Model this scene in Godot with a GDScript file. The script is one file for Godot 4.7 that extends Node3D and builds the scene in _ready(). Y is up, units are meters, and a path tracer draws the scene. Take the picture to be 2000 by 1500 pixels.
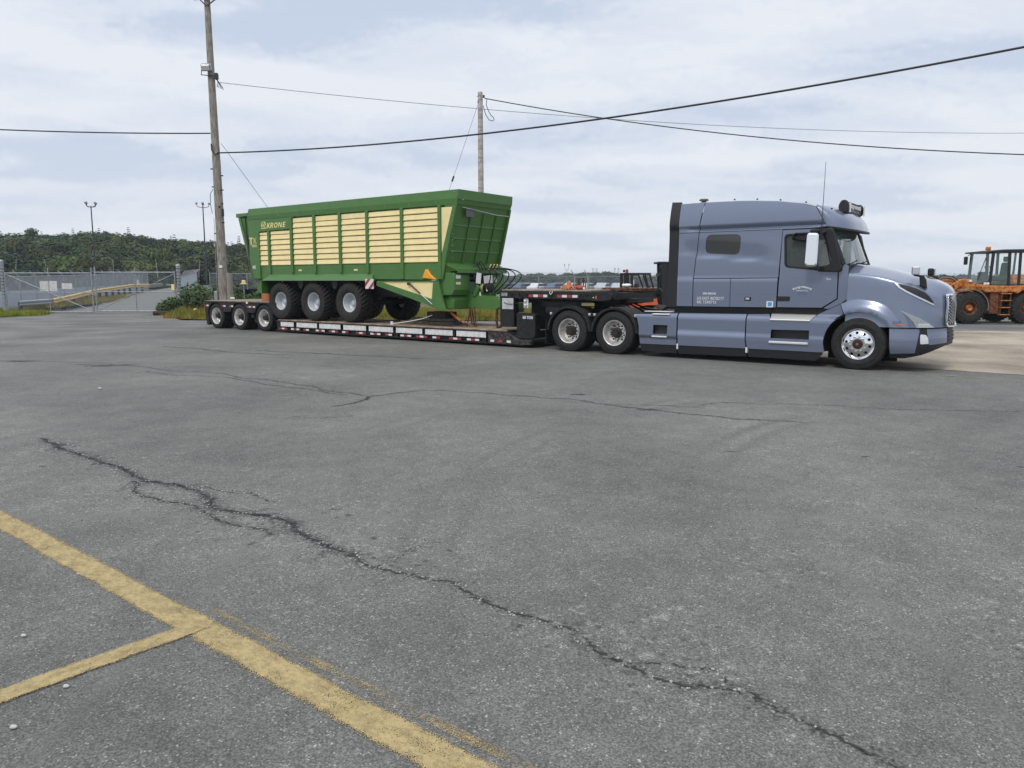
extends Node3D

# ---------------------------------------------------------------- frames
# the yard is measured in metres from the photographer's feet: +x right, -z away
const EYE := 1.72
var truck_frame := Transform3D(Basis(Vector3.UP, -deg_to_rad(36.63)), Vector3(7.439, 0, -15.775))   # front axle, centre line of the tractor
var trailer_frame := Transform3D(Basis(Vector3.UP, -deg_to_rad(36.63)), Vector3(2.752, 0, -19.444))  # kingpin, centre line of the trailer
var M := {}
var taken := {}
var rng := RandomNumberGenerator.new()

func _ready() -> void:
	rng.seed = 7
	camera_and_sky()
	materials()
	ground()
	background()
	tractor()
	trailer()
	wagon()
	loader()
	forklift()
	yard_things()
	small_things()

func camera_and_sky() -> void:
	var cam := Camera3D.new()
	cam.name = "camera"
	cam.position = Vector3(0, EYE, 0)
	cam.rotation = Vector3(-atan(201.0 / 1490.0), 0, 0)
	cam.fov = rad_to_deg(2.0 * atan(750.0 / 1490.0))
	cam.near = 0.05
	cam.far = 3000.0
	add_child(cam)
	cam.current = true
	var env := Environment.new()
	env.background_mode = Environment.BG_SKY
	env.tonemap_mode = Environment.TONE_MAPPER_LINEAR
	env.tonemap_exposure = 1.0
	env.sdfgi_enabled = true
	env.ssao_enabled = true
	env.ssil_enabled = true
	var sky := Sky.new()
	var pano := PanoramaSkyMaterial.new()
	pano.panorama = sky_picture()
	sky.sky_material = pano
	env.sky = sky
	env.fog_enabled = true
	env.fog_density = 0.0004
	env.fog_light_color = Color(0.84, 0.88, 0.93)
	env.background_energy_multiplier = 1.0
	var we := WorldEnvironment.new()
	we.name = "world_environment"
	we.environment = env
	add_child(we)
	var sun := DirectionalLight3D.new()
	sun.name = "sun"
	sun.light_color = Color(1.0, 0.96, 0.9)
	sun.light_energy = 0.5
	sun.light_angular_distance = 14.0
	sun.shadow_enabled = true
	sun.rotation = Vector3(deg_to_rad(-52), deg_to_rad(-28), 0)
	add_child(sun)

func sky_picture() -> ImageTexture:
	var w := 2048
	var h := 1024
	var im := Image.create_empty(w, h, false, Image.FORMAT_RGBF)
	var big := FastNoiseLite.new()
	big.seed = 11
	big.frequency = 0.42
	big.fractal_octaves = 5
	big.domain_warp_enabled = true
	big.domain_warp_amplitude = 1.2
	big.domain_warp_frequency = 0.25
	var fine := FastNoiseLite.new()
	fine.seed = 5
	fine.frequency = 0.8
	fine.fractal_octaves = 4
	var deep := Color(0.56, 0.645, 0.80)
	var pale := Color(0.72, 0.78, 0.885)
	var white := Color(0.82, 0.855, 0.925)
	var low := Color(0.80, 0.84, 0.89)
	for y in h:
		var el := (0.5 - (y + 0.5) / h) * PI
		if el < -0.02:
			im.fill_rect(Rect2i(0, y, w, h - y), Color(0.30, 0.32, 0.34))
			break
		var s := sin(maxf(el, 0.0))
		var k := 1.0 / (s + 0.10)
		for x in w:
			var az := ((x + 0.5) / w - 0.5) * TAU
			var px := sin(az) * cos(el) * k
			var pz := -cos(az) * cos(el) * k
			var a := big.get_noise_3d(px, pz * 1.5, 0.0)
			var b := fine.get_noise_3d(px, pz * 1.6, 4.0)
			var t := clampf(0.56 + a * 1.45 + b * 0.34, 0.0, 1.0)
			var c := deep.lerp(pale, smoothstep(0.05, 0.55, t)).lerp(white, smoothstep(0.5, 0.95, t))
			c = c.lerp(low, exp(-s * 9.0) * 0.75)
			var up := 1.0 + 0.55 * smoothstep(0.35, 1.0, s)
			im.set_pixel(x, y, Color(c.r * up, c.g * up, c.b * up))
	return ImageTexture.create_from_image(im)

# ---------------------------------------------------------------- things, parts, names
func numbered(called: String) -> String:
	if not taken.has(called):
		taken[called] = 0
		return called
	taken[called] += 1
	return "%s_%03d" % [called, taken[called]]

func tag(o: Node3D, label: String, category: String, group := "") -> Node3D:
	o.set_meta("label", label)
	o.set_meta("category", category)
	if group:
		o.set_meta("group", group)
	return o

func thing(called: String, label: String, category: String, at := Transform3D.IDENTITY, group := "") -> Node3D:
	var o := Node3D.new()
	o.name = numbered(called)
	o.transform = at
	add_child(o)
	tag(o, label, category, group)
	return o

func put(called: String, mesh: Mesh, m: Material, parent: Node = self, at := Transform3D.IDENTITY) -> MeshInstance3D:
	var o := MeshInstance3D.new()
	if parent == self:
		o.name = numbered(called)
	else:
		var n := called
		var i := 0
		while parent.has_node(NodePath(n)):
			i += 1
			n = "%s_%03d" % [called, i]
		o.name = n
	o.mesh = mesh
	o.material_override = m
	o.transform = at
	parent.add_child(o, true)
	return o

func bag(called: String, parent: Node3D, at := Transform3D.IDENTITY) -> Node3D:
	var o := Node3D.new()
	var n := called
	var i := 0
	while parent.has_node(NodePath(n)):
		i += 1
		n = "%s_%03d" % [called, i]
	o.name = n
	o.transform = at
	parent.add_child(o, true)
	return o

func copy_of(src: Node3D, at: Transform3D, label := "", group := "") -> Node3D:
	var base := String(src.name)
	var r := RegEx.create_from_string("_[0-9]{3}$")
	base = r.sub(base, "")
	var c: Node3D = src.duplicate()
	c.name = numbered(base)
	c.transform = at
	add_child(c)
	if label:
		c.set_meta("label", label)
	if group:
		c.set_meta("group", group)
	return c

func setting(called: String, mesh: Mesh, m: Material, at := Transform3D.IDENTITY) -> MeshInstance3D:
	var o := put(called, mesh, m, self, at)
	o.set_meta("kind", "structure")
	o.set_meta("label", called.replace("_", " "))
	return o

func letters(parent: Node, s: String, cap: float, at: Transform3D, m: Material, bold := false, depth := 0.004, called := "lettering") -> MeshInstance3D:
	var t := TextMesh.new()
	t.text = s
	var f := SystemFont.new()
	f.font_names = PackedStringArray(["Droid Sans"])
	f.font_weight = 700 if bold else 400
	t.font = f
	t.font_size = 48
	t.pixel_size = cap / (0.714 * 48.0)
	t.depth = depth
	t.curve_step = 2.0
	return put(called, t, m, parent, at)

# ---------------------------------------------------------------- mesh builder
class MB:
	var v := PackedVector3Array()
	var n := PackedVector3Array()
	var uv := PackedVector2Array()
	var col := PackedColorArray()
	var tint := Color.WHITE
	var xf := Transform3D.IDENTITY
	var squeeze := 0.0   # shortens what lies more than half a metre in front of the front axle

	func _init(off := Vector3.ZERO) -> void:
		xf.origin = off

	func tri(a: Vector3, b: Vector3, c: Vector3, na: Vector3, nb: Vector3, nc: Vector3, ua := Vector2.ZERO, ub := Vector2.ZERO, uc := Vector2.ZERO) -> void:
		a = xf * a
		b = xf * b
		c = xf * c
		if squeeze > 0.0:
			if a.x > 0.5: a.x = 0.5 + (a.x - 0.5) * squeeze
			if b.x > 0.5: b.x = 0.5 + (b.x - 0.5) * squeeze
			if c.x > 0.5: c.x = 0.5 + (c.x - 0.5) * squeeze
		na = xf.basis * na
		nb = xf.basis * nb
		nc = xf.basis * nc
		if (b - a).cross(c - a).dot(na + nb + nc) > 0.0:   # front faces run clockwise
			v.append(a); v.append(c); v.append(b)
			n.append(na); n.append(nc); n.append(nb)
			uv.append(ua); uv.append(uc); uv.append(ub)
		else:
			v.append(a); v.append(b); v.append(c)
			n.append(na); n.append(nb); n.append(nc)
			uv.append(ua); uv.append(ub); uv.append(uc)
		col.append(tint); col.append(tint); col.append(tint)

	func flat(p: PackedVector3Array, nn: Vector3) -> void:
		for i in range(1, p.size() - 1):
			tri(p[0], p[i], p[i + 1], nn, nn, nn)

	func quad(a: Vector3, b: Vector3, c: Vector3, d: Vector3) -> void:   # counter-clockwise seen from outside
		var nn := (c - a).cross(d - b).normalized()
		flat(PackedVector3Array([a, b, c, d]), nn)

	func quad_uv(a: Vector3, b: Vector3, c: Vector3, d: Vector3, nn: Vector3, u0 := Vector2(0, 1), u1 := Vector2(1, 1), u2 := Vector2(1, 0), u3 := Vector2(0, 0)) -> void:
		tri(a, b, c, nn, nn, nn, u0, u1, u2)
		tri(a, c, d, nn, nn, nn, u0, u2, u3)

	func away(p: PackedVector3Array, from: Vector3) -> void:   # flat convex face turned away from a point
		var nn := Vector3.ZERO
		for i in range(1, p.size() - 1):
			nn += (p[i] - p[0]).cross(p[i + 1] - p[0])
		nn = nn.normalized()
		var mid := Vector3.ZERO
		for q in p:
			mid += q
		mid /= p.size()
		if nn.dot(mid - from) < 0:
			nn = -nn
		flat(p, nn)

	func box(c: Vector3, s: Vector3, bev := 0.0, b := Basis.IDENTITY) -> void:
		var hx := s.x / 2
		var hy := s.y / 2
		var hz := s.z / 2
		var k := minf(bev, minf(hx, minf(hy, hz)) * 0.9)
		var h := [hx, hy, hz]
		for ax in 3:
			var a1 := (ax + 1) % 3
			var a2 := (ax + 2) % 3
			for sg: float in [-1.0, 1.0]:
				var p := PackedVector3Array()
				for q: Array in [[-1.0, -1.0], [1.0, -1.0], [1.0, 1.0], [-1.0, 1.0]]:
					var r := Vector3.ZERO
					r[ax] = sg * h[ax]
					r[a1] = q[0] * (h[a1] - k)
					r[a2] = q[1] * (h[a2] - k)
					p.append(c + b * r)
				var nn := Vector3.ZERO
				nn[ax] = sg
				flat(p, b * nn)
		if k <= 0.0:
			return
		for ax in 3:
			var a1 := (ax + 1) % 3
			var a2 := (ax + 2) % 3
			for s1: float in [-1.0, 1.0]:
				for s2: float in [-1.0, 1.0]:
					var p := PackedVector3Array()
					for q: Array in [[-1.0, 0], [1.0, 0], [1.0, 1], [-1.0, 1]]:
						var r := Vector3.ZERO
						r[ax] = q[0] * (h[ax] - k)
						r[a1] = s1 * (h[a1] - (k if q[1] == 1 else 0.0))
						r[a2] = s2 * (h[a2] - (0.0 if q[1] == 1 else k))
						p.append(c + b * r)
					var nn := Vector3.ZERO
					nn[a1] = s1
					nn[a2] = s2
					flat(p, b * nn.normalized())
		for sx: float in [-1.0, 1.0]:
			for sy: float in [-1.0, 1.0]:
				for sz: float in [-1.0, 1.0]:
					var e := Vector3(sx * hx, sy * hy, sz * hz)
					flat(PackedVector3Array([c + b * (e - Vector3(0, sy * k, sz * k)), c + b * (e - Vector3(sx * k, 0, sz * k)), c + b * (e - Vector3(sx * k, sy * k, 0))]), b * Vector3(sx, sy, sz).normalized())

	func span(lo: Vector3, hi: Vector3, bev := 0.0) -> void:
		box((lo + hi) / 2, hi - lo, bev)

	func hexa(p: Array) -> void:   # 8 corners: bottom ring of four, then top ring of four
		var mid := Vector3.ZERO
		for q: Vector3 in p:
			mid += q / 8.0
		for f: Array in [[0, 1, 2, 3], [4, 5, 6, 7], [0, 1, 5, 4], [1, 2, 6, 5], [2, 3, 7, 6], [3, 0, 4, 7]]:
			away(PackedVector3Array([p[f[0]], p[f[1]], p[f[2]], p[f[3]]]), mid)

	func beam(a: Vector3, b: Vector3, wide: float, high: float, bev := 0.0, up := Vector3.UP) -> void:
		var d := (b - a).normalized()
		if absf(d.dot(up)) > 0.98:
			up = Vector3.RIGHT
		var side := d.cross(up).normalized()
		var u := side.cross(d)
		box((a + b) / 2, Vector3((b - a).length(), high, wide), bev, Basis(d, u, side))

	func tube(path: PackedVector3Array, r0: float, r1 := -1.0, sides := 8, caps := true) -> void:
		if r1 < 0:
			r1 = r0
		var m := path.size()
		var rings: Array[PackedVector3Array] = []
		var norms: Array[PackedVector3Array] = []
		var d0 := (path[1] - path[0]).normalized()
		var side := d0.cross(Vector3.UP if absf(d0.y) < 0.9 else Vector3.RIGHT).normalized()
		for i in m:
			var d := (path[mini(i + 1, m - 1)] - path[maxi(i - 1, 0)]).normalized()
			side = (side - d * side.dot(d)).normalized()
			var other := d.cross(side)
			var r := lerpf(r0, r1, float(i) / (m - 1))
			var ring := PackedVector3Array()
			var nr := PackedVector3Array()
			for k in sides:
				var t := TAU * k / sides
				var q := side * cos(t) + other * sin(t)
				nr.append(q)
				ring.append(path[i] + q * r)
			rings.append(ring)
			norms.append(nr)
		for i in m - 1:
			for k in sides:
				var l := (k + 1) % sides
				tri(rings[i][k], rings[i][l], rings[i + 1][l], norms[i][k], norms[i][l], norms[i + 1][l])
				tri(rings[i][k], rings[i + 1][l], rings[i + 1][k], norms[i][k], norms[i + 1][l], norms[i + 1][k])
		if caps:
			flat(rings[0], -(path[1] - path[0]).normalized())
			flat(rings[m - 1], (path[m - 1] - path[m - 2]).normalized())

	func rod(a: Vector3, b: Vector3, r: float, r1 := -1.0, sides := 8) -> void:
		tube(PackedVector3Array([a, b]), r, r1, sides)

	func lathe(prof: PackedVector2Array, at: Transform3D, segs := 40, crease := 0.6) -> void:   # (radius, height along local z)
		var m := prof.size()
		var sn := PackedVector2Array()
		for i in m - 1:
			var d := prof[i + 1] - prof[i]
			sn.append(Vector2(d.y, -d.x).normalized())
		for i in m - 1:
			var n0 := sn[i]
			var n1 := sn[i]
			if i > 0 and sn[i - 1].dot(sn[i]) > cos(crease):
				n0 = (sn[i - 1] + sn[i]).normalized()
			if i < m - 2 and sn[i + 1].dot(sn[i]) > cos(crease):
				n1 = (sn[i + 1] + sn[i]).normalized()
			for k in segs:
				var t0 := TAU * k / segs
				var t1 := TAU * (k + 1) / segs
				var c0 := Vector3(cos(t0), sin(t0), 0)
				var c1 := Vector3(cos(t1), sin(t1), 0)
				var zz := Vector3(0, 0, 1)
				var a := at * (c0 * prof[i].x + zz * prof[i].y)
				var b := at * (c1 * prof[i].x + zz * prof[i].y)
				var c := at * (c1 * prof[i + 1].x + zz * prof[i + 1].y)
				var d := at * (c0 * prof[i + 1].x + zz * prof[i + 1].y)
				var na := at.basis * (c0 * n0.x + zz * n0.y)
				var nb := at.basis * (c1 * n0.x + zz * n0.y)
				var nc := at.basis * (c1 * n1.x + zz * n1.y)
				var nd := at.basis * (c0 * n1.x + zz * n1.y)
				if prof[i].x > 1e-5:
					tri(a, b, c, na, nb, nc)
				if prof[i + 1].x > 1e-5:
					tri(a, c, d, na, nc, nd)

	func prism(poly: PackedVector2Array, z0: float, z1: float, at := Transform3D.IDENTITY, bev := 0.0) -> void:
		if Geometry2D.is_polygon_clockwise(poly):
			poly = poly.duplicate()
			poly.reverse()
		var m := poly.size()
		var ins := PackedVector2Array()
		for i in m:
			var p := poly[i]
			var e0 := (p - poly[(i + m - 1) % m]).normalized()
			var e1 := (poly[(i + 1) % m] - p).normalized()
			var n0 := Vector2(-e0.y, e0.x)
			var n1 := Vector2(-e1.y, e1.x)
			var bis := n0 + n1
			ins.append(p + bis * (bev / maxf(0.35, bis.length_squared() / 2.0)))
		var t := Geometry2D.triangulate_polygon(ins)
		var up := at.basis.z.normalized()
		for i in range(0, t.size(), 3):
			var a := ins[t[i]]
			var b := ins[t[i + 1]]
			var c := ins[t[i + 2]]
			tri(at * Vector3(a.x, a.y, z1), at * Vector3(b.x, b.y, z1), at * Vector3(c.x, c.y, z1), up, up, up)
			tri(at * Vector3(a.x, a.y, z0), at * Vector3(b.x, b.y, z0), at * Vector3(c.x, c.y, z0), -up, -up, -up)
		for i in m:
			var j := (i + 1) % m
			var e := (poly[j] - poly[i]).normalized()
			var o := at.basis * Vector3(e.y, -e.x, 0)
			var a0 := Vector3(poly[i].x, poly[i].y, z0 + bev)
			var b0 := Vector3(poly[j].x, poly[j].y, z0 + bev)
			var a1 := Vector3(poly[i].x, poly[i].y, z1 - bev)
			var b1 := Vector3(poly[j].x, poly[j].y, z1 - bev)
			flat(PackedVector3Array([at * a0, at * b0, at * b1, at * a1]), o)
			if bev > 0:
				var ia := ins[i]
				var ib := ins[j]
				flat(PackedVector3Array([at * a1, at * b1, at * Vector3(ib.x, ib.y, z1), at * Vector3(ia.x, ia.y, z1)]), (o + up).normalized())
				flat(PackedVector3Array([at * a0, at * b0, at * Vector3(ib.x, ib.y, z0), at * Vector3(ia.x, ia.y, z0)]), (o - up).normalized())

	func grid(nu: int, nv: int, f: Callable, sgn := 1.0, wrap_u := false) -> void:   # f(u, v), both 0..1
		var p: Array[PackedVector3Array] = []
		for i in nu + 1:
			var row := PackedVector3Array()
			for j in nv + 1:
				row.append(f.call(float(i) / nu, float(j) / nv))
			p.append(row)
		var nn: Array[PackedVector3Array] = []
		for i in nu + 1:
			var row := PackedVector3Array()
			for j in nv + 1:
				var i0 := i - 1
				var i1 := i + 1
				if wrap_u:
					if i0 < 0: i0 = nu - 1
					if i1 > nu: i1 = 1
				var du := p[mini(i1, nu)][j] - p[maxi(i0, 0)][j]
				var dv := p[i][mini(j + 1, nv)] - p[i][maxi(j - 1, 0)]
				var q := du.cross(dv)
				row.append(q.normalized() * sgn if q.length() > 1e-12 else Vector3.UP)
			nn.append(row)
		for i in nu:
			for j in nv:
				tri(p[i][j], p[i + 1][j], p[i + 1][j + 1], nn[i][j], nn[i + 1][j], nn[i + 1][j + 1])
				tri(p[i][j], p[i + 1][j + 1], p[i][j + 1], nn[i][j], nn[i + 1][j + 1], nn[i][j + 1])

	func panel(poly: PackedVector2Array, holes: Array, f: Callable, cell := 0.08, lip := 0.02, sgn := 1.0, hole_lip := true) -> void:
		var lo := poly[0]
		var hi := poly[0]
		for q in poly:
			lo = lo.min(q)
			hi = hi.max(q)
		var xs := PackedFloat32Array()
		var ys := PackedFloat32Array()
		var nx := maxi(1, int(ceil((hi.x - lo.x) / cell)))
		var ny := maxi(1, int(ceil((hi.y - lo.y) / cell)))
		for i in nx + 1:
			xs.append(lerpf(lo.x, hi.x, float(i) / nx))
		for i in ny + 1:
			ys.append(lerpf(lo.y, hi.y, float(i) / ny))
		for hole: PackedVector2Array in holes:
			var c := Vector2.ZERO
			for q in hole:
				c += q / hole.size()
			xs.append(c.x)
			ys.append(c.y)
		xs.sort()
		ys.sort()
		for i in xs.size() - 1:
			for j in ys.size() - 1:
				if xs[i + 1] - xs[i] < 1e-5 or ys[j + 1] - ys[j] < 1e-5:
					continue
				var cellp := PackedVector2Array([Vector2(xs[i], ys[j]), Vector2(xs[i + 1], ys[j]), Vector2(xs[i + 1], ys[j + 1]), Vector2(xs[i], ys[j + 1])])
				var pieces := Geometry2D.intersect_polygons(cellp, poly)
				for hole: PackedVector2Array in holes:
					var nextp: Array[PackedVector2Array] = []
					for q in pieces:
						for r in Geometry2D.clip_polygons(q, hole):
							nextp.append(r)
					pieces = nextp
				for q in pieces:
					var t := Geometry2D.triangulate_polygon(q)
					var pp := PackedVector3Array()
					var nn := PackedVector3Array()
					for r in q:
						pp.append(f.call(r.x, r.y))
						nn.append(normal_at(f, r, sgn))
					for k in range(0, t.size(), 3):
						tri(pp[t[k]], pp[t[k + 1]], pp[t[k + 2]], nn[t[k]], nn[t[k + 1]], nn[t[k + 2]])
		if lip > 0:
			edge(poly, f, cell, lip, sgn)
			if hole_lip:
				for hole: PackedVector2Array in holes:
					edge(hole, f, cell, lip, sgn, -1.0)

	func normal_at(f: Callable, r: Vector2, sgn: float) -> Vector3:
		var e := 0.004
		var a: Vector3 = f.call(r.x + e, r.y)
		var b: Vector3 = f.call(r.x - e, r.y)
		var c: Vector3 = f.call(r.x, r.y + e)
		var d: Vector3 = f.call(r.x, r.y - e)
		return (a - b).cross(c - d).normalized() * sgn

	func edge(poly: PackedVector2Array, f: Callable, cell: float, lip: float, sgn: float, inside := 1.0) -> void:
		var cw := -1.0 if Geometry2D.is_polygon_clockwise(poly) else 1.0
		for i in poly.size():
			var p := poly[i]
			var q := poly[(i + 1) % poly.size()]
			var k := maxi(1, int(ceil(p.distance_to(q) / cell)))
			var e := (q - p).normalized()
			var out2 := Vector2(e.y, -e.x) * cw * inside
			for s in k:
				var a := p.lerp(q, float(s) / k)
				var b := p.lerp(q, float(s + 1) / k)
				var fa: Vector3 = f.call(a.x, a.y)
				var fb: Vector3 = f.call(b.x, b.y)
				var fo: Vector3 = f.call((a.x + b.x) / 2 + out2.x * 0.01, (a.y + b.y) / 2 + out2.y * 0.01)
				var na := normal_at(f, a, sgn)
				var nb := normal_at(f, b, sgn)
				var o := fo - (fa + fb) / 2
				var nn := (fb - fa).cross(na).normalized()
				if nn.dot(o) < 0:
					nn = -nn
				flat(PackedVector3Array([fa, fb, fb - nb * lip, fa - na * lip]), nn)

	func blob(c: Vector3, r: Vector3, seed_: int, rough := 0.25, rings := 8, segs := 12) -> void:
		var nz := FastNoiseLite.new()
		nz.seed = seed_
		nz.frequency = 1.1
		var f := func(u: float, w: float) -> Vector3:
			var t := u * TAU
			var ph := (w - 0.5) * PI
			var d := Vector3(cos(t) * cos(ph), sin(ph), sin(t) * cos(ph))
			return c + d * r * (1.0 + rough * nz.get_noise_3dv(d * 1.3))
		grid(segs, rings, f, -1.0, true)

	func mesh() -> ArrayMesh:
		var a := []
		a.resize(Mesh.ARRAY_MAX)
		a[Mesh.ARRAY_VERTEX] = v
		a[Mesh.ARRAY_NORMAL] = n
		a[Mesh.ARRAY_TEX_UV] = uv
		a[Mesh.ARRAY_COLOR] = col
		var idx := PackedInt32Array()
		idx.resize(v.size())
		for i in v.size():
			idx[i] = i
		a[Mesh.ARRAY_INDEX] = idx
		var am := ArrayMesh.new()
		am.add_surface_from_arrays(Mesh.PRIMITIVE_TRIANGLES, a)
		return am

func pv2(a: Array) -> PackedVector2Array:
	var p := PackedVector2Array()
	for i in range(0, a.size(), 2):
		p.append(Vector2(a[i], a[i + 1]))
	return p

func pv3(a: Array) -> PackedVector3Array:
	var p := PackedVector3Array()
	for i in range(0, a.size(), 3):
		p.append(Vector3(a[i], a[i + 1], a[i + 2]))
	return p

func fillet(poly: PackedVector2Array, r: float, k := 5) -> PackedVector2Array:
	var out := PackedVector2Array()
	var m := poly.size()
	for i in m:
		var p := poly[i]
		var a := (poly[(i + m - 1) % m] - p)
		var b := (poly[(i + 1) % m] - p)
		var d := minf(r, minf(a.length(), b.length()) * 0.48)
		var p0 := p + a.normalized() * d
		var p1 := p + b.normalized() * d
		for s in k + 1:
			var t := float(s) / k
			out.append(p0.lerp(p, t).lerp(p.lerp(p1, t), t))
	return out

func circle(c: Vector2, r: float, k := 20) -> PackedVector2Array:
	var p := PackedVector2Array()
	for i in k:
		p.append(c + Vector2.from_angle(TAU * i / k) * r)
	return p

func curve_at(xs: Array, ys: Array, x: float) -> float:   # smooth curve through points, flat ends held
	var m := xs.size()
	if x <= xs[0]:
		return ys[0] + (ys[1] - ys[0]) / (xs[1] - xs[0]) * (x - xs[0])
	if x >= xs[m - 1]:
		return ys[m - 1]
	var i := 0
	while x > xs[i + 1]:
		i += 1
	var h: float = xs[i + 1] - xs[i]
	var t: float = (x - xs[i]) / h
	var m0: float = (ys[i + 1] - ys[maxi(i - 1, 0)]) / (xs[i + 1] - xs[maxi(i - 1, 0)]) * h
	var m1: float = (ys[mini(i + 2, m - 1)] - ys[i]) / (xs[mini(i + 2, m - 1)] - xs[i]) * h
	var t2 := t * t
	var t3 := t2 * t
	return ys[i] * (2 * t3 - 3 * t2 + 1) + m0 * (t3 - 2 * t2 + t) + ys[i + 1] * (-2 * t3 + 3 * t2) + m1 * (t3 - t2)

func at3(x: float, y: float, z: float) -> Transform3D:
	return Transform3D(Basis.IDENTITY, Vector3(x, y, z))

func mirror_z() -> Transform3D:
	return Transform3D(Basis(Vector3(1, 0, 0), Vector3(0, 1, 0), Vector3(0, 0, -1)), Vector3.ZERO)

# ---------------------------------------------------------------- materials
func lin(r: float, g: float, b: float, a := 1.0) -> Color:
	return Color(r, g, b, a).linear_to_srgb()

func mat(called: String, c: Color, rough := 0.6, metal := 0.0) -> StandardMaterial3D:
	var m := StandardMaterial3D.new()
	m.resource_name = called
	m.albedo_color = c
	m.roughness = rough
	m.metallic = metal
	M[called] = m
	return m

func noise(freq: float, oct := 4, seed_ := 1, kind := FastNoiseLite.TYPE_SIMPLEX_SMOOTH) -> FastNoiseLite:
	var f := FastNoiseLite.new()
	f.noise_type = kind
	f.frequency = freq
	f.fractal_octaves = oct
	f.seed = seed_
	return f

func noise_tex(freq: float, lo: Color, hi: Color, size := 512, seed_ := 1, oct := 5, mid := 0.5, spread := 0.35) -> NoiseTexture2D:
	var t := NoiseTexture2D.new()
	t.width = size
	t.height = size
	t.seamless = true
	t.noise = noise(freq, oct, seed_)
	var g := Gradient.new()
	g.set_color(0, lo)
	g.set_color(1, hi)
	g.set_offset(0, maxf(0.0, mid - spread))
	g.set_offset(1, minf(1.0, mid + spread))
	t.color_ramp = g
	return t

func bumpy(m: StandardMaterial3D, freq: float, strength: float, scale: float, seed_ := 3, size := 512) -> void:
	var t := NoiseTexture2D.new()
	t.width = size
	t.height = size
	t.seamless = true
	t.as_normal_map = true
	t.bump_strength = strength
	t.noise = noise(freq, 4, seed_)
	m.normal_enabled = true
	m.normal_texture = t
	m.uv1_triplanar = true
	m.uv1_scale = Vector3.ONE * scale

func dirty(m: StandardMaterial3D, lo: float, scale: float, seed_ := 5, warm := 0.0) -> void:   # broken, slightly uneven colour, multiplied into the base
	m.albedo_texture = noise_tex(0.012, Color(lo, lo * (1.0 - warm), lo * (1.0 - 2 * warm)), Color.WHITE, 512, seed_, 6, 0.45, 0.3)
	m.uv1_triplanar = true
	m.uv1_scale = Vector3.ONE * scale

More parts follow.
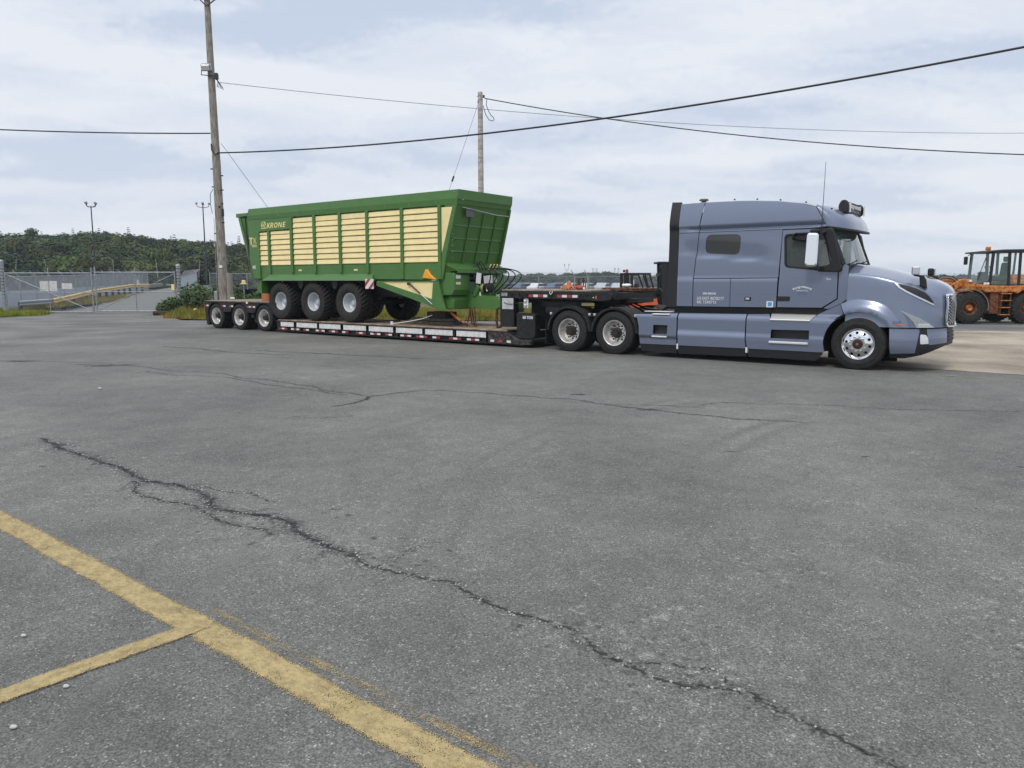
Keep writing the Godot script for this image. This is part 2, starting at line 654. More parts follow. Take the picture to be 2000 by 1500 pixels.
func materials() -> void:
	var p := mat("truck_paint", lin(0.168, 0.202, 0.288), 0.30, 0.35)
	p.clearcoat_enabled = true
	p.clearcoat = 1.0
	p.clearcoat_roughness = 0.06
	p = mat("truck_black", lin(0.012, 0.013, 0.016), 0.5)
	p = mat("plastic_black", lin(0.010, 0.010, 0.011), 0.62)
	p = mat("gap_black", lin(0.004, 0.004, 0.005), 0.9)
	p = mat("interior", lin(0.025, 0.026, 0.028), 0.85)
	p = mat("seat_cloth", lin(0.05, 0.05, 0.052), 0.9)
	p = mat("curtain", lin(0.09, 0.10, 0.10), 0.9)
	p = mat("chrome", lin(0.86, 0.87, 0.88), 0.08, 1.0)
	p = mat("brushed_aluminium", lin(0.72, 0.73, 0.74), 0.32, 1.0)
	p = mat("tread_plate", lin(0.80, 0.80, 0.77), 0.45, 0.6)
	p = mat("steel_rim", lin(0.86, 0.86, 0.85), 0.36, 0.5)
	dirty(p, 0.80, 1.3, 15, 0.03)
	p = mat("grey_rim", lin(0.50, 0.53, 0.57), 0.45, 0.1)
	p = mat("hub_dark", lin(0.035, 0.028, 0.024), 0.6, 0.3)
	p = mat("rubber", lin(0.020, 0.020, 0.021), 0.78)
	dirty(p, 0.62, 1.7, 21, 0.03)
	p = mat("rubber_dusty", lin(0.030, 0.029, 0.028), 0.85)
	dirty(p, 0.55, 1.1, 23, 0.05)
	p = mat("tyre_wagon", lin(0.026, 0.024, 0.022), 0.8)
	dirty(p, 0.6, 1.4, 25, 0.06)
	p = mat("glass_dark", Color(0.17, 0.18, 0.185), 0.06)
	p.clearcoat_enabled = true
	p = mat("glass_clear", Color(0.75, 0.95, 0.93, 0.10), 0.02)
	p.transparency = BaseMaterial3D.TRANSPARENCY_ALPHA
	p = mat("glass_tint", Color(0.30, 0.335, 0.32, 0.72), 0.3)
	p.transparency = BaseMaterial3D.TRANSPARENCY_ALPHA
	p = mat("lens", Color(0.9, 0.95, 0.95, 0.12), 0.03)
	p.transparency = BaseMaterial3D.TRANSPARENCY_ALPHA
	p = mat("lamp_white", lin(0.75, 0.76, 0.78), 0.25, 0.2)
	p = mat("lamp_housing", lin(0.34, 0.37, 0.40), 0.35, 0.2)
	p = mat("amber", lin(0.62, 0.17, 0.02), 0.3)
	p = mat("white_paint", lin(0.78, 0.78, 0.77), 0.5)
	mat("stone_pale", lin(0.50, 0.49, 0.47), 0.8)
	p = mat("white_print", lin(0.80, 0.81, 0.84), 0.5)
	p = mat("blue_print", lin(0.05, 0.09, 0.24), 0.5)
	p = mat("sticker_blue", lin(0.10, 0.32, 0.60), 0.5)
	p = mat("red_reflector", lin(0.36, 0.045, 0.05), 0.4)
	p = mat("white_reflector", lin(0.72, 0.70, 0.70), 0.35)
	p = mat("plate_white", lin(0.74, 0.755, 0.76), 0.5)
	dirty(p, 0.90, 0.9, 31, 0.01)
	p = mat("trailer_black", lin(0.016, 0.016, 0.018), 0.55)
	dirty(p, 0.55, 0.8, 33, 0.02)
	p = mat("steel_worn", lin(0.10, 0.095, 0.09), 0.55, 0.4)
	dirty(p, 0.45, 1.2, 35, 0.10)
	p = mat("rust", lin(0.16, 0.075, 0.04), 0.85)
	dirty(p, 0.45, 1.5, 37, 0.12)
	for i in 4:
		var k: float = [0.42, 0.48, 0.37, 0.45][i]
		p = mat("deck_wood_%d" % i, lin(k, k * 0.80, k * 0.60), 0.85)
		p.albedo_texture = noise_tex(0.02, Color(0.6, 0.57, 0.52), Color.WHITE, 512, 41 + i)
		p.uv1_triplanar = true
		p.uv1_scale = Vector3(0.25, 2.5, 2.5)
	p = mat("timber_grey", lin(0.27, 0.235, 0.195), 0.9)
	p.albedo_texture = noise_tex(0.02, Color(0.5, 0.46, 0.42), Color.WHITE, 512, 47)
	p.uv1_triplanar = true
	p.uv1_scale = Vector3(0.4, 3, 3)
	p = mat("timber_dark", lin(0.045, 0.032, 0.022), 0.9)
	p = mat("wagon_green", lin(0.072, 0.185, 0.042), 0.34)
	dirty(p, 0.955, 0.35, 51)
	p = mat("wagon_yellow", lin(0.92, 0.77, 0.39), 0.42)
	dirty(p, 0.965, 0.4, 53, 0.005)
	p = mat("decal_yellow", lin(0.82, 0.72, 0.30), 0.5)
	p = mat("warning_orange", lin(0.85, 0.36, 0.02), 0.5)
	p = mat("hose", lin(0.012, 0.012, 0.013), 0.5)
	p = mat("galvanised", lin(0.42, 0.45, 0.48), 0.45, 0.5)
	dirty(p, 0.75, 1.0, 57)
	p = mat("chain_link", lin(0.32, 0.36, 0.42), 0.5, 0.3)
	p = mat("dark_metal", lin(0.05, 0.05, 0.052), 0.6, 0.3)
	p = mat("pole_wood", lin(0.46, 0.43, 0.385), 0.92)
	p.albedo_texture = noise_tex(0.015, Color(0.58, 0.55, 0.52), Color.WHITE, 512, 61, 6)
	p.uv1_triplanar = true
	p.uv1_scale = Vector3(3.2, 0.22, 3.2)
	bumpy_keep(p, 0.03, 6.0, 63)
	p = mat("cable", lin(0.02, 0.021, 0.024), 0.6)
	p = mat("guy_wire", lin(0.28, 0.29, 0.31), 0.5, 0.4)
	p = mat("loader_orange", lin(0.60, 0.24, 0.055), 0.6)
	p.albedo_texture = noise_tex(0.02, Color(0.66, 0.56, 0.5), Color.WHITE, 512, 65, 6, 0.42, 0.3)
	p.uv1_triplanar = true
	p.uv1_scale = Vector3.ONE * 0.7
	p = mat("loader_rust", lin(0.22, 0.085, 0.035), 0.8)
	dirty(p, 0.55, 1.2, 67, 0.08)
	p = mat("forklift_orange", lin(0.62, 0.12, 0.035), 0.5)
	p = mat("concrete", lin(0.36, 0.35, 0.32), 0.9)
	p.albedo_texture = noise_tex(0.01, Color(0.55, 0.52, 0.47), Color.WHITE, 512, 71, 6)
	p.uv1_triplanar = true
	p.uv1_scale = Vector3.ONE * 0.25
	p = mat("wall_blue", lin(0.50, 0.56, 0.64), 0.8)
	p = mat("rail_yellow", lin(0.80, 0.60, 0.24), 0.6)
	dirty(p, 0.75, 0.5, 73, 0.06)
	p = mat("rail_steel", lin(0.36, 0.39, 0.42), 0.5, 0.4)
	p = mat("strap_red", lin(0.40, 0.08, 0.06), 0.8)
	p = mat("strap_orange", lin(0.50, 0.19, 0.10), 0.8)
	p = mat("binder_orange", lin(0.42, 0.13, 0.04), 0.7)
	p = mat("pole_pale", lin(0.54, 0.51, 0.48), 0.92)
	dirty(p, 0.75, 0.6, 64, 0.02)
	p = mat("bark", lin(0.10, 0.085, 0.07), 0.9)
	p = mat("dead_wood", lin(0.34, 0.32, 0.30), 0.9)
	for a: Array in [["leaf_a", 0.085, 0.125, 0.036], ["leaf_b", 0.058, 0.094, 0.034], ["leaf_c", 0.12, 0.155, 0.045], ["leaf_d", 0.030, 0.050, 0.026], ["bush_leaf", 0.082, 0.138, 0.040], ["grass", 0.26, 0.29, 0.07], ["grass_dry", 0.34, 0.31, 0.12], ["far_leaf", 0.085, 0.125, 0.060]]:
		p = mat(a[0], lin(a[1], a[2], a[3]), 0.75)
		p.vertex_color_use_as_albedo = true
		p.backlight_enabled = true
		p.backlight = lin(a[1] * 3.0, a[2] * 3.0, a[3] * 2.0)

func bumpy_keep(m: StandardMaterial3D, freq: float, strength: float, seed_: int) -> void:
	var s := m.uv1_scale
	bumpy(m, freq, strength, 1.0, seed_)
	m.uv1_scale = s

# ---------------------------------------------------------------- ground
const YARD_X0 := -13.0
const YARD_X1 := 13.0
const YARD_Z0 := -1.0
const YARD_Z1 := -23.0
const MAP_W := 2048
const MAP_H := 1733

func grain_picture(size: int, metres: float) -> Array:
	var cellw := metres / size
	var st := noise(cellw / 0.0065, 1, 3, FastNoiseLite.TYPE_CELLULAR)   # stones of about 8 mm
	st.cellular_return_type = FastNoiseLite.RETURN_CELL_VALUE
	var gap := noise(cellw / 0.0065, 1, 3, FastNoiseLite.TYPE_CELLULAR)
	gap.cellular_return_type = FastNoiseLite.RETURN_DISTANCE2_SUB
	var big := noise(cellw / 0.022, 1, 9, FastNoiseLite.TYPE_CELLULAR)
	big.cellular_return_type = FastNoiseLite.RETURN_CELL_VALUE
	var soft := noise(cellw / 0.16, 4, 5)
	var a := st.get_seamless_image(size, size, false, false, 0.06, true).get_data()
	var b := gap.get_seamless_image(size, size, false, false, 0.06, true).get_data()
	var c := big.get_seamless_image(size, size, false, false, 0.06, true).get_data()
	var d := soft.get_seamless_image(size, size, false, false, 0.1, true).get_data()
	var out := PackedByteArray()
	out.resize(size * size)
	var hgt := PackedByteArray()
	hgt.resize(size * size)
	for i in size * size:
		var s := a[i]
		var g := 112 + (s >> 2) + ((d[i] - 128) >> 4)
		if s > 240 and c[i] > 165:
			g += 52
		elif c[i] > 250:
			g += 26
		if b[i] < 40:
			g -= (40 - b[i]) >> 1
		out[i] = clampi(g, 8, 255)
		hgt[i] = clampi((b[i] >> 1) + (s >> 2) + 20, 0, 255)
	return [Image.create_from_data(size, size, false, Image.FORMAT_L8, out), Image.create_from_data(size, size, false, Image.FORMAT_L8, hgt)]

var crack_paths: Array = []
var yard_map := PackedFloat32Array()
var yard_noise := FastNoiseLite.new()

func stamp(wx: float, wz: float, r: float, amount: float, ragged := 0.6, squash := 1.0) -> void:
	var sx := MAP_W / (YARD_X1 - YARD_X0)
	var sy := MAP_H / (YARD_Z0 - YARD_Z1)
	var cx := (wx - YARD_X0) * sx
	var cy := (YARD_Z0 - wz) * sy
	var rx := r * sx
	var ry := r * sy * squash
	for y in range(maxi(0, int(cy - ry)), mini(MAP_H, int(cy + ry) + 2)):
		for x in range(maxi(0, int(cx - rx)), mini(MAP_W, int(cx + rx) + 2)):
			var d := Vector2((x - cx) / rx, (y - cy) / ry).length()
			if d >= 1.0:
				continue
			var nz := yard_noise.get_noise_2d(x, y)
			var k := clampf((1.0 - d) * 1.6 + nz * ragged * 2.0 - ragged * 0.5, 0.0, 1.0)
			var i := y * MAP_W + x
			yard_map[i] = minf(yard_map[i], lerpf(1.0, amount, k)) if amount < 1.0 else maxf(yard_map[i], lerpf(yard_map[i], amount, k))

func grit(wx: float, wz: float, r: float, amount: float, share: float, rr: RandomNumberGenerator) -> void:   # single dark or pale grains inside a disc
	var sx := MAP_W / (YARD_X1 - YARD_X0)
	var n_ := int(share * PI * r * r * sx * sx) + (1 if rr.randf() < 0.5 else 0)
	for i in n_:
		var t := rr.randf() * TAU
		var d := sqrt(rr.randf()) * r
		var x := int((wx + cos(t) * d - YARD_X0) * sx)
		var y := int((YARD_Z0 - wz - sin(t) * d) * sx)
		if x < 0 or y < 0 or x >= MAP_W or y >= MAP_H:
			continue
		var k := y * MAP_W + x
		var a := lerpf(amount, 0.9, pow(d / r, 2.0) * 0.7)
		yard_map[k] = minf(yard_map[k], a) if amount < 1.0 else a

func crack(pts: Array, width: float, dark: float, rough: float, seed_: int, branch := 0.0) -> void:
	var r := RandomNumberGenerator.new()
	r.seed = seed_
	var p := PackedVector2Array()
	for i in range(0, pts.size(), 2):
		p.append(Vector2(pts[i], pts[i + 1]))
	for pass_ in 4:
		var q := PackedVector2Array()
		for i in p.size() - 1:
			var m := (p[i] + p[i + 1]) / 2
			var d := p[i + 1] - p[i]
			q.append(p[i])
			q.append(m + Vector2(-d.y, d.x) * r.randf_range(-rough, rough))
		q.append(p[p.size() - 1])
		p = q
	crack_paths.append([p, width, seed_])
	for i in p.size() - 1:
		var d := p[i].distance_to(p[i + 1])
		var k := maxi(1, int(d / 0.012))
		for s in k:
			var c := p[i].lerp(p[i + 1], float(s) / k)
			var ww := 0.5 + 1.1 * absf(yard_noise.get_noise_2d(c.x * 130.0, c.y * 130.0))
			grit(c.x, c.y, width * 1.9 * ww, dark + 0.22, 0.05, r)
			grit(c.x + r.randf_range(-0.01, 0.01), c.y + r.randf_range(-0.01, 0.01), width * 0.75 * ww, dark, 0.14, r)
			if r.randf() < 0.03:
				grit(c.x, c.y, width * 2.4, 1.10, 0.02, r)
		if branch > 0 and r.randf() < branch:
			var dir := (p[i + 1] - p[i]).normalized().rotated(r.randf_range(0.5, 1.2) * (1 if r.randf() < 0.5 else -1))
			var l := r.randf_range(0.06, 0.35)
			var e := p[i] + dir * l
			for s in int(l / 0.012):
				var c := p[i].lerp(e, s * 0.012 / l) + Vector2(r.randf_range(-0.008, 0.008), r.randf_range(-0.008, 0.008))
				grit(c.x, c.y, width * 0.45, lerpf(dark, 0.8, s * 0.012 / l), 0.2, r)

func crack_strands(m: MB, p: PackedVector2Array, width: float, r: RandomNumberGenerator, share: float) -> void:   # thin open splits with broken edges
	var nz := noise(1.0, 3, r.randi() % 1000)
	var run := 0.0
	var last_l := Vector2.ZERO
	var last_r := Vector2.ZERO
	var on := false
	for i in p.size() - 1:
		var a := p[i]
		var b := p[i + 1]
		var l := a.distance_to(b)
		var d := (b - a) / maxf(l, 1e-6)
		var s := Vector2(-d.y, d.x)
		var k := maxi(1, int(l / 0.014))
		for j in k:
			run += l / k
			var c := a.lerp(b, float(j) / k) + s * nz.get_noise_1d(run * 26.0) * width * 0.9
			var w := width * clampf(0.16 + 0.34 * nz.get_noise_1d(run * 7.0 + 50.0) + r.randf_range(-0.05, 0.08), 0.0, 0.5)
			var nl := c + s * (w + r.randf_range(0, 0.003))
			var nr := c - s * (w + r.randf_range(0, 0.003))
			var open := nz.get_noise_1d(run * 3.0 + 900.0) > share and w > 0.0015
			if on and open:
				m.flat(PackedVector3Array([Vector3(last_l.x, 0.0025, last_l.y), Vector3(nl.x, 0.0025, nl.y), Vector3(nr.x, 0.0025, nr.y), Vector3(last_r.x, 0.0025, last_r.y)]), Vector3.UP)
			last_l = nl
			last_r = nr
			on = open

func yard_picture() -> ImageTexture:
	yard_noise = noise(0.14, 3, 77)
	var soft := noise(0.0028, 5, 13).get_image(MAP_W, MAP_H, false, false, false).get_data()
	var mid := noise(0.02, 4, 14).get_image(MAP_W, MAP_H, false, false, false).get_data()
	yard_map.resize(MAP_W * MAP_H)
	for i in MAP_W * MAP_H:
		yard_map[i] = 0.90 + (soft[i] - 128) * 0.0011 + (mid[i] - 128) * 0.0006
	# the long crack across the foreground, with its crumbled edges
	crack([-5.19, -8.26, -4.80, -7.91, -3.95, -7.16, -3.44, -6.72, -2.81, -6.29, -2.20, -5.60, -1.73, -5.41, -1.48, -5.08, -0.96, -4.57], 0.058, 0.28, 0.11, 2, 0.2)
	crack([-0.96, -4.57, -0.36, -4.22, 0.00, -3.79, 0.37, -3.48, 0.53, -3.25, 0.74, -3.06, 0.98, -3.02, 1.13, -2.81, 1.25, -2.69, 1.37, -2.52, 1.55, -2.25, 1.74, -1.99], 0.030, 0.20, 0.12, 22, 0.10)
	crack([-3.29, -6.45, -2.66, -5.81, -2.23, -5.48, -1.89, -5.21, -1.57, -5.02], 0.042, 0.38, 0.15, 4, 0.12)
	crack([-2.81, -6.29, -2.13, -6.10, -1.84, -5.81], 0.026, 0.55, 0.15, 5, 0.2)
	crack([-0.82, -4.46, -0.70, -4.73, -0.58, -4.94], 0.022, 0.6, 0.2, 6, 0.2)
	crack([0.53, -3.25, 0.72, -3.27, 0.92, -3.19, 0.98, -3.04], 0.018, 0.6, 0.2, 7, 0.2)
	for a: Array in [[-4.66, -7.86, 0.30], [-3.97, -7.10, 0.36], [-2.52, -5.91, 0.42], [-1.65, -5.27, 0.42], [-0.92, -4.62, 0.34], [-0.58, -4.67, 0.30], [0.24, -3.54, 0.2], [0.72, -3.11, 0.25]]:
		for j in 34:
			var t := rng.randf() * TAU
			var d := sqrt(rng.randf()) * float(a[2]) * 1.5
			stamp(a[0] + cos(t) * d, a[1] + sin(t) * d * 0.7, rng.randf_range(0.012, 0.05), rng.randf_range(0.55, 0.8) if rng.randf() < 0.55 else 1.08, 0.9)
	# the crack system in the middle distance
	crack([-12.22, -17.62, -10.79, -16.52, -9.57, -16.31, -8.15, -15.65, -7.02, -14.99, -5.85, -14.44, -4.87, -13.57, -3.90, -12.97, -2.81, -11.85, -2.15, -11.33, -1.38, -11.97, -0.40, -11.68, 0.90, -11.06, 1.80, -10.19, 2.88, -9.43, 3.6, -9.2], 0.040, 0.24, 0.10, 12, 0.14)
	crack([-2.15, -11.33, -2.24, -10.79, -2.48, -10.41], 0.05, 0.3, 0.15, 13, 0.1)
	crack([-7.02, -14.55, -5.16, -13.68, -3.50, -12.26, -2.53, -11.50], 0.036, 0.28, 0.1, 14, 0.14)
	crack([1.26, -10.68, 2.53, -10.35, 2.92, -10.79, 4.08, -10.57, 5.83, -10.08, 8.26, -9.97], 0.03, 0.36, 0.12, 15, 0.1)
	crack([-6.36, -19.05, -4.11, -17.95, -2.15, -16.96, -1.17, -16.85], 0.055, 0.3, 0.1, 16, 0.05)
	crack([-9.30, -20.27, -6.85, -18.50, -5.47, -17.84, -4.30, -18.28], 0.055, 0.3, 0.1, 17, 0.05)
	crack([-2.82, -9.65, -2.43, -9.49, -2.04, -9.70], 0.03, 0.6, 0.15, 18, 0.2)
	for a: Array in [[-10.64, -16.42, 0.55, 0.42], [-8.39, -15.54, 0.55, 0.40], [-8.00, -15.70, 0.35, 0.42], [-8.88, -15.76, 0.4, 0.62], [1.02, -11.55, 0.26, 0.42], [1.85, -10.16, 0.24, 0.42], [-4.80, -7.94, 0.22, 0.5], [2.23, -7.59, 0.12, 0.6], [4.75, -6.94, 0.10, 0.5], [3.49, -7.37, 0.08, 0.5], [3.29, -3.27, 0.35, 0.86], [2.80, -2.84, 0.3, 0.84], [4.46, -8.13, 0.5, 0.92], [-0.87, -8.89, 0.9, 0.93], [1.84, -7.16, 1.0, 0.95]]:
		stamp(a[0], a[1], a[2], a[3], 0.5, 0.55)
	# pale worn patches with stones showing
	for a: Array in [[2.47, -3.54, 0.28], [2.71, -3.01, 0.32], [1.55, -4.46, 0.35], [0.58, -3.38, 0.3], [0.87, -3.60, 0.25], [3.00, -4.03, 0.3]]:
		for j in 50:
			var t := rng.randf() * TAU
			var d := sqrt(rng.randf()) * float(a[2])
			stamp(a[0] + cos(t) * d, a[1] + sin(t) * d, rng.randf_range(0.01, 0.04), 1.12 if rng.randf() < 0.6 else 0.72, 0.9)
	# scuffed arcs where tyres have turned
	for k in 9:
		var r0 := 6.0 + (k / 2) * 1.9 + (k % 2) * 0.32
		for s in 150:
			var t := 2.25 + s * 0.0058
			var c := Vector2(7.5, -4.6) + Vector2(cos(t), -sin(t)) * r0
			stamp(c.x, c.y, 0.14, 0.875 if k < 4 else 0.89, 0.35)
	var by := PackedByteArray()
	by.resize(MAP_W * MAP_H)
	for i in MAP_W * MAP_H:
		by[i] = clampi(int(yard_map[i] * 228.0), 0, 255)
	for y in MAP_H:   # quiet rim, so that the yard meets the ground beyond it
		for x in MAP_W:
			var e := mini(mini(x, MAP_W - 1 - x), mini(y, MAP_H - 1 - y))
			if e < 90:
				by[y * MAP_W + x] = int(lerpf(205.0, by[y * MAP_W + x], smoothstep(0.0, 90.0, e)))
			elif x > 90 and x < MAP_W - 90:
				continue
	return ImageTexture.create_from_image(Image.create_from_data(MAP_W, MAP_H, false, Image.FORMAT_L8, by))

func ground() -> void:
	var g := grain_picture(2048, 3.7)
	var grain := ImageTexture.create_from_image(g[0])
	var relief := ImageTexture.create_from_image(g[1])
	var yard := mat("asphalt_yard", lin(0.85, 0.84, 0.765), 0.86)
	yard.albedo_texture = grain
	yard.uv1_triplanar = true
	yard.uv1_world_triplanar = true
	yard.uv1_scale = Vector3.ONE / 3.7
	yard.heightmap_enabled = true
	yard.heightmap_texture = relief
	yard.heightmap_scale = 0.14
	yard.detail_enabled = true
	yard.detail_blend_mode = BaseMaterial3D.BLEND_MODE_MUL
	yard.detail_uv_layer = BaseMaterial3D.DETAIL_UV_2
	yard.detail_albedo = yard_picture()
	var far: StandardMaterial3D = yard.duplicate()
	far.resource_name = "asphalt_far"
	far.detail_albedo = noise_tex(0.006, Color8(178, 178, 178), Color8(232, 232, 232), 1024, 83, 6)
	M["asphalt_far"] = far
	# one sheet: the near yard with its own map, the rest of the lot round it
	var a := []
	a.resize(Mesh.ARRAY_MAX)
	setting("asphalt_yard", ground_patch(YARD_X0, YARD_X1, YARD_Z1, YARD_Z0, Vector2(YARD_X0, YARD_Z0), Vector2(1.0 / (YARD_X1 - YARD_X0), -1.0 / (YARD_Z0 - YARD_Z1))), yard)
	var b := Vector2(1.0 / 19.0, 1.0 / 19.0)
	for r: Array in [[-140.0, YARD_X0, -30.5, 14.0], [YARD_X1, 140.0, -30.5, 14.0], [YARD_X0, YARD_X1, YARD_Z0, 14.0], [YARD_X0, YARD_X1, -30.5, YARD_Z1]]:
		setting("asphalt_ground", ground_patch(r[0], r[1], r[2], r[3], Vector2.ZERO, b), far)
	var cm := MB.new()
	var grit_at: Array[Transform3D] = []
	var grit_tint := PackedColorArray()
	for c: Array in crack_paths:
		var r := RandomNumberGenerator.new()
		r.seed = c[2]
		crack_strands(cm, c[0], c[1] * 0.62, r, -0.55)
		if c[1] > 0.045:
			crack_strands(cm, c[0], c[1] * 0.9, r, 0.02)
			crack_strands(cm, c[0], c[1] * 1.2, r, 0.12)
		var pp: PackedVector2Array = c[0]
		for i in pp.size() - 1:
			if pp[i].y < -9.0:
				continue
			for j in int(pp[i].distance_to(pp[i + 1]) * 70.0):
				var q: Vector2 = pp[i].lerp(pp[i + 1], r.randf()) + Vector2(r.randfn(), r.randfn()) * float(c[1]) * 1.6
				var sz := r.randf_range(0.004, 0.011)
				grit_at.append(Transform3D(Basis(Vector3.UP, r.randf() * TAU) * Basis.from_scale(Vector3(sz, sz * 0.5, sz * 0.8)), Vector3(q.x, 0.002, q.y)))
				var g0 := r.randf_range(0.5, 1.5)
				grit_tint.append(Color(g0, g0, g0))
	setting("asphalt_cracks", cm.mesh(), mat("crack_dark", lin(0.035, 0.035, 0.033), 0.95))
	var r2 := RandomNumberGenerator.new()
	r2.seed = 77
	for i in 1500:
		var sz := r2.randf_range(0.003, 0.008) * (1.6 if r2.randf() < 0.05 else 1.0)
		grit_at.append(Transform3D(Basis(Vector3.UP, r2.randf() * TAU) * Basis.from_scale(Vector3(sz, sz * 0.5, sz * 0.8)), Vector3(r2.randf_range(-5.5, 5.5), 0.002, r2.randf_range(-8.0, -1.8))))
		var g1 := r2.randf_range(0.5, 1.6)
		grit_tint.append(Color(g1, g1, g1))
	var pebble := MB.new()
	pebble.blob(Vector3.ZERO, Vector3.ONE, 3, 0.6, 4, 6)
	var gm := mat("grit_stone", lin(0.26, 0.255, 0.24), 0.9)
	gm.vertex_color_use_as_albedo = true
	scatter("loose_grit", "loose grey grit crumbled along the cracks of the yard", pebble.mesh(), gm, grit_at, grit_tint)
	# the wide world under it all
	var soil := mat("soil", lin(0.17, 0.15, 0.11), 0.95)
	soil.albedo_texture = noise_tex(0.01, Color(0.6, 0.62, 0.5), Color.WHITE, 512, 85, 6)
	soil.uv1_triplanar = true
	soil.uv1_world_triplanar = true
	soil.uv1_scale = Vector3.ONE * 0.11
	var w := MB.new()
	var far_z := -1500.0
	w.quad(Vector3(-1500, -0.12, 200), Vector3(1500, -0.12, 200), Vector3(1500, -0.12, far_z), Vector3(-1500, -0.12, far_z))
	setting("ground", w.mesh(), soil)
	# beige gravel beyond the faded yellow line on the right
	var gravel := mat("gravel", lin(0.76, 0.665, 0.54), 0.95)
	var pale: PackedByteArray = (g[0] as Image).get_data()
	for i in pale.size():
		pale[i] = clampi(214 + (pale[i] - 150), 0, 255)
	gravel.albedo_texture = ImageTexture.create_from_image(Image.create_from_data(2048, 2048, false, Image.FORMAT_L8, pale))
	gravel.uv1_triplanar = true
	gravel.uv1_world_triplanar = true
	gravel.uv1_scale = Vector3.ONE / 3.7
	gravel.heightmap_enabled = true
	gravel.heightmap_texture = relief
	gravel.heightmap_scale = 0.6
	gravel.detail_enabled = true
	gravel.detail_blend_mode = BaseMaterial3D.BLEND_MODE_MUL
	gravel.detail_uv_layer = BaseMaterial3D.DETAIL_UV_2
	gravel.detail_albedo = noise_tex(0.012, Color8(175, 170, 165), Color8(250, 248, 244), 512, 87, 6)
	var gp := ragged(pv2([4.50, -17.95, 8.33, -14.90, 9.43, -14.01, 11.19, -12.37, 15.53, -8.89, 38.86, -9.76, 39.33, -25.81, 19.68, -26.70, 13.77, -26.25, 8.84, -24.58]), 0.25, 0.06, 91)
	setting("gravel_lot", sheet(gp, 0.004, 0.05), gravel)
	# painted lines, worn
	var pw := mat("road_paint", lin(0.46, 0.355, 0.175), 0.85)
	pw.transparency = BaseMaterial3D.TRANSPARENCY_ALPHA_SCISSOR
	pw.alpha_scissor_threshold = 0.5
	pw.albedo_texture = paint_picture(2048, 128, 0.26, 3)
	var faint: StandardMaterial3D = pw.duplicate()
	faint.resource_name = "road_paint_faint"
	faint.albedo_texture = paint_picture(1024, 64, -0.50, 7)
	faint.albedo_color = lin(0.44, 0.34, 0.17)
	line_strip("painted_line", Vector2(-6.108, -7.286), Vector2(1.339, -1.281), 0.098, pw, 1.9, 0.004)
	line_strip("painted_line", Vector2(-1.58, -3.83), Vector2(1.43, -1.40), 0.038, faint, 1.6, 0.002)
	line_strip("painted_line", Vector2(-3.148, -1.792), Vector2(-1.547, -3.661), 0.072, pw, 0.62, 0.008)
	line_strip("painted_line", Vector2(7.020, -14.662), Vector2(10.217, -11.933), 0.09, faint, 1.2, 0.008)
	line_strip("painted_line", Vector2(7.707, -15.374), Vector2(10.518, -13.078), 0.07, faint, 1.2, 0.012)
	line_strip("painted_line", Vector2(-0.587, -19.494), Vector2(1.856, -16.964), 0.12, faint, 1.0, 0.004)

func ground_patch(x0: float, x1: float, z0: float, z1: float, o: Vector2, s: Vector2) -> ArrayMesh:
	var a := []
	a.resize(Mesh.ARRAY_MAX)
	a[Mesh.ARRAY_VERTEX] = PackedVector3Array([Vector3(x0, 0, z0), Vector3(x1, 0, z0), Vector3(x1, 0, z1), Vector3(x0, 0, z1)])
	a[Mesh.ARRAY_NORMAL] = PackedVector3Array([Vector3.UP, Vector3.UP, Vector3.UP, Vector3.UP])
	var u := PackedVector2Array()
	for p: Vector2 in [Vector2(x0, z0), Vector2(x1, z0), Vector2(x1, z1), Vector2(x0, z1)]:
		u.append((p - o) * s)
	a[Mesh.ARRAY_TEX_UV] = u
	a[Mesh.ARRAY_TEX_UV2] = u
	a[Mesh.ARRAY_INDEX] = PackedInt32Array([0, 1, 2, 0, 2, 3])
	var m := ArrayMesh.new()
	m.add_surface_from_arrays(Mesh.PRIMITIVE_TRIANGLES, a)
	return m

func sheet(poly: PackedVector2Array, y: float, uv_scale: float) -> ArrayMesh:
	var t := Geometry2D.triangulate_polygon(poly)
	var a := []
	a.resize(Mesh.ARRAY_MAX)
	var v := PackedVector3Array()
	var n := PackedVector3Array()
	var u := PackedVector2Array()
	var idx := PackedInt32Array()
	for p in poly:
		v.append(Vector3(p.x, y, p.y))
		n.append(Vector3.UP)
		u.append(p * uv_scale)
	for i in range(0, t.size(), 3):
		var c := (poly[t[i + 1]] - poly[t[i]]).cross(poly[t[i + 2]] - poly[t[i]])
		if c > 0:
			idx.append_array([t[i], t[i + 1], t[i + 2]])
		else:
			idx.append_array([t[i], t[i + 2], t[i + 1]])
	a[Mesh.ARRAY_VERTEX] = v
	a[Mesh.ARRAY_NORMAL] = n
	a[Mesh.ARRAY_TEX_UV] = u
	a[Mesh.ARRAY_TEX_UV2] = u
	a[Mesh.ARRAY_INDEX] = idx
	var m := ArrayMesh.new()
	m.add_surface_from_arrays(Mesh.PRIMITIVE_TRIANGLES, a)
	return m

func ragged(poly: PackedVector2Array, step: float, amount: float, seed_: int) -> PackedVector2Array:
	var nz := noise(0.7, 3, seed_)
	var out := PackedVector2Array()
	for i in poly.size():
		var p := poly[i]
		var q := poly[(i + 1) % poly.size()]
		var k := mini(60, maxi(1, int(p.distance_to(q) / step)))
		for s in k:
			var r := p.lerp(q, float(s) / k)
			out.append(r + Vector2(nz.get_noise_2d(r.x * 3, r.y * 3), nz.get_noise_2d(r.x * 3 + 90, r.y * 3)) * amount * 2.0)
	return out

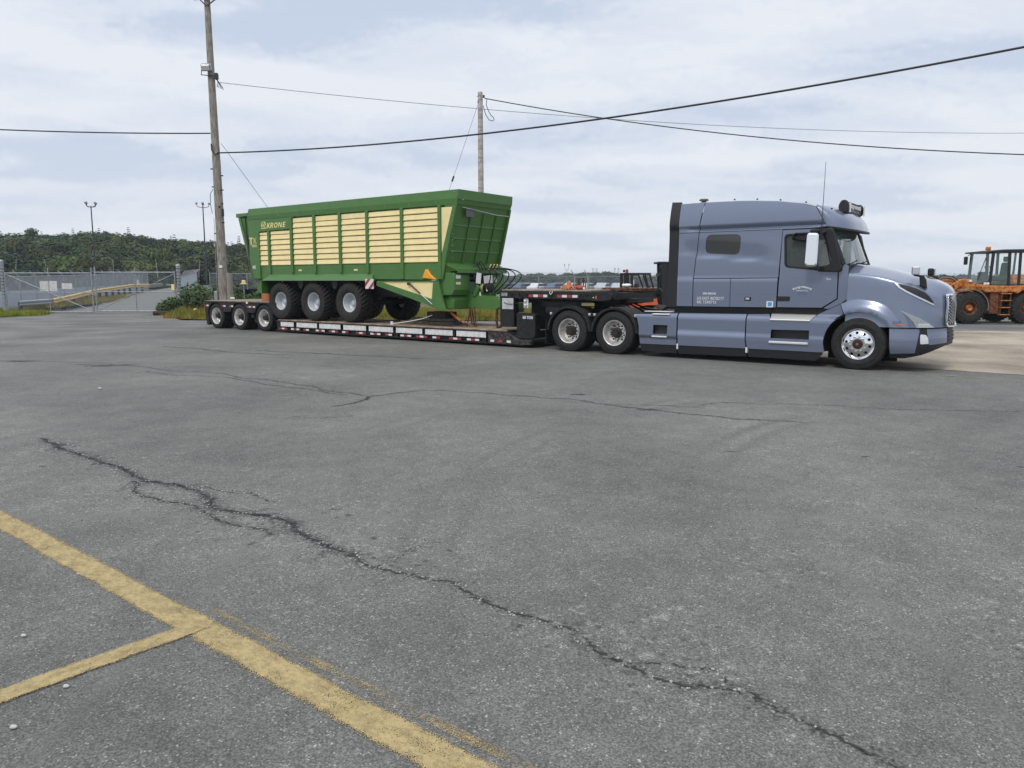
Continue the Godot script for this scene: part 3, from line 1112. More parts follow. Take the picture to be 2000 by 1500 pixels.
func paint_picture(w: int, h: int, cover: float, seed_: int) -> ImageTexture:
	var im := Image.create_empty(w, h, false, Image.FORMAT_RGBA8)
	var fine := noise(0.24, 2, seed_)
	var mid := noise(0.05, 3, seed_ + 2)
	var b := noise(0.008, 3, seed_ + 1)
	for y in h:
		var e := minf(y + 0.5, h - 0.5 - y) / (h * 0.5)
		for x in w:
			var k := cover + smoothstep(0.0, 0.42, e) * 0.9 - 0.62 + fine.get_noise_2d(x, y) * 0.95 + mid.get_noise_2d(x, y) * 0.30 + b.get_noise_2d(x, y) * 0.42
			var s := 0.90 + 0.12 * b.get_noise_2d(x * 2.0, y * 2.0 + 200) + 0.16 * fine.get_noise_2d(x + 400, y) + 0.12 * mid.get_noise_2d(x + 700, y)
			s = clampf(s, 0.5, 1.0)
			im.set_pixel(x, y, Color(s, s, s * 0.98, clampf(k * 3.0 + 0.5, 0.0, 1.0)))
	return ImageTexture.create_from_image(im)

func line_strip(called: String, a: Vector2, b: Vector2, half: float, m: Material, repeats: float, y: float) -> void:
	var d := (b - a).normalized()
	var s := Vector2(-d.y, d.x) * half
	var w := MB.new()
	w.quad_uv(Vector3(a.x - s.x, y, a.y - s.y), Vector3(b.x - s.x, y, b.y - s.y), Vector3(b.x + s.x, y, b.y + s.y), Vector3(a.x + s.x, y, a.y + s.y), Vector3.UP, Vector2(0, 1), Vector2(repeats, 1), Vector2(repeats, 0), Vector2(0, 0))
	setting(called, w.mesh(), m)

# ---------------------------------------------------------------- wheels
func tyre_mesh(r: float, bead: float, w: float, grooves := true, segs := 48) -> ArrayMesh:   # outer face towards +z, centred on z = 0
	var h := w / 2
	var p := PackedVector2Array()
	var side := [[bead, h * 0.72], [bead + 0.02, h * 0.86], [lerpf(bead, r, 0.30), h * 0.985], [lerpf(bead, r, 0.50), h], [lerpf(bead, r, 0.52), h * 0.985], [lerpf(bead, r, 0.75), h * 0.955], [lerpf(bead, r, 0.90), h * 0.88], [r - 0.012, h * 0.80], [r, h * 0.70]]
	for a: Array in side:
		p.append(Vector2(a[0], a[1]))
	if grooves:
		for g: float in [0.36, 0.0, -0.36]:
			p.append(Vector2(r + 0.002, h * g + 0.010))
			p.append(Vector2(r - 0.014, h * g + 0.006))
			p.append(Vector2(r - 0.014, h * g - 0.006))
			p.append(Vector2(r + 0.002, h * g - 0.010))
	side.reverse()
	for a: Array in side:
		p.append(Vector2(a[0], -a[1]))
	p.reverse()
	var m := MB.new()
	m.lathe(p, Transform3D.IDENTITY, segs, 0.5)
	return m.mesh()

func disc_with_holes(m: MB, prof: Array, n_holes: int, r_hole: float, hole: float, k := 44) -> void:   # prof: radius -> z
	var xs: Array = prof[0]
	var ys: Array = prof[1]
	var f := func(x: float, y: float) -> Vector3:
		return Vector3(x, y, curve_at(xs, ys, Vector2(x, y).length()))
	var holes := []
	for i in n_holes:
		holes.append(circle(Vector2.from_angle(TAU * (i + 0.5) / n_holes) * r_hole, hole, 14))
	m.panel(circle(Vector2.ZERO, xs[xs.size() - 1], k), holes, f, 0.03, 0.012, 1.0)

func nuts(m: MB, n_: int, r: float, z: float, size: float, long: float) -> void:
	for i in n_:
		var a := TAU * i / n_
		m.lathe(PackedVector2Array([Vector2(0, z + long), Vector2(size * 0.7, z + long), Vector2(size, z + long * 0.6), Vector2(size, z)]), at3(cos(a) * r, sin(a) * r, 0), 8)

var wheel_steer: Node3D
var wheel_drive: Node3D
var wheel_trailer: Node3D

func steer_wheel(parent: Node3D, at: Transform3D) -> void:
	var w := bag("wheel", parent, at)
	put("tyre", tyre_mesh(0.505, 0.29, 0.30), M.rubber, w)
	var m := MB.new()
	m.lathe(PackedVector2Array([Vector2(0.262, 0.10), Vector2(0.285, 0.128), Vector2(0.302, 0.132), Vector2(0.306, 0.120), Vector2(0.30, 0.06)]), Transform3D.IDENTITY, 48)
	disc_with_holes(m, [[0.0, 0.10, 0.15, 0.19, 0.235, 0.265], [0.150, 0.150, 0.147, 0.135, 0.112, 0.100]], 10, 0.218, 0.027)
	put("rim", m.mesh(), M.chrome, w)
	m = MB.new()
	nuts(m, 10, 0.145, 0.145, 0.019, 0.045)
	put("lug_nuts", m.mesh(), M.chrome, w)
	m = MB.new()
	m.lathe(PackedVector2Array([Vector2(0.0, 0.20), Vector2(0.062, 0.20), Vector2(0.075, 0.185), Vector2(0.092, 0.18), Vector2(0.098, 0.145)]), Transform3D.IDENTITY, 24, 0.3)
	nuts(m, 8, 0.082, 0.17, 0.010, 0.022)
	put("hub", m.mesh(), M.hub_dark, w)
	m = MB.new()
	m.lathe(PackedVector2Array([Vector2(0.0, 0.206), Vector2(0.024, 0.205), Vector2(0.026, 0.198)]), Transform3D.IDENTITY, 16)
	put("hub_cap", m.mesh(), M.strap_red, w)
	m = MB.new()
	m.lathe(PackedVector2Array([Vector2(0.0, 0.05), Vector2(0.27, 0.05)]), Transform3D.IDENTITY, 24)
	put("brake_drum", m.mesh(), M.gap_black, w)

func deep_wheel(parent: Node3D, at: Transform3D, r: float, bead: float, rim_mat: Material, hub_r: float, n_holes: int, dual := true, rub: Material = null) -> void:
	var w := bag("wheel", parent, at)
	var rubber: Material = rub if rub else M.rubber
	var tm := tyre_mesh(r, bead, 0.275)
	put("tyre", tm, rubber, w)
	if dual:
		put("tyre", tm, rubber, w, at3(0, 0, -0.33))
	var m := MB.new()
	var k := bead / 0.29
	m.lathe(PackedVector2Array([Vector2(0.238 * k, -0.075), Vector2(0.248 * k, -0.05), Vector2(0.258 * k, 0.04), Vector2(0.270 * k, 0.085), Vector2(0.285 * k, 0.122), Vector2(0.300 * k, 0.130), Vector2(0.305 * k, 0.118), Vector2(0.30 * k, 0.06)]), Transform3D.IDENTITY, 48, 0.5)
	disc_with_holes(m, [[0.0, 0.12 * k, 0.16 * k, 0.20 * k, 0.245 * k], [-0.035, -0.035, -0.045, -0.06, -0.075]], n_holes, 0.195 * k, 0.027)
	put("rim", m.mesh(), rim_mat, w)
	m = MB.new()
	m.lathe(PackedVector2Array([Vector2(0.0, 0.115), Vector2(hub_r * 0.62, 0.115), Vector2(hub_r * 0.72, 0.095), Vector2(hub_r * 0.80, 0.03), Vector2(hub_r, 0.02), Vector2(hub_r * 1.04, -0.04)]), Transform3D.IDENTITY, 28, 0.4)
	nuts(m, 10, hub_r * 1.28, -0.045, 0.016, 0.05)
	nuts(m, 8, hub_r * 0.62, 0.09, 0.013, 0.035)
	put("hub", m.mesh(), M.hub_dark, w)
	m = MB.new()
	m.lathe(PackedVector2Array([Vector2(0.0, -0.11), Vector2(0.26 * k, -0.11)]), Transform3D.IDENTITY, 24)
	put("brake_drum", m.mesh(), M.gap_black, w)


func body_at(p: Vector3) -> Vector3:
	var x := p.x * 1.011 + 0.02
	return Vector3(x if x < 0.5 else 0.5 + (x - 0.5) * 0.88, p.y * 0.977 + 0.008, p.z)

func tb() -> MB:   # builder for the tractor's body
	var m := MB.new()
	m.xf = Transform3D(Basis.from_scale(Vector3(1.011, 0.977, 1.0)), Vector3(0.02, 0.008, 0))
	m.squeeze = 0.88
	return m

func tmz() -> Transform3D:
	return Transform3D(Basis.from_scale(Vector3(1.011, 0.977, -1.0)), Vector3(0.02, 0.008, 0))

# ---------------------------------------------------------------- tractor
func nose_half(x: float) -> float:   # half width of the front end along the tractor
	return curve_at([-0.9, 0.3, 0.52, 0.9, 1.15, 1.32, 1.44, 1.52, 1.555], [1.21, 1.215, 1.205, 1.13, 0.99, 0.80, 0.58, 0.32, 0.0], x)

func cab_z(x: float, y: float) -> float:
	var z := 1.165
	if y < 2.97:
		var yl := 2.32 - (x + 3.6) * 0.1
		var fade := smoothstep(-3.95, -3.4, x) * (1.0 - smoothstep(-2.1, -1.5, x))
		z -= 0.030 * smoothstep(yl - 0.03, yl + 0.05, y) * fade * (1.0 - smoothstep(yl + 0.05, yl + 0.45, y) * 0.7)
		z += 0.014 * (1.0 - smoothstep(1.785, 1.825, y)) * (1.0 - smoothstep(-0.9, -0.5, x))
		z -= 0.055 * smoothstep(2.835, 2.885, y) * (1.0 - smoothstep(2.885, 2.965, y)) * smoothstep(-3.75, -3.2, x)
		z -= 0.012 * smoothstep(2.0, 2.8, y)
	if y > 2.885:
		z = lerpf(z, 1.175 - 0.10 * pow(maxf(0.0, y - 2.95) / 0.5, 1.6), smoothstep(2.90, 2.972, y))
	z -= 0.10 * pow(smoothstep(-1.15, -0.15, x), 1.3)
	return z

func roof_y(x: float) -> float:
	return curve_at([-3.8, -3.27, -2.23, -1.25, -0.93, -0.6], [3.475, 3.475, 3.45, 3.34, 3.25, 3.14], x)

func hood_pt(x: float, t: float) -> Vector3:   # t 0 at the lower edge, 1 on the centre line
	var w := nose_half(x)
	var ys := curve_at([-0.30, 0.1, 0.5, 0.85, 1.12, 1.32, 1.5, 1.56], [1.90, 1.86, 1.77, 1.66, 1.54, 1.43, 1.36, 1.33], x)
	var yc := curve_at([-0.30, 0.1, 0.4, 0.8, 1.12, 1.36, 1.46, 1.52, 1.56], [2.11, 2.045, 1.97, 1.87, 1.79, 1.69, 1.62, 1.54, 1.46], x)
	var ts := [0.0, 0.16, 0.34, 0.50, 0.58, 0.78, 1.0]
	var z := curve_at(ts, [0.955 * w, 0.935 * w, 0.91 * w, 0.88 * w, 0.82 * w, 0.48 * w, 0.0], t)
	var y := curve_at(ts, [0.86, 1.10, lerpf(0.86, ys, 0.62), ys - 0.05, ys + 0.03, yc - 0.02, yc], t)
	return Vector3(x, y, z)

func hood_z(x: float, y: float) -> float:   # side of the hood below its crease
	var a := 0.0
	var b := 0.60
	for i in 16:
		var m := (a + b) / 2
		if hood_pt(x, m).y < y:
			a = m
		else:
			b = m
	return hood_pt(x, a).z

func bumper_pt(u: float, y: float, out := 0.0) -> Vector3:
	var cu := [0.0, 0.387, 0.674, 0.929, 1.18, 1.452, 1.774]
	var side := 1.0
	if u > 1.774:
		u = 3.548 - u
		side = -1.0
	var x := curve_at(cu, [0.52, 0.90, 1.15, 1.32, 1.44, 1.52, 1.555], u)
	var z := curve_at(cu, [1.205, 1.13, 0.99, 0.80, 0.58, 0.32, 0.0], u)
	var tuck := 0.10 * pow(clampf((0.50 - y) / 0.25, 0.0, 1.3), 1.6) + 0.02 * smoothstep(0.6, 0.84, y)
	var nx := smoothstep(0.2, 1.5, u)
	return Vector3(x + out * nx - tuck * nx, y, (z + out * (1.0 - nx * 0.7) - tuck * (1.0 - nx)) * side)

func arch_left(n_ := 12) -> PackedVector2Array:   # from the foot of the rear edge up to the seam
	var p := PackedVector2Array()
	for i in n_ + 1:
		var a := lerpf(PI + 0.32, PI * 0.655, float(i) / n_)
		p.append(Vector2(-0.02, 0.51) + Vector2.from_angle(a) * 0.635)
	return p

func both(f: Callable, paint: Material, called: String, parent: Node3D, poly: PackedVector2Array, holes := [], cell := 0.08, lip := 0.02) -> void:   # the same panel on both flanks
	var m := tb()
	m.panel(poly, holes, f, cell, lip)
	put(called, m.mesh(), paint, parent)
	m = tb()
	m.xf = tmz()
	m.panel(poly, holes, f, cell, lip)
	put(called, m.mesh(), paint, parent)

func tractor() -> void:
	var t := thing("semi_truck", "grey blue sleeper-cab semi truck hauling the lowboy trailer", "semi truck", truck_frame)
	var paint: Material = M.truck_paint
	var side := func(x: float, y: float) -> Vector3: return Vector3(x, y, cab_z(x, y))
	# --- sleeper and cab flanks
	var seam := func(y: float) -> float: return curve_at([1.19, 1.8, 2.83, 3.49], [-3.425, -3.425, -3.335, -3.255], y)
	both(side, paint, "sleeper_rear_panel", t, pv2([-3.795, 1.19, seam.call(1.19) - 0.008, 1.19, seam.call(1.8) - 0.008, 1.8, seam.call(2.815) - 0.008, 2.815, -3.795, 2.815]))
	both(side, paint, "roof_rear_panel", t, pv2([-3.795, 2.825, seam.call(2.825) - 0.008, 2.825, seam.call(3.2) - 0.008, 3.2, -3.262, 3.47, -3.795, 3.47]), [], 0.04)
	var win := fillet(pv2([-3.19, 2.36, -2.44, 2.315, -2.405, 2.75, -3.165, 2.765]), 0.13)
	both(side, paint, "sleeper_panel", t, pv2([seam.call(1.815) + 0.008, 1.815, -1.605, 1.825, -1.565, 2.815, seam.call(2.815) + 0.008, 2.815]), [win])
	both(side, paint, "toolbox_door", t, pv2([-3.415, 1.19, -2.592, 1.195, -2.602, 1.803, -3.415, 1.800]))
	both(side, paint, "toolbox_door", t, pv2([-2.580, 1.195, -1.622, 1.205, -1.612, 1.812, -2.590, 1.803]))
	both(side, paint, "roof_flank", t, pv2([seam.call(2.825) + 0.008, 2.825, -1.0, 2.825, -0.715, 2.85, -0.945, 3.245, -1.25, 3.335, -1.7, 3.405, -2.23, 3.447, -2.8, 3.467, -3.245, 3.472]), [], 0.035)
	var glassf := func(x: float, y: float) -> Vector3: return Vector3(x, y, cab_z(x, y) - 0.006)
	both(glassf, M.glass_dark, "sleeper_window", t, fillet(pv2([-3.185, 2.365, -2.445, 2.32, -2.41, 2.745, -3.16, 2.76]), 0.13), [], 0.1, 0.01)
	# door with its window
	var dwin := fillet(pv2([-1.47, 2.05, -0.585, 1.955, -0.76, 2.715, -1.505, 2.705]), 0.08)
	both(side, paint, "door", t, pv2([-1.595, 1.21, -0.735, 1.215, -0.475, 1.405, -0.482, 1.97, -0.67, 2.80, -1.555, 2.805]), [dwin], 0.07, 0.03)
	var dg := func(x: float, y: float) -> Vector3: return Vector3(x, y, cab_z(x, y) - 0.025)
	both(dg, M.glass_tint, "door_window", t, fillet(pv2([-1.49, 2.04, -0.57, 1.94, -0.75, 2.735, -1.53, 2.72]), 0.08), [], 0.2, 0.0)
	var trimf := func(x: float, y: float) -> Vector3: return Vector3(x, y, cab_z(x, y) + 0.004)
	both(trimf, M.plastic_black, "window_seal", t, fillet(pv2([-1.49, 2.035, -0.565, 1.935, -0.745, 2.735, -1.525, 2.72]), 0.09), [fillet(pv2([-1.455, 2.065, -0.60, 1.975, -0.77, 2.70, -1.49, 2.69]), 0.07)], 0.07, 0.012)
	# cowl between door and hood, A-pillars
	both(side, paint, "cowl_panel", t, pv2([-0.458, 1.97, -0.452, 1.392, -0.70, 1.205, -0.62, 1.19, -0.40, 1.295, -0.275, 1.41, -0.295, 2.06, -0.36, 2.10]))
	for s: float in [-1.0, 1.0]:
		var m := tb()
		m.tube(PackedVector3Array([Vector3(-0.66, 2.83, 1.06 * s), Vector3(-0.55, 2.5, 1.075 * s), Vector3(-0.40, 2.08, 1.075 * s)]), 0.045, 0.06, 10)
		put("windshield_pillar", m.mesh(), M.plastic_black, t)
	# black gap fairing at the rear edge
	both(side, M.truck_black, "rear_fairing", t, pv2([-4.02, 1.17, -3.803, 1.17, -3.803, 2.82, -3.80, 3.515, -4.02, 3.525]), [], 0.1, 0.05)
	# --- roof
	var m := tb()
	m.grid(20, 26, func(u: float, v: float) -> Vector3:
		var x := lerpf(-3.80, -0.945, u)
		var yt := roof_y(x)
		var zt := cab_z(x, minf(yt, 3.47)) - 0.002
		var q := v * 2.0 - 1.0
		var qq := signf(q) * (1.0 - pow(1.0 - absf(q), 1.6))
		return Vector3(x, yt - 0.004 + 0.05 * (1.0 - pow(absf(qq), 5.0)), qq * zt), -1.0)
	put("roof", m.mesh(), paint, t)
	m = tb()
	var cap := func(u: float, v: float) -> Vector3:
		var ph := u * PI
		var cz := signf(cos(ph)) * pow(absf(cos(ph)), 0.86)
		var sx := pow(absf(sin(ph)), 0.95)
		var lip := Vector3(-0.715 + 0.47 * sx, 2.85 - 0.075 * sx, 1.10 * cz)
		var top := Vector3(-0.945 + 0.16 * sx, 3.245 + 0.06 * sx, 1.075 * cz)
		var ctl := Vector3(lerpf((lip.x + top.x) / 2, -0.37, sx), lerpf((lip.y + top.y) / 2, 3.20, sx), (lip.z + top.z) / 2 * (1.0 + 0.02 * (1.0 - sx)))
		return lip.lerp(ctl, v).lerp(ctl.lerp(top, v), v)
	m.grid(44, 14, cap, -1.0)
	m.grid(30, 8, func(u: float, v: float) -> Vector3:
		var e: Vector3 = cap.call(u, 1.0)
		var q := Vector3(-0.945, 3.30, e.z)
		return e.lerp(q, v), -1.0)
	put("roof_cap", m.mesh(), paint, t)
	m = tb()
	m.grid(44, 4, func(u: float, v: float) -> Vector3:
		var e: Vector3 = cap.call(u, 0.0)
		var inn := Vector3(lerpf(e.x, -0.72, 0.75), 2.80, e.z * 0.93)
		return (e + Vector3(0, -0.012 * (1.0 if v > 0 else 0.0), 0)).lerp(inn, v), 1.0)
	put("visor_underside", m.mesh(), M.plastic_black, t)
	m = tb()
	m.grid(44, 1, func(u: float, v: float) -> Vector3:
		var e: Vector3 = cap.call(u, 0.0)
		return e + Vector3(0.004, -0.035 * v + 0.006, signf(e.z) * 0.004), -1.0)
	put("visor_lip", m.mesh(), M.truck_black, t)
	for i in 5:
		m = tb()
		var px: float = [-2.62, -2.14, -1.66, -1.15, -0.66][i]
		var py := roof_y(px)
		m.box(Vector3(px, py + 0.035, cab_z(px, py) - 0.03), Vector3(0.035, 0.03, 0.03), 0.008)
		put("marker_lamp", m.mesh(), M.plastic_black, t)
	m = tb()
	m.lathe(PackedVector2Array([Vector2(0, 0.10), Vector2(0.085, 0.10), Vector2(0.10, 0.085), Vector2(0.10, 0.06), Vector2(0.055, 0.055), Vector2(0.055, -0.03)]), Transform3D(Basis(Vector3.RIGHT, -PI / 2), Vector3(-3.50, 3.51, 0.55)), 20)
	put("roof_vent", m.mesh(), M.timber_grey, t)
	# --- the dark inside of the cab
	m = tb()
	m.span(Vector3(-3.98, 1.10, -1.10), Vector3(-1.72, 2.86, 1.10))
	m.span(Vector3(-3.94, 2.86, -1.06), Vector3(-1.0, 3.26, 1.06))
	m.span(Vector3(-1.72, 1.08, -1.08), Vector3(-0.45, 1.24, 1.08))
	m.span(Vector3(-0.75, 1.24, -1.02), Vector3(-0.42, 2.02, 1.02))
	m.span(Vector3(-1.72, 2.76, -1.05), Vector3(-0.75, 2.86, 1.05))
	put("cab_interior", m.mesh(), M.interior, t)
	m = tb()
	for s: float in [-1.0, 1.0]:
		m.box(Vector3(-1.25, 1.62, 0.56 * s), Vector3(0.5, 0.16, 0.5), 0.05)
		m.box(Vector3(-1.48, 2.0, 0.56 * s), Vector3(0.16, 0.75, 0.46), 0.06)
		m.box(Vector3(-1.49, 2.46, 0.56 * s), Vector3(0.10, 0.2, 0.26), 0.04)
	put("seats", m.mesh(), M.seat_cloth, t)
	m = tb()
	for s: float in [-1.0, 1.0]:
		for i in 9:
			var a := float(i) / 9
			m.box(Vector3(-1.66 + a * 0.10, 2.36, (1.02 - 0.03 * (i % 2)) * s), Vector3(0.02, 0.68, 0.05), 0.008)
	put("curtain", m.mesh(), M.curtain, t)
	m = tb()
	var ring := PackedVector3Array()
	for i in 25:
		var a := TAU * i / 24
		ring.append(Vector3(-0.95 + sin(a) * 0.10, 2.02 + sin(a) * 0.18, -0.55 + cos(a) * 0.21))
	m.tube(ring, 0.016, -1, 8, false)
	put("steering_wheel", m.mesh(), M.plastic_black, t)
	# --- windshield
	m = tb()
	var wsh := func(u: float, v: float) -> Vector3:
		var q := u * 2.0 - 1.0
		var c := pow(absf(q), 2.4)
		var b := Vector3(-0.275 - 0.115 * c, 2.125 - 0.04 * c, q * 1.045)
		var e := Vector3(-0.55 - 0.10 * c, 2.83, q * 1.01)
		return b.lerp(e, v)
	m.grid(30, 8, wsh, -1.0)
	put("windshield", m.mesh(), M.glass_clear, t)
	m = tb()
	m.grid(30, 2, func(u: float, v: float) -> Vector3: return (wsh.call(u, 0.80 + 0.20 * v) as Vector3) + Vector3(-0.012, 0, 0), -1.0)
	put("sun_shade_band", m.mesh(), M.plastic_black, t)
	for s: float in [-0.1, 0.62]:
		m = tb()
		var w0: Vector3 = wsh.call(0.5 + 0.5 * s, 0.02)
		m.rod(w0 + Vector3(0.05, -0.02, 0.3), w0 + Vector3(0.02, 0.05, -0.28), 0.012)
		m.rod(w0 + Vector3(0.07, -0.03, 0.0), w0 + Vector3(0.05, -0.05, 0.2), 0.014)
		put("wiper", m.mesh(), M.plastic_black, t)
	# --- hood
	m = tb()
	for s: float in [1.0, -1.0]:
		m.grid(36, 40, func(u: float, v: float) -> Vector3:
			var x := -0.285 + 1.84 * sin(u * PI / 2)
			var p := hood_pt(x, v)
			return Vector3(p.x, p.y, p.z * s), s)
	put("hood", m.mesh(), paint, t)
	m = tb()
	m.grid(2, 20, func(u: float, v: float) -> Vector3:
		var q := v * 2.0 - 1.0
		var b: Vector3 = wsh.call(v, 0.0)
		var e := hood_pt(-0.285, 1.0 - absf(q) * 0.44)
		return (b + Vector3(0.0, -0.02, 0)).lerp(Vector3(e.x, e.y - 0.01, q * 1.045 if absf(q) > 0.98 else signf(q) * e.z), u), 1.0)
	put("cowl_top", m.mesh(), M.plastic_black, t)
	var fend := func(x: float, y: float) -> Vector3:
		var r := Vector2(x + 0.02, y - 0.51).length()
		var w := nose_half(x) + 0.008
		return Vector3(x, y, w - 0.115 * pow(smoothstep(0.64, 0.93, r), 1.3) * (1.0 - 0.75 * smoothstep(0.55, 1.1, x)) - 0.008 * (1.0 - smoothstep(0.635, 0.665, r)))
	var fp := PackedVector2Array()
	for i in 17:
		var a := lerpf(PI * 0.635, 0.585, float(i) / 16)
		fp.append(Vector2(-0.02, 0.51) + Vector2.from_angle(a) * 0.635)
	fp.append_array(pv2([1.28, 0.86, 1.17, 0.99, 0.95, 1.10, 0.7, 1.205, 0.48, 1.285, 0.29, 1.345, 0.1, 1.38, -0.06, 1.395, -0.22, 1.38, -0.385, 1.295]))
	both(fend, paint, "front_fender", t, fp, [], 0.045, 0.03)
	# side vents with a chrome edge
	var vf := func(x: float, y: float) -> Vector3: return Vector3(x, y, hood_z(x, y) + 0.010)
	both(vf, M.truck_black, "hood_vent", t, pv2([0.60, 1.705, 0.80, 1.665, 0.97, 1.605, 1.11, 1.535, 1.19, 1.455, 1.25, 1.37, 1.275, 1.315, 1.13, 1.395, 0.95, 1.485, 0.78, 1.57, 0.66, 1.64]), [], 0.05, 0.02)
	var vc := func(x: float, y: float) -> Vector3: return Vector3(x, y, hood_z(x, y) + 0.018)
	both(vc, M.brushed_aluminium, "vent_trim", t, pv2([0.53, 1.725, 0.60, 1.705, 0.66, 1.64, 0.78, 1.57, 0.95, 1.485, 1.13, 1.395, 1.275, 1.315, 1.275, 1.285, 1.12, 1.365, 0.94, 1.455, 0.76, 1.545, 0.63, 1.62]), [], 0.05, 0.015)
	# headlamps
	for s: float in [1.0, -1.0]:
		var hl := bag("headlight", t)
		var hm := tb()
		if s < 0: hm.xf = tmz()
		var hf := func(x: float, y: float) -> Vector3: return (fend.call(x, y) as Vector3) + Vector3(0.004, 0, 0.006)
		hm.panel(pv2([0.66, 1.205, 0.90, 1.115, 1.07, 1.04, 1.19, 0.965, 1.31, 0.865, 1.01, 0.862, 0.955, 0.965, 0.86, 1.06]), [], hf, 0.04, 0.01)
		put("housing", hm.mesh(), M.lamp_housing, hl)
		hm = tb()
		if s < 0: hm.xf = tmz()
		var hb := func(x: float, y: float) -> Vector3: return (fend.call(x, y) as Vector3) + Vector3(0.006, 0, 0.012)
		hm.panel(pv2([1.05, 0.905, 1.25, 0.90, 1.22, 0.94, 1.03, 0.94]), [], hb, 0.04, 0.006)
		hm.panel(pv2([1.03, 0.868, 1.295, 0.868, 1.275, 0.89, 1.04, 0.89]), [], hb, 0.04, 0.006)
		put("light_bar", hm.mesh(), M.lamp_white, hl)
		hm = tb()
		if s < 0: hm.xf = tmz()
		hm.panel(circle(Vector2(1.05, 0.99), 0.042, 16), [], hb, 0.04, 0.006)
		put("projector", hm.mesh(), M.chrome, hl)
		hm = tb()
		if s < 0: hm.xf = tmz()
		var hc := func(x: float, y: float) -> Vector3: return (fend.call(x, y) as Vector3) + Vector3(0.012, 0, 0.022)
		hm.panel(pv2([0.66, 1.208, 0.90, 1.118, 1.07, 1.043, 1.19, 0.968, 1.312, 0.863, 1.005, 0.860, 0.95, 0.965, 0.855, 1.06]), [], hc, 0.04, 0.0)
		put("lens", hm.mesh(), M.lens, hl)
	var mk := func(x: float, y: float) -> Vector3: return (fend.call(x, y) as Vector3) + Vector3(0, 0, 0.012)
	both(mk, M.amber, "side_marker", t, pv2([0.59, 0.925, 0.79, 0.925, 0.80, 0.905, 0.77, 0.90, 0.60, 0.905]), [], 0.05, 0.01)
	# --- bumper
	m = tb()
	m.panel(pv2([0.03, 0.26, 0.30, 0.26, 0.66, 0.33, 1.0, 0.43, 1.3, 0.50, 1.774, 0.52, 2.248, 0.50, 2.548, 0.43, 2.888, 0.33, 3.248, 0.26, 3.518, 0.26, 3.548, 0.84, 0.0, 0.84]), [], func(u: float, y: float) -> Vector3: return bumper_pt(u, y), 0.06, 0.05)
	put("bumper", m.mesh(), M.truck_black, t)
	for s in 2:
		for k in 2:
			var pl: PackedVector2Array = [pv2([0.045, 0.345, 0.52, 0.37, 0.585, 0.80, 0.57, 0.838, 0.004, 0.838]), pv2([0.80, 0.53, 1.36, 0.56, 1.36, 0.838, 0.74, 0.838])][k]
			m = tb()
			if s == 1: m.xf = tmz()
			m.panel(fillet(pl, 0.02), [], func(u: float, y: float) -> Vector3: return bumper_pt(u, y, 0.012), 0.05, 0.014)
			put("bumper_panel", m.mesh(), paint, t)
		m = tb()
		if s == 1: m.xf = tmz()
		m.panel(fillet(pv2([0.615, 0.545, 0.80, 0.555, 0.78, 0.66, 0.73, 0.725, 0.605, 0.735]), 0.03), [], func(u: float, y: float) -> Vector3: return bumper_pt(u, y, 0.012), 0.05, 0.014)
		put("fog_lamp", m.mesh(), M.lamp_white, t)
	m = tb()
	for i in 3:
		var y := 0.60 + i * 0.07
		m.panel(pv2([1.42, y, 2.128, y, 2.128, y + 0.022, 1.42, y + 0.022]), [], func(u: float, yy: float) -> Vector3: return bumper_pt(u, yy, 0.02), 0.1, 0.02)
	put("lower_grille", m.mesh(), M.dark_metal, t)
	# --- grille
	var gf := func(z: float, y: float, out: float) -> Vector3:
		var x := curve_at([0.0, 0.30, 0.56, 0.79], [1.555, 1.525, 1.45, 1.325], absf(z))
		return Vector3(x + out - 0.05 * smoothstep(1.25, 1.6, y), y, z)
	var gout := fillet(pv2([-0.53, 0.865, 0.53, 0.865, 0.575, 1.0, 0.535, 1.51, -0.535, 1.51, -0.575, 1.0]), 0.06)
	var gin := fillet(pv2([-0.49, 0.90, 0.49, 0.90, 0.535, 1.0, 0.50, 1.475, -0.50, 1.475, -0.535, 1.0]), 0.05)
	m = tb()
	m.panel(gout, [gin], func(z: float, y: float) -> Vector3: return gf.call(z, y, 0.022), 0.06, 0.03, 1.0)
	put("grille_frame", m.mesh(), M.chrome, t)
	m = tb()
	m.panel(gin, [], func(z: float, y: float) -> Vector3: return gf.call(z, y, 0.006), 0.1, 0.0)
	put("grille_mesh", m.mesh(), M.gap_black, t)
	m = tb()
	for i in 9:
		for j in 13:
			var z := -0.48 + j * 0.08
			var y := 0.93 + i * 0.062 + (0.031 if j % 2 else 0.0)
			var c: Vector3 = gf.call(z, y, 0.012)
			m.box(c, Vector3(0.014, 0.034, 0.05), 0.005, Basis(Vector3.UP, -0.5 * z))
	put("grille_bars", m.mesh(), M.chrome, t)
	# --- hood mirrors, door mirrors
	for s: float in [1.0, -1.0]:
		var hm := tb()
		if s < 0: hm.xf = tmz()
		hm.prism(pv2([0.99, 1.66, 1.13, 1.60, 1.10, 1.78, 1.05, 1.86, 0.86, 1.885, 0.86, 1.85, 0.97, 1.83]), 0.80, 0.88, Transform3D.IDENTITY, 0.015)
		var sm := bag("hood_mirror", t)
		put("stalk", hm.mesh(), M.plastic_black, sm)
		hm = tb()
		if s < 0: hm.xf = tmz()
		hm.box(Vector3(0.905, 1.945, 0.88), Vector3(0.13, 0.155, 0.16), 0.03)
		put("shell", hm.mesh(), M.plastic_black, sm)
		hm = tb()
		if s < 0: hm.xf = tmz()
		hm.box(Vector3(0.912, 1.95, 0.95), Vector3(0.155, 0.165, 0.08), 0.022)
		put("cover", hm.mesh(), M.brushed_aluminium, sm)
		var dm := bag("door_mirror", t)
		hm = tb()
		if s < 0: hm.xf = tmz()
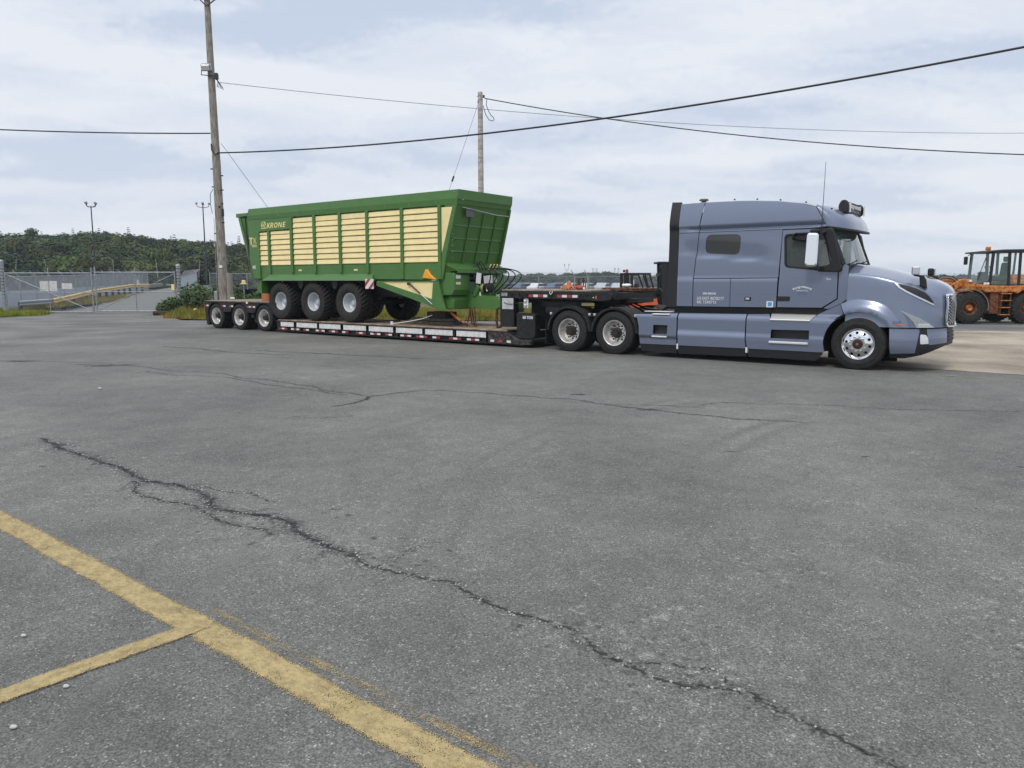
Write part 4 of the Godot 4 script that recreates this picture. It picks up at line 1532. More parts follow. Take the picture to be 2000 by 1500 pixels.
		hm.prism(fillet(pv2([-0.84, 1.945, -0.42, 1.935, -0.39, 2.0, -0.58, 2.76, -0.64, 2.81, -1.02, 2.785, -1.02, 2.72, -0.78, 2.73, -0.73, 2.66, -0.585, 2.16, -0.62, 2.08, -0.84, 2.045]), 0.03, 3), 1.06, 1.21, Transform3D.IDENTITY, 0.02)
		hm.rod(Vector3(-0.70, 2.74, 1.12), Vector3(-0.76, 2.71, 1.36), 0.03)
		hm.rod(Vector3(-0.72, 1.99, 1.12), Vector3(-0.78, 2.02, 1.36), 0.035)
		put("bracket", hm.mesh(), M.plastic_black, dm)
		hm = tb()
		if s < 0: hm.xf = tmz()
		hm.prism(fillet(pv2([-0.885, 2.045, -0.665, 2.035, -0.655, 2.70, -0.865, 2.71]), 0.06), -0.07, 0.09, Transform3D(Basis(Vector3.UP, 0.20), Vector3(-0.155, 0, 1.235)), 0.035)
		put("shell", hm.mesh(), M.chrome, dm)
		hm = tb()
		if s < 0: hm.xf = tmz()
		hm.prism(fillet(pv2([-1.36, 2.60, -1.30, 2.735, -1.02, 2.735, -1.0, 2.56, -1.25, 2.575]), 0.03, 3), 1.15, 1.26, Transform3D.IDENTITY, 0.02)
		put("upper_mirror", hm.mesh(), M.plastic_black, dm)
	# --- side skirts
	var sk := func(x: float, y: float) -> Vector3:
		var z := 1.218
		if y < 0.60: z += 0.010 * (1.0 - smoothstep(0.585, 0.6, y))
		if y < 0.475: z -= 0.018 * (1.0 - smoothstep(0.455, 0.475, y)) + 0.05 * (0.47 - y)
		z -= 0.10 * pow(smoothstep(0.90, 1.07, y), 2.0)
		return Vector3(x, y, z)
	var recess := pv2([-1.69, 0.555, -0.925, 0.555, -0.93, 0.745, -1.685, 0.735])
	var recess2 := pv2([-4.33, 0.535, -3.985, 0.535, -3.985, 0.745, -4.33, 0.745])
	both(sk, paint, "side_skirt", t, fillet(pv2([-3.735, 0.295, -2.205, 0.305, -2.225, 0.5, -2.225, 1.045, -3.735, 1.03]), 0.02))
	var front_sk := pv2([-2.175, 0.305, -0.67, 0.305])
	front_sk.append_array(arch_left())
	front_sk.append_array(pv2([-0.395, 1.285, -0.62, 1.175, -0.80, 1.07, -0.92, 0.945, -1.70, 0.945, -1.76, 1.055, -2.20, 1.045, -2.20, 0.5]))
	both(sk, paint, "side_skirt", t, front_sk, [recess], 0.05)
	both(sk, paint, "side_skirt", t, pv2([-4.66, 0.29, -3.765, 0.295, -3.765, 1.03, -3.90, 1.025, -4.42, 0.99, -4.80, 0.98, -4.735, 0.88, -4.69, 0.7, -4.68, 0.5]), [recess2], 0.06)
	var low := func(x: float, y: float) -> Vector3: return Vector3(x, y, 1.185 - 0.1 * (0.3 - y))
	both(low, M.truck_black, "skirt_flap", t, pv2([-4.63, 0.115, -3.76, 0.10, -3.75, 0.30, -4.66, 0.30]), [], 0.2)
	both(low, M.truck_black, "skirt_flap", t, pv2([-3.72, 0.10, -2.19, 0.125, -2.19, 0.31, -3.73, 0.30]), [], 0.2)
	both(low, M.truck_black, "skirt_flap", t, pv2([-2.15, 0.125, -0.78, 0.125, -0.66, 0.27, -0.66, 0.31, -2.15, 0.31]), [], 0.2)
	for s: float in [1.0, -1.0]:
		for x: float in [-3.74, -2.185]:
			m = tb()
			m.box(Vector3(x, 0.27, 1.20 * s), Vector3(0.035, 0.12, 0.03), 0.006)
			put("skirt_clip", m.mesh(), M.white_paint, t)
		m = tb()
		if s < 0: m.xf = tmz()
		m.span(Vector3(-1.70, 0.545, 1.04), Vector3(-0.92, 0.755, 1.07))
		put("step_recess", m.mesh(), M.dark_metal, t)
		m = tb()
		if s < 0: m.xf = tmz()
		m.span(Vector3(-4.34, 0.525, 1.06), Vector3(-3.975, 0.755, 1.09))
		put("step_recess", m.mesh(), M.dark_metal, t)
		m = tb()
		if s < 0: m.xf = tmz()
		m.hexa([Vector3(-1.70, 0.925, 1.225), Vector3(-0.925, 0.925, 1.225), Vector3(-0.83, 1.05, 1.04), Vector3(-1.74, 1.05, 1.04), Vector3(-1.70, 0.955, 1.225), Vector3(-0.925, 0.955, 1.225), Vector3(-0.83, 1.08, 1.04), Vector3(-1.74, 1.08, 1.04)])
		m.rod(Vector3(-1.71, 0.945, 1.225), Vector3(-0.92, 0.945, 1.225), 0.022)
		put("step_plate", m.mesh(), M.tread_plate, t)
		m = tb()
		if s < 0: m.xf = tmz()
		m.span(Vector3(-1.72, 0.445, 1.12), Vector3(-0.94, 0.495, 1.245), 0.01)
		put("step_plate", m.mesh(), M.tread_plate, t)
		m = tb()
		if s < 0: m.xf = tmz()
		m.span(Vector3(-4.36, 0.455, 1.12), Vector3(-3.99, 0.49, 1.245), 0.01)
		put("step_plate", m.mesh(), M.tread_plate, t)
		m = tb()
		if s < 0: m.xf = tmz()
		m.span(Vector3(-4.36, 0.975, 0.98), Vector3(-3.93, 1.005, 1.235), 0.008)
		m.span(Vector3(-4.66, 1.03, 0.80), Vector3(-3.93, 1.05, 1.02), 0.006)
		put("deck_plate", m.mesh(), M.tread_plate, t)
	# --- chassis
	m = tb()
	for s: float in [-0.42, 0.42]:
		m.span(Vector3(-7.15, 0.62, s - 0.045), Vector3(1.0, 0.92, s + 0.045))
	m.span(Vector3(-4.6, 0.28, -1.06), Vector3(-0.75, 1.04, 1.06))
	m.span(Vector3(-3.9, 1.04, -1.03), Vector3(-0.6, 1.19, 1.05))
	m.span(Vector3(0.62, 0.34, -0.95), Vector3(1.02, 0.86, 0.95))
	m.span(Vector3(-0.6, 0.62, -0.55), Vector3(1.1, 1.25, 0.55))
	m.span(Vector3(-7.1, 0.42, -0.1), Vector3(-4.7, 0.62, 0.1))
	m.rod(Vector3(-0.02, 0.48, -0.95), Vector3(-0.02, 0.48, 0.95), 0.07)
	for x: float in [-5.33, -6.58]:
		m.rod(Vector3(x, 0.51, -0.95), Vector3(x, 0.51, 0.95), 0.10)
		m.lathe(PackedVector2Array([Vector2(0.0, 0.22), Vector2(0.16, 0.17), Vector2(0.22, 0.0), Vector2(0.16, -0.17), Vector2(0.0, -0.22)]), at3(x, 0.51, 0), 20)
	for x: float in [-6.95, -5.95, -4.9]:
		m.span(Vector3(x - 0.05, 0.66, -0.95), Vector3(x + 0.05, 0.74, 0.95))
	put("chassis", m.mesh(), M.truck_black, t)
	m = tb()
	m.prism(circle(Vector2(-5.95, 0.0), 0.5, 28), 0.98, 1.05, Transform3D(Basis(Vector3(1, 0, 0), Vector3(0, 0, -1), Vector3(0, 1, 0)), Vector3.ZERO), 0.01)
	m.span(Vector3(-6.15, 0.90, -0.42), Vector3(-5.75, 0.98, 0.42))
	put("fifth_wheel", m.mesh(), M.steel_worn, t)
	m = tb()
	for s: float in [1.0, -1.0]:
		m.grid(14, 10, func(u: float, v: float) -> Vector3:
			var a := lerpf(PI + 0.3, 0.585, u)
			return Vector3(-0.02 + cos(a) * 0.655, 0.51 + sin(a) * 0.655, s * lerpf(0.60, nose_half(0.3) - 0.01, v)), 1.0)
		m.flat(PackedVector3Array([Vector3(-0.7, 0.15, 0.6 * s), Vector3(0.6, 0.15, 0.6 * s), Vector3(0.6, 1.18, 0.6 * s), Vector3(-0.7, 1.18, 0.6 * s)]), Vector3(0, 0, s))
	put("wheel_well", m.mesh(), M.gap_black, t)
	for x: float in [-5.33, -6.58]:
		for s: float in [1.0, -1.0]:
			m = tb()
			if s < 0: m.xf = tmz()
			m.grid(24, 1, func(u: float, v: float) -> Vector3:
				var a := lerpf(PI - 0.02, 0.02, u)
				return Vector3(x + cos(a) * 0.622, 0.51 + sin(a) * 0.622, lerpf(0.56, 1.235, v)), -1.0)
			m.grid(24, 1, func(u: float, v: float) -> Vector3:
				var a := lerpf(PI - 0.02, 0.02, u)
				return Vector3(x + cos(a) * 0.60, 0.51 + sin(a) * 0.60, lerpf(0.56, 1.235, v)), 1.0)
			m.grid(24, 1, func(u: float, v: float) -> Vector3:
				var a := lerpf(PI - 0.02, 0.02, u)
				var r := lerpf(0.565, 0.622, v)
				return Vector3(x + cos(a) * r, 0.51 + sin(a) * r, 1.236), -1.0)
			m.grid(24, 1, func(u: float, v: float) -> Vector3:
				var a := lerpf(PI - 0.02, 0.02, u)
				var r := lerpf(0.585, 0.60, v)
				return Vector3(x + cos(a) * r, 0.51 + sin(a) * r, 1.243), -1.0)
			put("rear_fender", m.mesh(), M.rubber_dusty, t)
	for s: float in [1.0, -1.0]:
		m = tb()
		m.box(Vector3(-7.28, 0.48, 0.86 * s), Vector3(0.015, 0.68, 0.62), 0.003)
		put("mud_flap", m.mesh(), M.plastic_black, t)
		m = tb()
		for x: float in [-7.12, -6.02, -5.88, -4.80]:
			m.box(Vector3(x, 0.93, 1.10 * s), Vector3(0.07, 0.07, 0.20), 0.015)
		put("fender_bracket", m.mesh(), M.brushed_aluminium, t)
	# --- wheels
	for s: float in [1.0, -1.0]:
		var flip := Basis.IDENTITY if s > 0 else Basis(Vector3.UP, PI)
		steer_wheel(t, Transform3D(flip * Basis(Vector3.BACK, 0.13), Vector3(0.0, 0.505, 1.045 * s)))
		for x: float in [-5.33, -6.58]:
			deep_wheel(t, Transform3D(flip * Basis(Vector3.BACK, 0.3 + x), Vector3(x * 1.011 + 0.02, 0.505, 1.085 * s)), 0.505, 0.29, M.steel_rim, 0.125, 10)
	# --- light bar sign on the roof
	var sign := bag("roof_sign", t, at3(-0.52, 3.185, 0.08))
	m = MB.new()
	m.box(Vector3(0, 0, 0), Vector3(0.12, 0.22, 1.26), 0.02)
	m.box(Vector3(-0.06, -0.14, 0.55), Vector3(0.14, 0.08, 0.05), 0.01)
	m.box(Vector3(-0.06, -0.14, -0.55), Vector3(0.14, 0.08, 0.05), 0.01)
	put("case", m.mesh(), M.truck_black, sign)
	m = MB.new()
	m.box(Vector3(0.066, 0, 0), Vector3(0.008, 0.20, 1.10), 0.002)
	put("sign_face", m.mesh(), M.dark_metal, sign)
	for s: float in [1.0, -1.0]:
		m = MB.new()
		m.prism(fillet(pv2([-0.06, -0.12, 0.08, -0.11, 0.11, 0.02, 0.06, 0.135, -0.04, 0.135, -0.10, 0.02]), 0.05, 3), -0.04, 0.04, at3(0, 0, 0.63 * s), 0.015)
		put("end_cap", m.mesh(), M.truck_black, sign)
		m = MB.new()
		m.prism(fillet(pv2([-0.02, -0.11, 0.02, -0.11, 0.02, 0.11, -0.02, 0.11]), 0.01, 2), 0, 0.02, Transform3D(Basis(Vector3(0, 0, -1), Vector3.UP, Vector3.RIGHT), Vector3(0.11, 0, 0.59 * s)))
		put("lamp_strip", m.mesh(), M.lamp_white, sign)
	var face := Basis(Vector3(0, 0, -1), Vector3.UP, Vector3.RIGHT)
	wide_letters(sign, "Dangremond", 0.085, 1.0, Transform3D(face, Vector3(0.072, 0.035, 0)), M.white_print, true)
	wide_letters(sign, "Transport Inc.", 0.04, 0.8, Transform3D(face, Vector3(0.072, -0.06, 0)), M.galvanised)
	# --- lettering on the flank
	var zf := func(x: float, y: float, s: float) -> Transform3D:
		return Transform3D(Basis.IDENTITY if s > 0 else Basis(Vector3.UP, PI), body_at(Vector3(x, y, (cab_z(x, y) + 0.003) * s)))
	for s: float in [1.0, -1.0]:
		wide_letters(t, "US DOT 4078277", 0.062, 0.60, zf.call(-3.02, 1.372, s), M.white_print)
		wide_letters(t, "MC 1549713", 0.062, 0.43, zf.call(-3.105, 1.288, s), M.white_print)
		wide_letters(t, "VIN 039134", 0.042, 0.30, zf.call(-3.05, 1.478, s), M.white_print, true)
		var arc := bag("lettering", t)
		var word := "Dangremond"
		for i in word.length():
			var q := (i - 4.5) / 4.5
			var tr: Transform3D = zf.call(-1.115 + q * 0.165 * s, 1.635 - 0.045 * q * q, s)
			tr.basis = tr.basis * Basis(Vector3.BACK, -0.35 * q)
			letters(arc, word[i], 0.042, tr, M.white_print, true, 0.003, "letter")
		wide_letters(t, "Transport Inc.", 0.030, 0.24, zf.call(-1.115, 1.558, s), M.white_print)
		for k in 9:   # two lines of small dark print, too fine to read in the photograph
			var pr := MB.new()
			pr.box(Vector3(0, 0, 0.001), Vector3(0.016, 0.016 if k < 4 else 0.020, 0.002))
			var px: float = (-1.165 + k * 0.033) if k < 4 else (-1.195 + (k - 4) * 0.04)
			put("small_print", pr.mesh(), M.blue_print, t, zf.call(px, 1.522 if k < 4 else 1.485, s))
		wide_letters(t, "VNL", 0.034, 0.13, zf.call(-0.645, 1.79, s), M.chrome, true)
		var nf := Transform3D(Basis.IDENTITY if s > 0 else Basis(Vector3.UP, PI), body_at(Vector3(0.66, 0.965, (nose_half(0.66) + 0.012) * s)))
		wide_letters(t, "1069", 0.055, 0.14, nf, M.blue_print)
		m = tb()
		m.prism(fillet(pv2([-1.595, 1.335, -1.345, 1.335, -1.345, 1.435, -1.595, 1.435]), 0.02, 2), 0.0, 0.012, Transform3D(Basis.IDENTITY, Vector3(0, 0, 1.176)), 0.003)
		var dh := put("door_handle", m.mesh(), M.plastic_black, t)
		if s < 0: dh.transform = mirror_z()
		m = tb()
		m.prism(fillet(pv2([-2.275, 1.335, -2.135, 1.335, -2.135, 1.415, -2.275, 1.415]), 0.015, 2), 0.0, 0.010, Transform3D(Basis.IDENTITY, Vector3(0, 0, 1.178)), 0.003)
		dh = put("box_latch", m.mesh(), M.plastic_black, t)
		if s < 0: dh.transform = mirror_z()
		m = tb()
		m.box(Vector3(-2.21, 1.375, 1.192), Vector3(0.08, 0.045, 0.01), 0.004)
		dh = put("latch_pull", m.mesh(), M.brushed_aluminium, t)
		if s < 0: dh.transform = mirror_z()
	m = tb()
	m.box(Vector3(-1.745, 1.265, 1.182), Vector3(0.135, 0.125, 0.004))
	put("sticker", m.mesh(), M.white_print, t)
	m = tb()
	m.box(Vector3(-1.745, 1.268, 1.186), Vector3(0.085, 0.085, 0.003))
	put("sticker_print", m.mesh(), M.sticker_blue, t)
	m = tb()
	m.tube(pv3([-0.80, 2.72, 1.22, -0.785, 3.4, 1.23, -0.775, 4.10, 1.24]), 0.008, 0.004, 6)
	put("antenna", m.mesh(), M.cable, t)
	# air lines looping back to the trailer
	for k in 3:
		m = tb()
		var pts := PackedVector3Array()
		for i in 17:
			var q := i / 16.0
			pts.append(Vector3(lerpf(-4.0, -5.9, q), lerpf(1.75 - 0.1 * k, 1.38, q) - (0.62 - 0.1 * k) * 4.0 * q * (1.0 - q) * (1.25 - 0.5 * q), lerpf(0.25 - 0.25 * k, 0.12 - 0.12 * k, q)))
		m.tube(pts, 0.024, -1, 8)
		put("air_hose", m.mesh(), M.hose, t)

func wide_letters(parent: Node, s: String, cap: float, width: float, at: Transform3D, m: Material, bold := false, called := "lettering") -> MeshInstance3D:
	var o := letters(parent, s, cap, at, m, bold, 0.004, called)
	var w := o.mesh.get_aabb().size.x
	if w > 0.0:
		o.transform = at * Transform3D(Basis.from_scale(Vector3(width / w, 1, 1)), Vector3.ZERO)
	return o

# ---------------------------------------------------------------- lowboy trailer
func arch_poly(x0: float, x1: float, y0: float, y1: float, cs: Array, r: float, cy: float) -> PackedVector2Array:   # strip with wheel arches cut from its lower edge
	var p := pv2([x0, y1, x0, y0])
	for c: float in cs:
		var dy := y0 - cy
		var h := sqrt(maxf(0.0, r * r - dy * dy))
		var a0 := PI - acos(h / r) * signf(dy) if dy != 0 else PI
		a0 = atan2(dy, -h)
		var a1 := atan2(dy, h)
		if a0 < 0: a0 += TAU
		for i in 13:
			var a := lerpf(a0, a1, i / 12.0)
			p.append(Vector2(c, cy) + Vector2.from_angle(a) * r)
	p.append_array(pv2([x1, y0, x1, y1]))
	return p

func trailer() -> void:
	var t := thing("lowboy_trailer", "black three-axle lowboy trailer with wooden deck and white side plates", "trailer", trailer_frame)
	var blk: Material = M.trailer_black
	var m: MB
	for s: float in [1.0, -1.0]:
		m = MB.new()
		m.span(Vector3(-12.5, 0.345, 1.10 * s), Vector3(-2.70, 0.395, 1.25 * s) if s > 0 else Vector3(-2.70, 0.395, 1.25 * s), 0.0) if false else m.box(Vector3(-7.6, 0.385, 1.18 * s), Vector3(9.8, 0.035, 0.14), 0.006)
		m.box(Vector3(-7.4, 0.075, 1.18 * s), Vector3(10.2, 0.03, 0.14), 0.006)
		m.box(Vector3(-7.5, 0.23, 1.16 * s), Vector3(10.0, 0.29, 0.04))
		for i in 9:
			m.box(Vector3(-12.28 + i * 1.11, 0.23, 1.20 * s), Vector3(0.05, 0.28, 0.08))
		put("side_beam", m.mesh(), blk, t)
		var px := [[-12.21, -11.52], [-11.37, -10.34], [-10.22, -9.21], [-9.07, -8.05], [-7.92, -6.89], [-6.76, -5.71], [-5.59, -4.56], [-4.42, -3.38]]
		for q: Array in px:
			m = MB.new()
			m.box(Vector3((q[0] + q[1]) / 2, 0.288, 1.242 * s), Vector3(q[1] - q[0], 0.150, 0.012), 0.003)
			var pl := put("side_plate", m.mesh(), M.plate_white, t)
			m = MB.new()
			for i in 7:
				for k: float in [0.235, 0.34]:
					m.box(Vector3(q[0] + 0.08 + i * 0.145 * (q[1] - q[0]) / 1.03, k, 1.250 * s), Vector3(0.014, 0.014, 0.006), 0.003)
			put("rivets", m.mesh(), M.dark_metal, pl).set_meta("kind", "stuff")
		for g in 14:
			var x := -12.22 + g * 0.635
			for i in 3:
				if g % 3 == 2 and i == 2:
					continue
				m = MB.new()
				m.box(Vector3(x + i * 0.145, 0.142, 1.2565 * s), Vector3(0.138, 0.050, 0.004))
				m.box(Vector3(x + i * 0.145, 0.142, 1.252 * s), Vector3(0.142, 0.054, 0.006))
				put("reflector", m.mesh(), M.red_reflector if (g + i) % 2 == 0 else M.white_reflector, t)
		for a: Array in [[-3.15, 0], [-2.88, 1], [-2.60, 0]]:
			m = MB.new()
			m.box(Vector3(a[0], 0.145, 1.258 * s), Vector3(0.13, 0.06, 0.004))
			put("reflector", m.mesh(), M.white_reflector if a[1] == 0 else M.red_reflector, t)
	for i in 9:
		var w := 0.268
		m = MB.new()
		m.box(Vector3(-7.55, 0.412 + 0.004 * (i % 3), -1.08 + i * 0.27), Vector3(9.7, 0.035, w), 0.006)
		put("deck_plank", m.mesh(), M["deck_wood_%d" % ((i * 7 + 1) % 4)], t)
	m = MB.new()
	m.box(Vector3(-7.4, 0.28, 0), Vector3(10.0, 0.22, 1.1))
	for i in 9:
		m.box(Vector3(-12.0 + i * 1.15, 0.34, 0), Vector3(0.08, 0.08, 2.3))
	put("deck_frame", m.mesh(), blk, t)
	# front apron
	m = MB.new()
	for s: float in [1.0, -1.0]:
		m.prism(pv2([-3.3, 0.06, -2.25, 0.06, -1.9, 0.09, -1.9, 0.21, -2.30, 0.21, -2.70, 0.385, -3.3, 0.385]), -0.06, 0.06, at3(0, 0, 1.19 * s), 0.006)
	put("apron_side", m.mesh(), M.steel_worn, t).set_meta("kind", "stuff")
	m = MB.new()
	m.hexa([Vector3(-2.72, 0.36, 1.24), Vector3(-2.30, 0.19, 1.24), Vector3(-2.30, 0.19, -1.24), Vector3(-2.72, 0.36, -1.24), Vector3(-2.72, 0.40, 1.24), Vector3(-2.30, 0.225, 1.24), Vector3(-2.30, 0.225, -1.24), Vector3(-2.72, 0.40, -1.24)])
	m.box(Vector3(-2.1, 0.19, 0), Vector3(0.44, 0.05, 2.48), 0.008)
	for i in 3:
		m.box(Vector3(-2.62 + i * 0.14, 0.385 - i * 0.058, 0), Vector3(0.03, 0.02, 2.3), 0.005)
	put("loading_apron", m.mesh(), M.steel_worn, t)
	# gooseneck
	for i in 8:
		m = MB.new()
		m.box(Vector3(-1.52, 1.485, -1.05 + i * 0.30), Vector3(2.70, 0.035, 0.285), 0.006)
		put("neck_plank", m.mesh(), M["deck_wood_%d" % ((i * 5 + 2) % 4)], t)
	m = MB.new()
	for s: float in [1.0, -1.0]:
		m.prism(pv2([-2.90, 1.28, -0.30, 1.27, 0.08, 1.235, 0.42, 1.27, 0.48, 1.40, 0.30, 1.47, -2.90, 1.475]), -0.05, 0.05, at3(0, 0, 1.20 * s), 0.008)
		m.box(Vector3(-1.4, 1.30, 0.55 * s), Vector3(3.4, 0.30, 0.12))
	m.box(Vector3(0.1, 1.36, 0), Vector3(0.7, 0.16, 2.3))
	m.box(Vector3(-1.6, 1.25, 0), Vector3(2.6, 0.10, 1.6))
	m.prism(pv2([-2.45, 0.55, -2.0, 0.45, -1.75, 0.70, -1.2, 1.05, 0.3, 1.15, 0.7, 1.20, 0.7, 1.30, -2.45, 1.30]), -0.45, 0.45, Transform3D.IDENTITY, 0.01)
	m.box(Vector3(-1.0, 1.14, 0), Vector3(1.6, 0.12, 1.9))
	put("gooseneck", m.mesh(), blk, t)
	m = MB.new()
	m.prism(fillet(pv2([0.30, 1.36, 0.42, 1.30, 0.55, 1.33, 0.58, 1.44, 0.52, 1.535, 0.46, 1.54, 0.28, 1.46]), 0.04, 3), -0.03, 0.03, at3(0, 0, 1.20), 0.006)
	put("lift_ear", m.mesh(), blk, t)
	m = MB.new()
	m.prism(fillet(pv2([0.30, 1.36, 0.42, 1.30, 0.55, 1.33, 0.58, 1.44, 0.52, 1.535, 0.46, 1.54, 0.28, 1.46]), 0.04, 3), -0.03, 0.03, at3(0, 0, -1.20), 0.006)
	put("lift_ear", m.mesh(), blk, t)
	m = MB.new()
	m.box(Vector3(-0.05, 1.50, -0.55), Vector3(1.15, 0.10, 0.9), 0.02)
	put("neck_plate", m.mesh(), M.rust, t)
	for s: float in [1.0, -1.0]:
		m = MB.new()
		m.prism(pv2([-2.90, 0.53, -2.45, 0.53, -2.45, 1.285, -2.90, 1.285]), -0.16, 0.06, at3(0, 0, 1.18 * s), 0.01)
		put("neck_post", m.mesh(), blk, t)
		m = MB.new()
		m.prism(pv2([-2.38, 0.22, -1.86, 0.25, -1.80, 0.34, -1.80, 0.86, -1.86, 0.90, -2.40, 0.90]), -0.12, 0.12, at3(0, 0, 1.08 * s), 0.012)
		put("neck_leg", m.mesh(), blk, t)
		for a: Array in [[-1.97, 0, 0.14], [-1.82, 1, 0.14], [-1.66, 0, 0.13], [-1.515, 1, 0.12], [-1.10, 0, 0.135], [-0.955, 1, 0.14], [-0.805, 0, 0.13], [-0.655, 1, 0.15]]:
			m = MB.new()
			m.box(Vector3(a[0] + a[2] / 2, 1.35, 1.253 * s), Vector3(a[2], 0.062, 0.005))
			put("reflector", m.mesh(), M.red_reflector if a[1] == 0 else M.white_reflector, t)
		m = MB.new()
		m.box(Vector3(0.02, 1.325, 1.256 * s), Vector3(0.032, 0.085, 0.02), 0.006)
		put("side_marker", m.mesh(), M.amber, t)
		m = MB.new()
		m.box(Vector3(-0.055, 1.325, 1.256 * s), Vector3(0.03, 0.03, 0.02), 0.008)
		put("valve", m.mesh(), M.white_paint, t)
		for x: float in [-2.22, -0.40]:
			m = MB.new()
			var ring := PackedVector3Array()
			for i in 13:
				var a := TAU * i / 12
				ring.append(Vector3(x + cos(a) * 0.045, 1.345 + sin(a) * 0.075, 1.262 * s))
			m.tube(ring, 0.013, -1, 6, false)
			put("tie_ring", m.mesh(), blk, t)
		for x: float in [-2.5, -2.02, -1.27, -0.24]:
			m = MB.new()
			m.prism(pv2([x - 0.07, 1.40, x + 0.07, 1.40, x, 1.31]), 0, 0.006, at3(0, 0, 1.25 * s))
			put("tie_slot", m.mesh(), M.gap_black, t)
	m = MB.new()
	m.box(Vector3(-2.635, 1.135, 1.255), Vector3(0.36, 0.28, 0.018), 0.004)
	put("load_plate", m.mesh(), M.plate_white, t)
	m = MB.new()
	for i in 9:
		m.box(Vector3(-2.79 + i * 0.04, 1.135, 1.266), Vector3(0.005, 0.26, 0.004))
	for i in 7:
		m.box(Vector3(-2.635, 1.02 + i * 0.038, 1.2664), Vector3(0.33, 0.004, 0.004))
	put("plate_grid", m.mesh(), M.galvanised, t).set_meta("kind", "stuff")
	m = MB.new()
	m.tube(pv3([-2.74, 1.17, 1.275, -2.68, 1.14, 1.28, -2.55, 1.13, 1.28, -2.4, 1.135, 1.28, -2.22, 1.16, 1.27]), 0.008, -1, 6)
	put("door_pull", m.mesh(), blk, t)
	m = MB.new()
	m.box(Vector3(-2.085, 1.155, 1.20), Vector3(0.14, 0.25, 0.03), 0.006)
	put("gauge_plate", m.mesh(), M.white_paint, t)
	m = MB.new()
	for y: float in [1.20, 1.09]:
		m.lathe(PackedVector2Array([Vector2(0, 0.03), Vector2(0.042, 0.028), Vector2(0.05, 0.0)]), at3(-2.085, y, 1.215), 16)
	put("gauges", m.mesh(), M.chrome, t).set_meta("kind", "stuff")
	m = MB.new()
	m.box(Vector3(-2.75, 1.375, 1.253), Vector3(0.20, 0.085, 0.008), 0.002)
	put("maker_plate", m.mesh(), M.galvanised, t)
	m = MB.new()
	m.box(Vector3(-0.36, 1.15, 0.99), Vector3(0.36, 0.075, 0.03), 0.004)
	put("neck_label", m.mesh(), M.decal_yellow, t)
	m = MB.new()
	m.lathe(PackedVector2Array([Vector2(0, 0.24), Vector2(0.12, 0.22), Vector2(0.14, 0.18), Vector2(0.14, -0.18), Vector2(0.12, -0.22), Vector2(0, -0.24)]), Transform3D(Basis(Vector3.UP, PI / 2), Vector3(-1.42, 1.0, 0.85)), 20)
	put("air_tank", m.mesh(), M.dark_metal, t)
	wide_letters(t, "60 TON", 0.075, 0.31, at3(-2.02, 0.79, 1.215), M.white_print, true)
	# rear bogie
	var cs := [-16.0, -14.58, -13.15]
	for s: float in [1.0, -1.0]:
		m = MB.new()
		m.prism(arch_poly(-16.70, -12.45, 0.62, 0.985, cs, 0.50, 0.46), -0.02, 0.02, at3(0, 0, 1.225 * s), 0.004)
		put("wheel_skirt", m.mesh(), blk, t)
		for c: float in cs:
			m = MB.new()
			m.grid(16, 1, func(u: float, v: float) -> Vector3:
				var a := lerpf(PI - 0.33, 0.33, u)
				return Vector3(c + cos(a) * 0.50, 0.46 + sin(a) * 0.50, s * lerpf(0.55, 1.248, v)), -s)
			m.grid(16, 1, func(u: float, v: float) -> Vector3:
				var a := lerpf(PI - 0.33, 0.33, u)
				return Vector3(c + cos(a) * 0.52, 0.46 + sin(a) * 0.52, s * lerpf(0.55, 1.252, v)), s)
			put("wheel_arch", m.mesh(), blk, t)
		for a: Array in [[-16.62, 1], [-16.49, 0], [-15.55, 1], [-15.42, 0], [-15.08, 1], [-14.95, 0], [-14.02, 1], [-13.89, 0], [-13.78, 1], [-13.65, 0]]:
			m = MB.new()
			m.box(Vector3(a[0], 0.83, 1.25 * s), Vector3(0.125, 0.055, 0.005))
			put("reflector", m.mesh(), M.white_reflector if a[1] == 0 else M.red_reflector, t)
		m = MB.new()
		m.box(Vector3(-14.05, 0.965, 1.255 * s), Vector3(0.10, 0.07, 0.02), 0.005)
		put("side_marker", m.mesh(), M.decal_yellow, t)
		m = MB.new()
		m.box(Vector3(-16.62, 0.36, 0.90 * s), Vector3(0.02, 0.50, 0.62), 0.004)
		m.prism(pv2([-16.68, 0.62, -16.52, 0.62, -16.45, 0.16, -16.62, 0.16]), -0.02, 0.02, at3(0, 0, 1.22 * s), 0.003)
		put("mud_flap", m.mesh(), M.plastic_black, t)
		m = MB.new()
		m.box(Vector3(-13.86, 0.42, 0.95 * s), Vector3(0.22, 0.30, 0.18), 0.03)
		m.lathe(PackedVector2Array([Vector2(0, 0.1), Vector2(0.07, 0.1), Vector2(0.08, 0.06), Vector2(0.08, -0.1)]), at3(-13.9, 0.5, 1.05 * s), 14)
		put("brake_chamber", m.mesh(), M.steel_worn, t)
	for i in 9:
		m = MB.new()
		m.box(Vector3(-14.6, 1.0, -1.08 + i * 0.27), Vector3(4.2, 0.035, 0.262), 0.005)
		put("deck_plank", m.mesh(), M["deck_wood_%d" % ((i * 3) % 4)], t)
	m = MB.new()
	m.box(Vector3(-14.6, 0.97, 1.22), Vector3(4.22, 0.05, 0.06), 0.008)
	m.box(Vector3(-14.6, 0.97, -1.22), Vector3(4.22, 0.05, 0.06), 0.008)
	for s: float in [0.45, -0.45]:
		m.box(Vector3(-14.4, 0.80, s), Vector3(4.6, 0.30, 0.14))
	for c: float in cs:
		m.rod(Vector3(c, 0.46, -1.0), Vector3(c, 0.46, 1.0), 0.07)
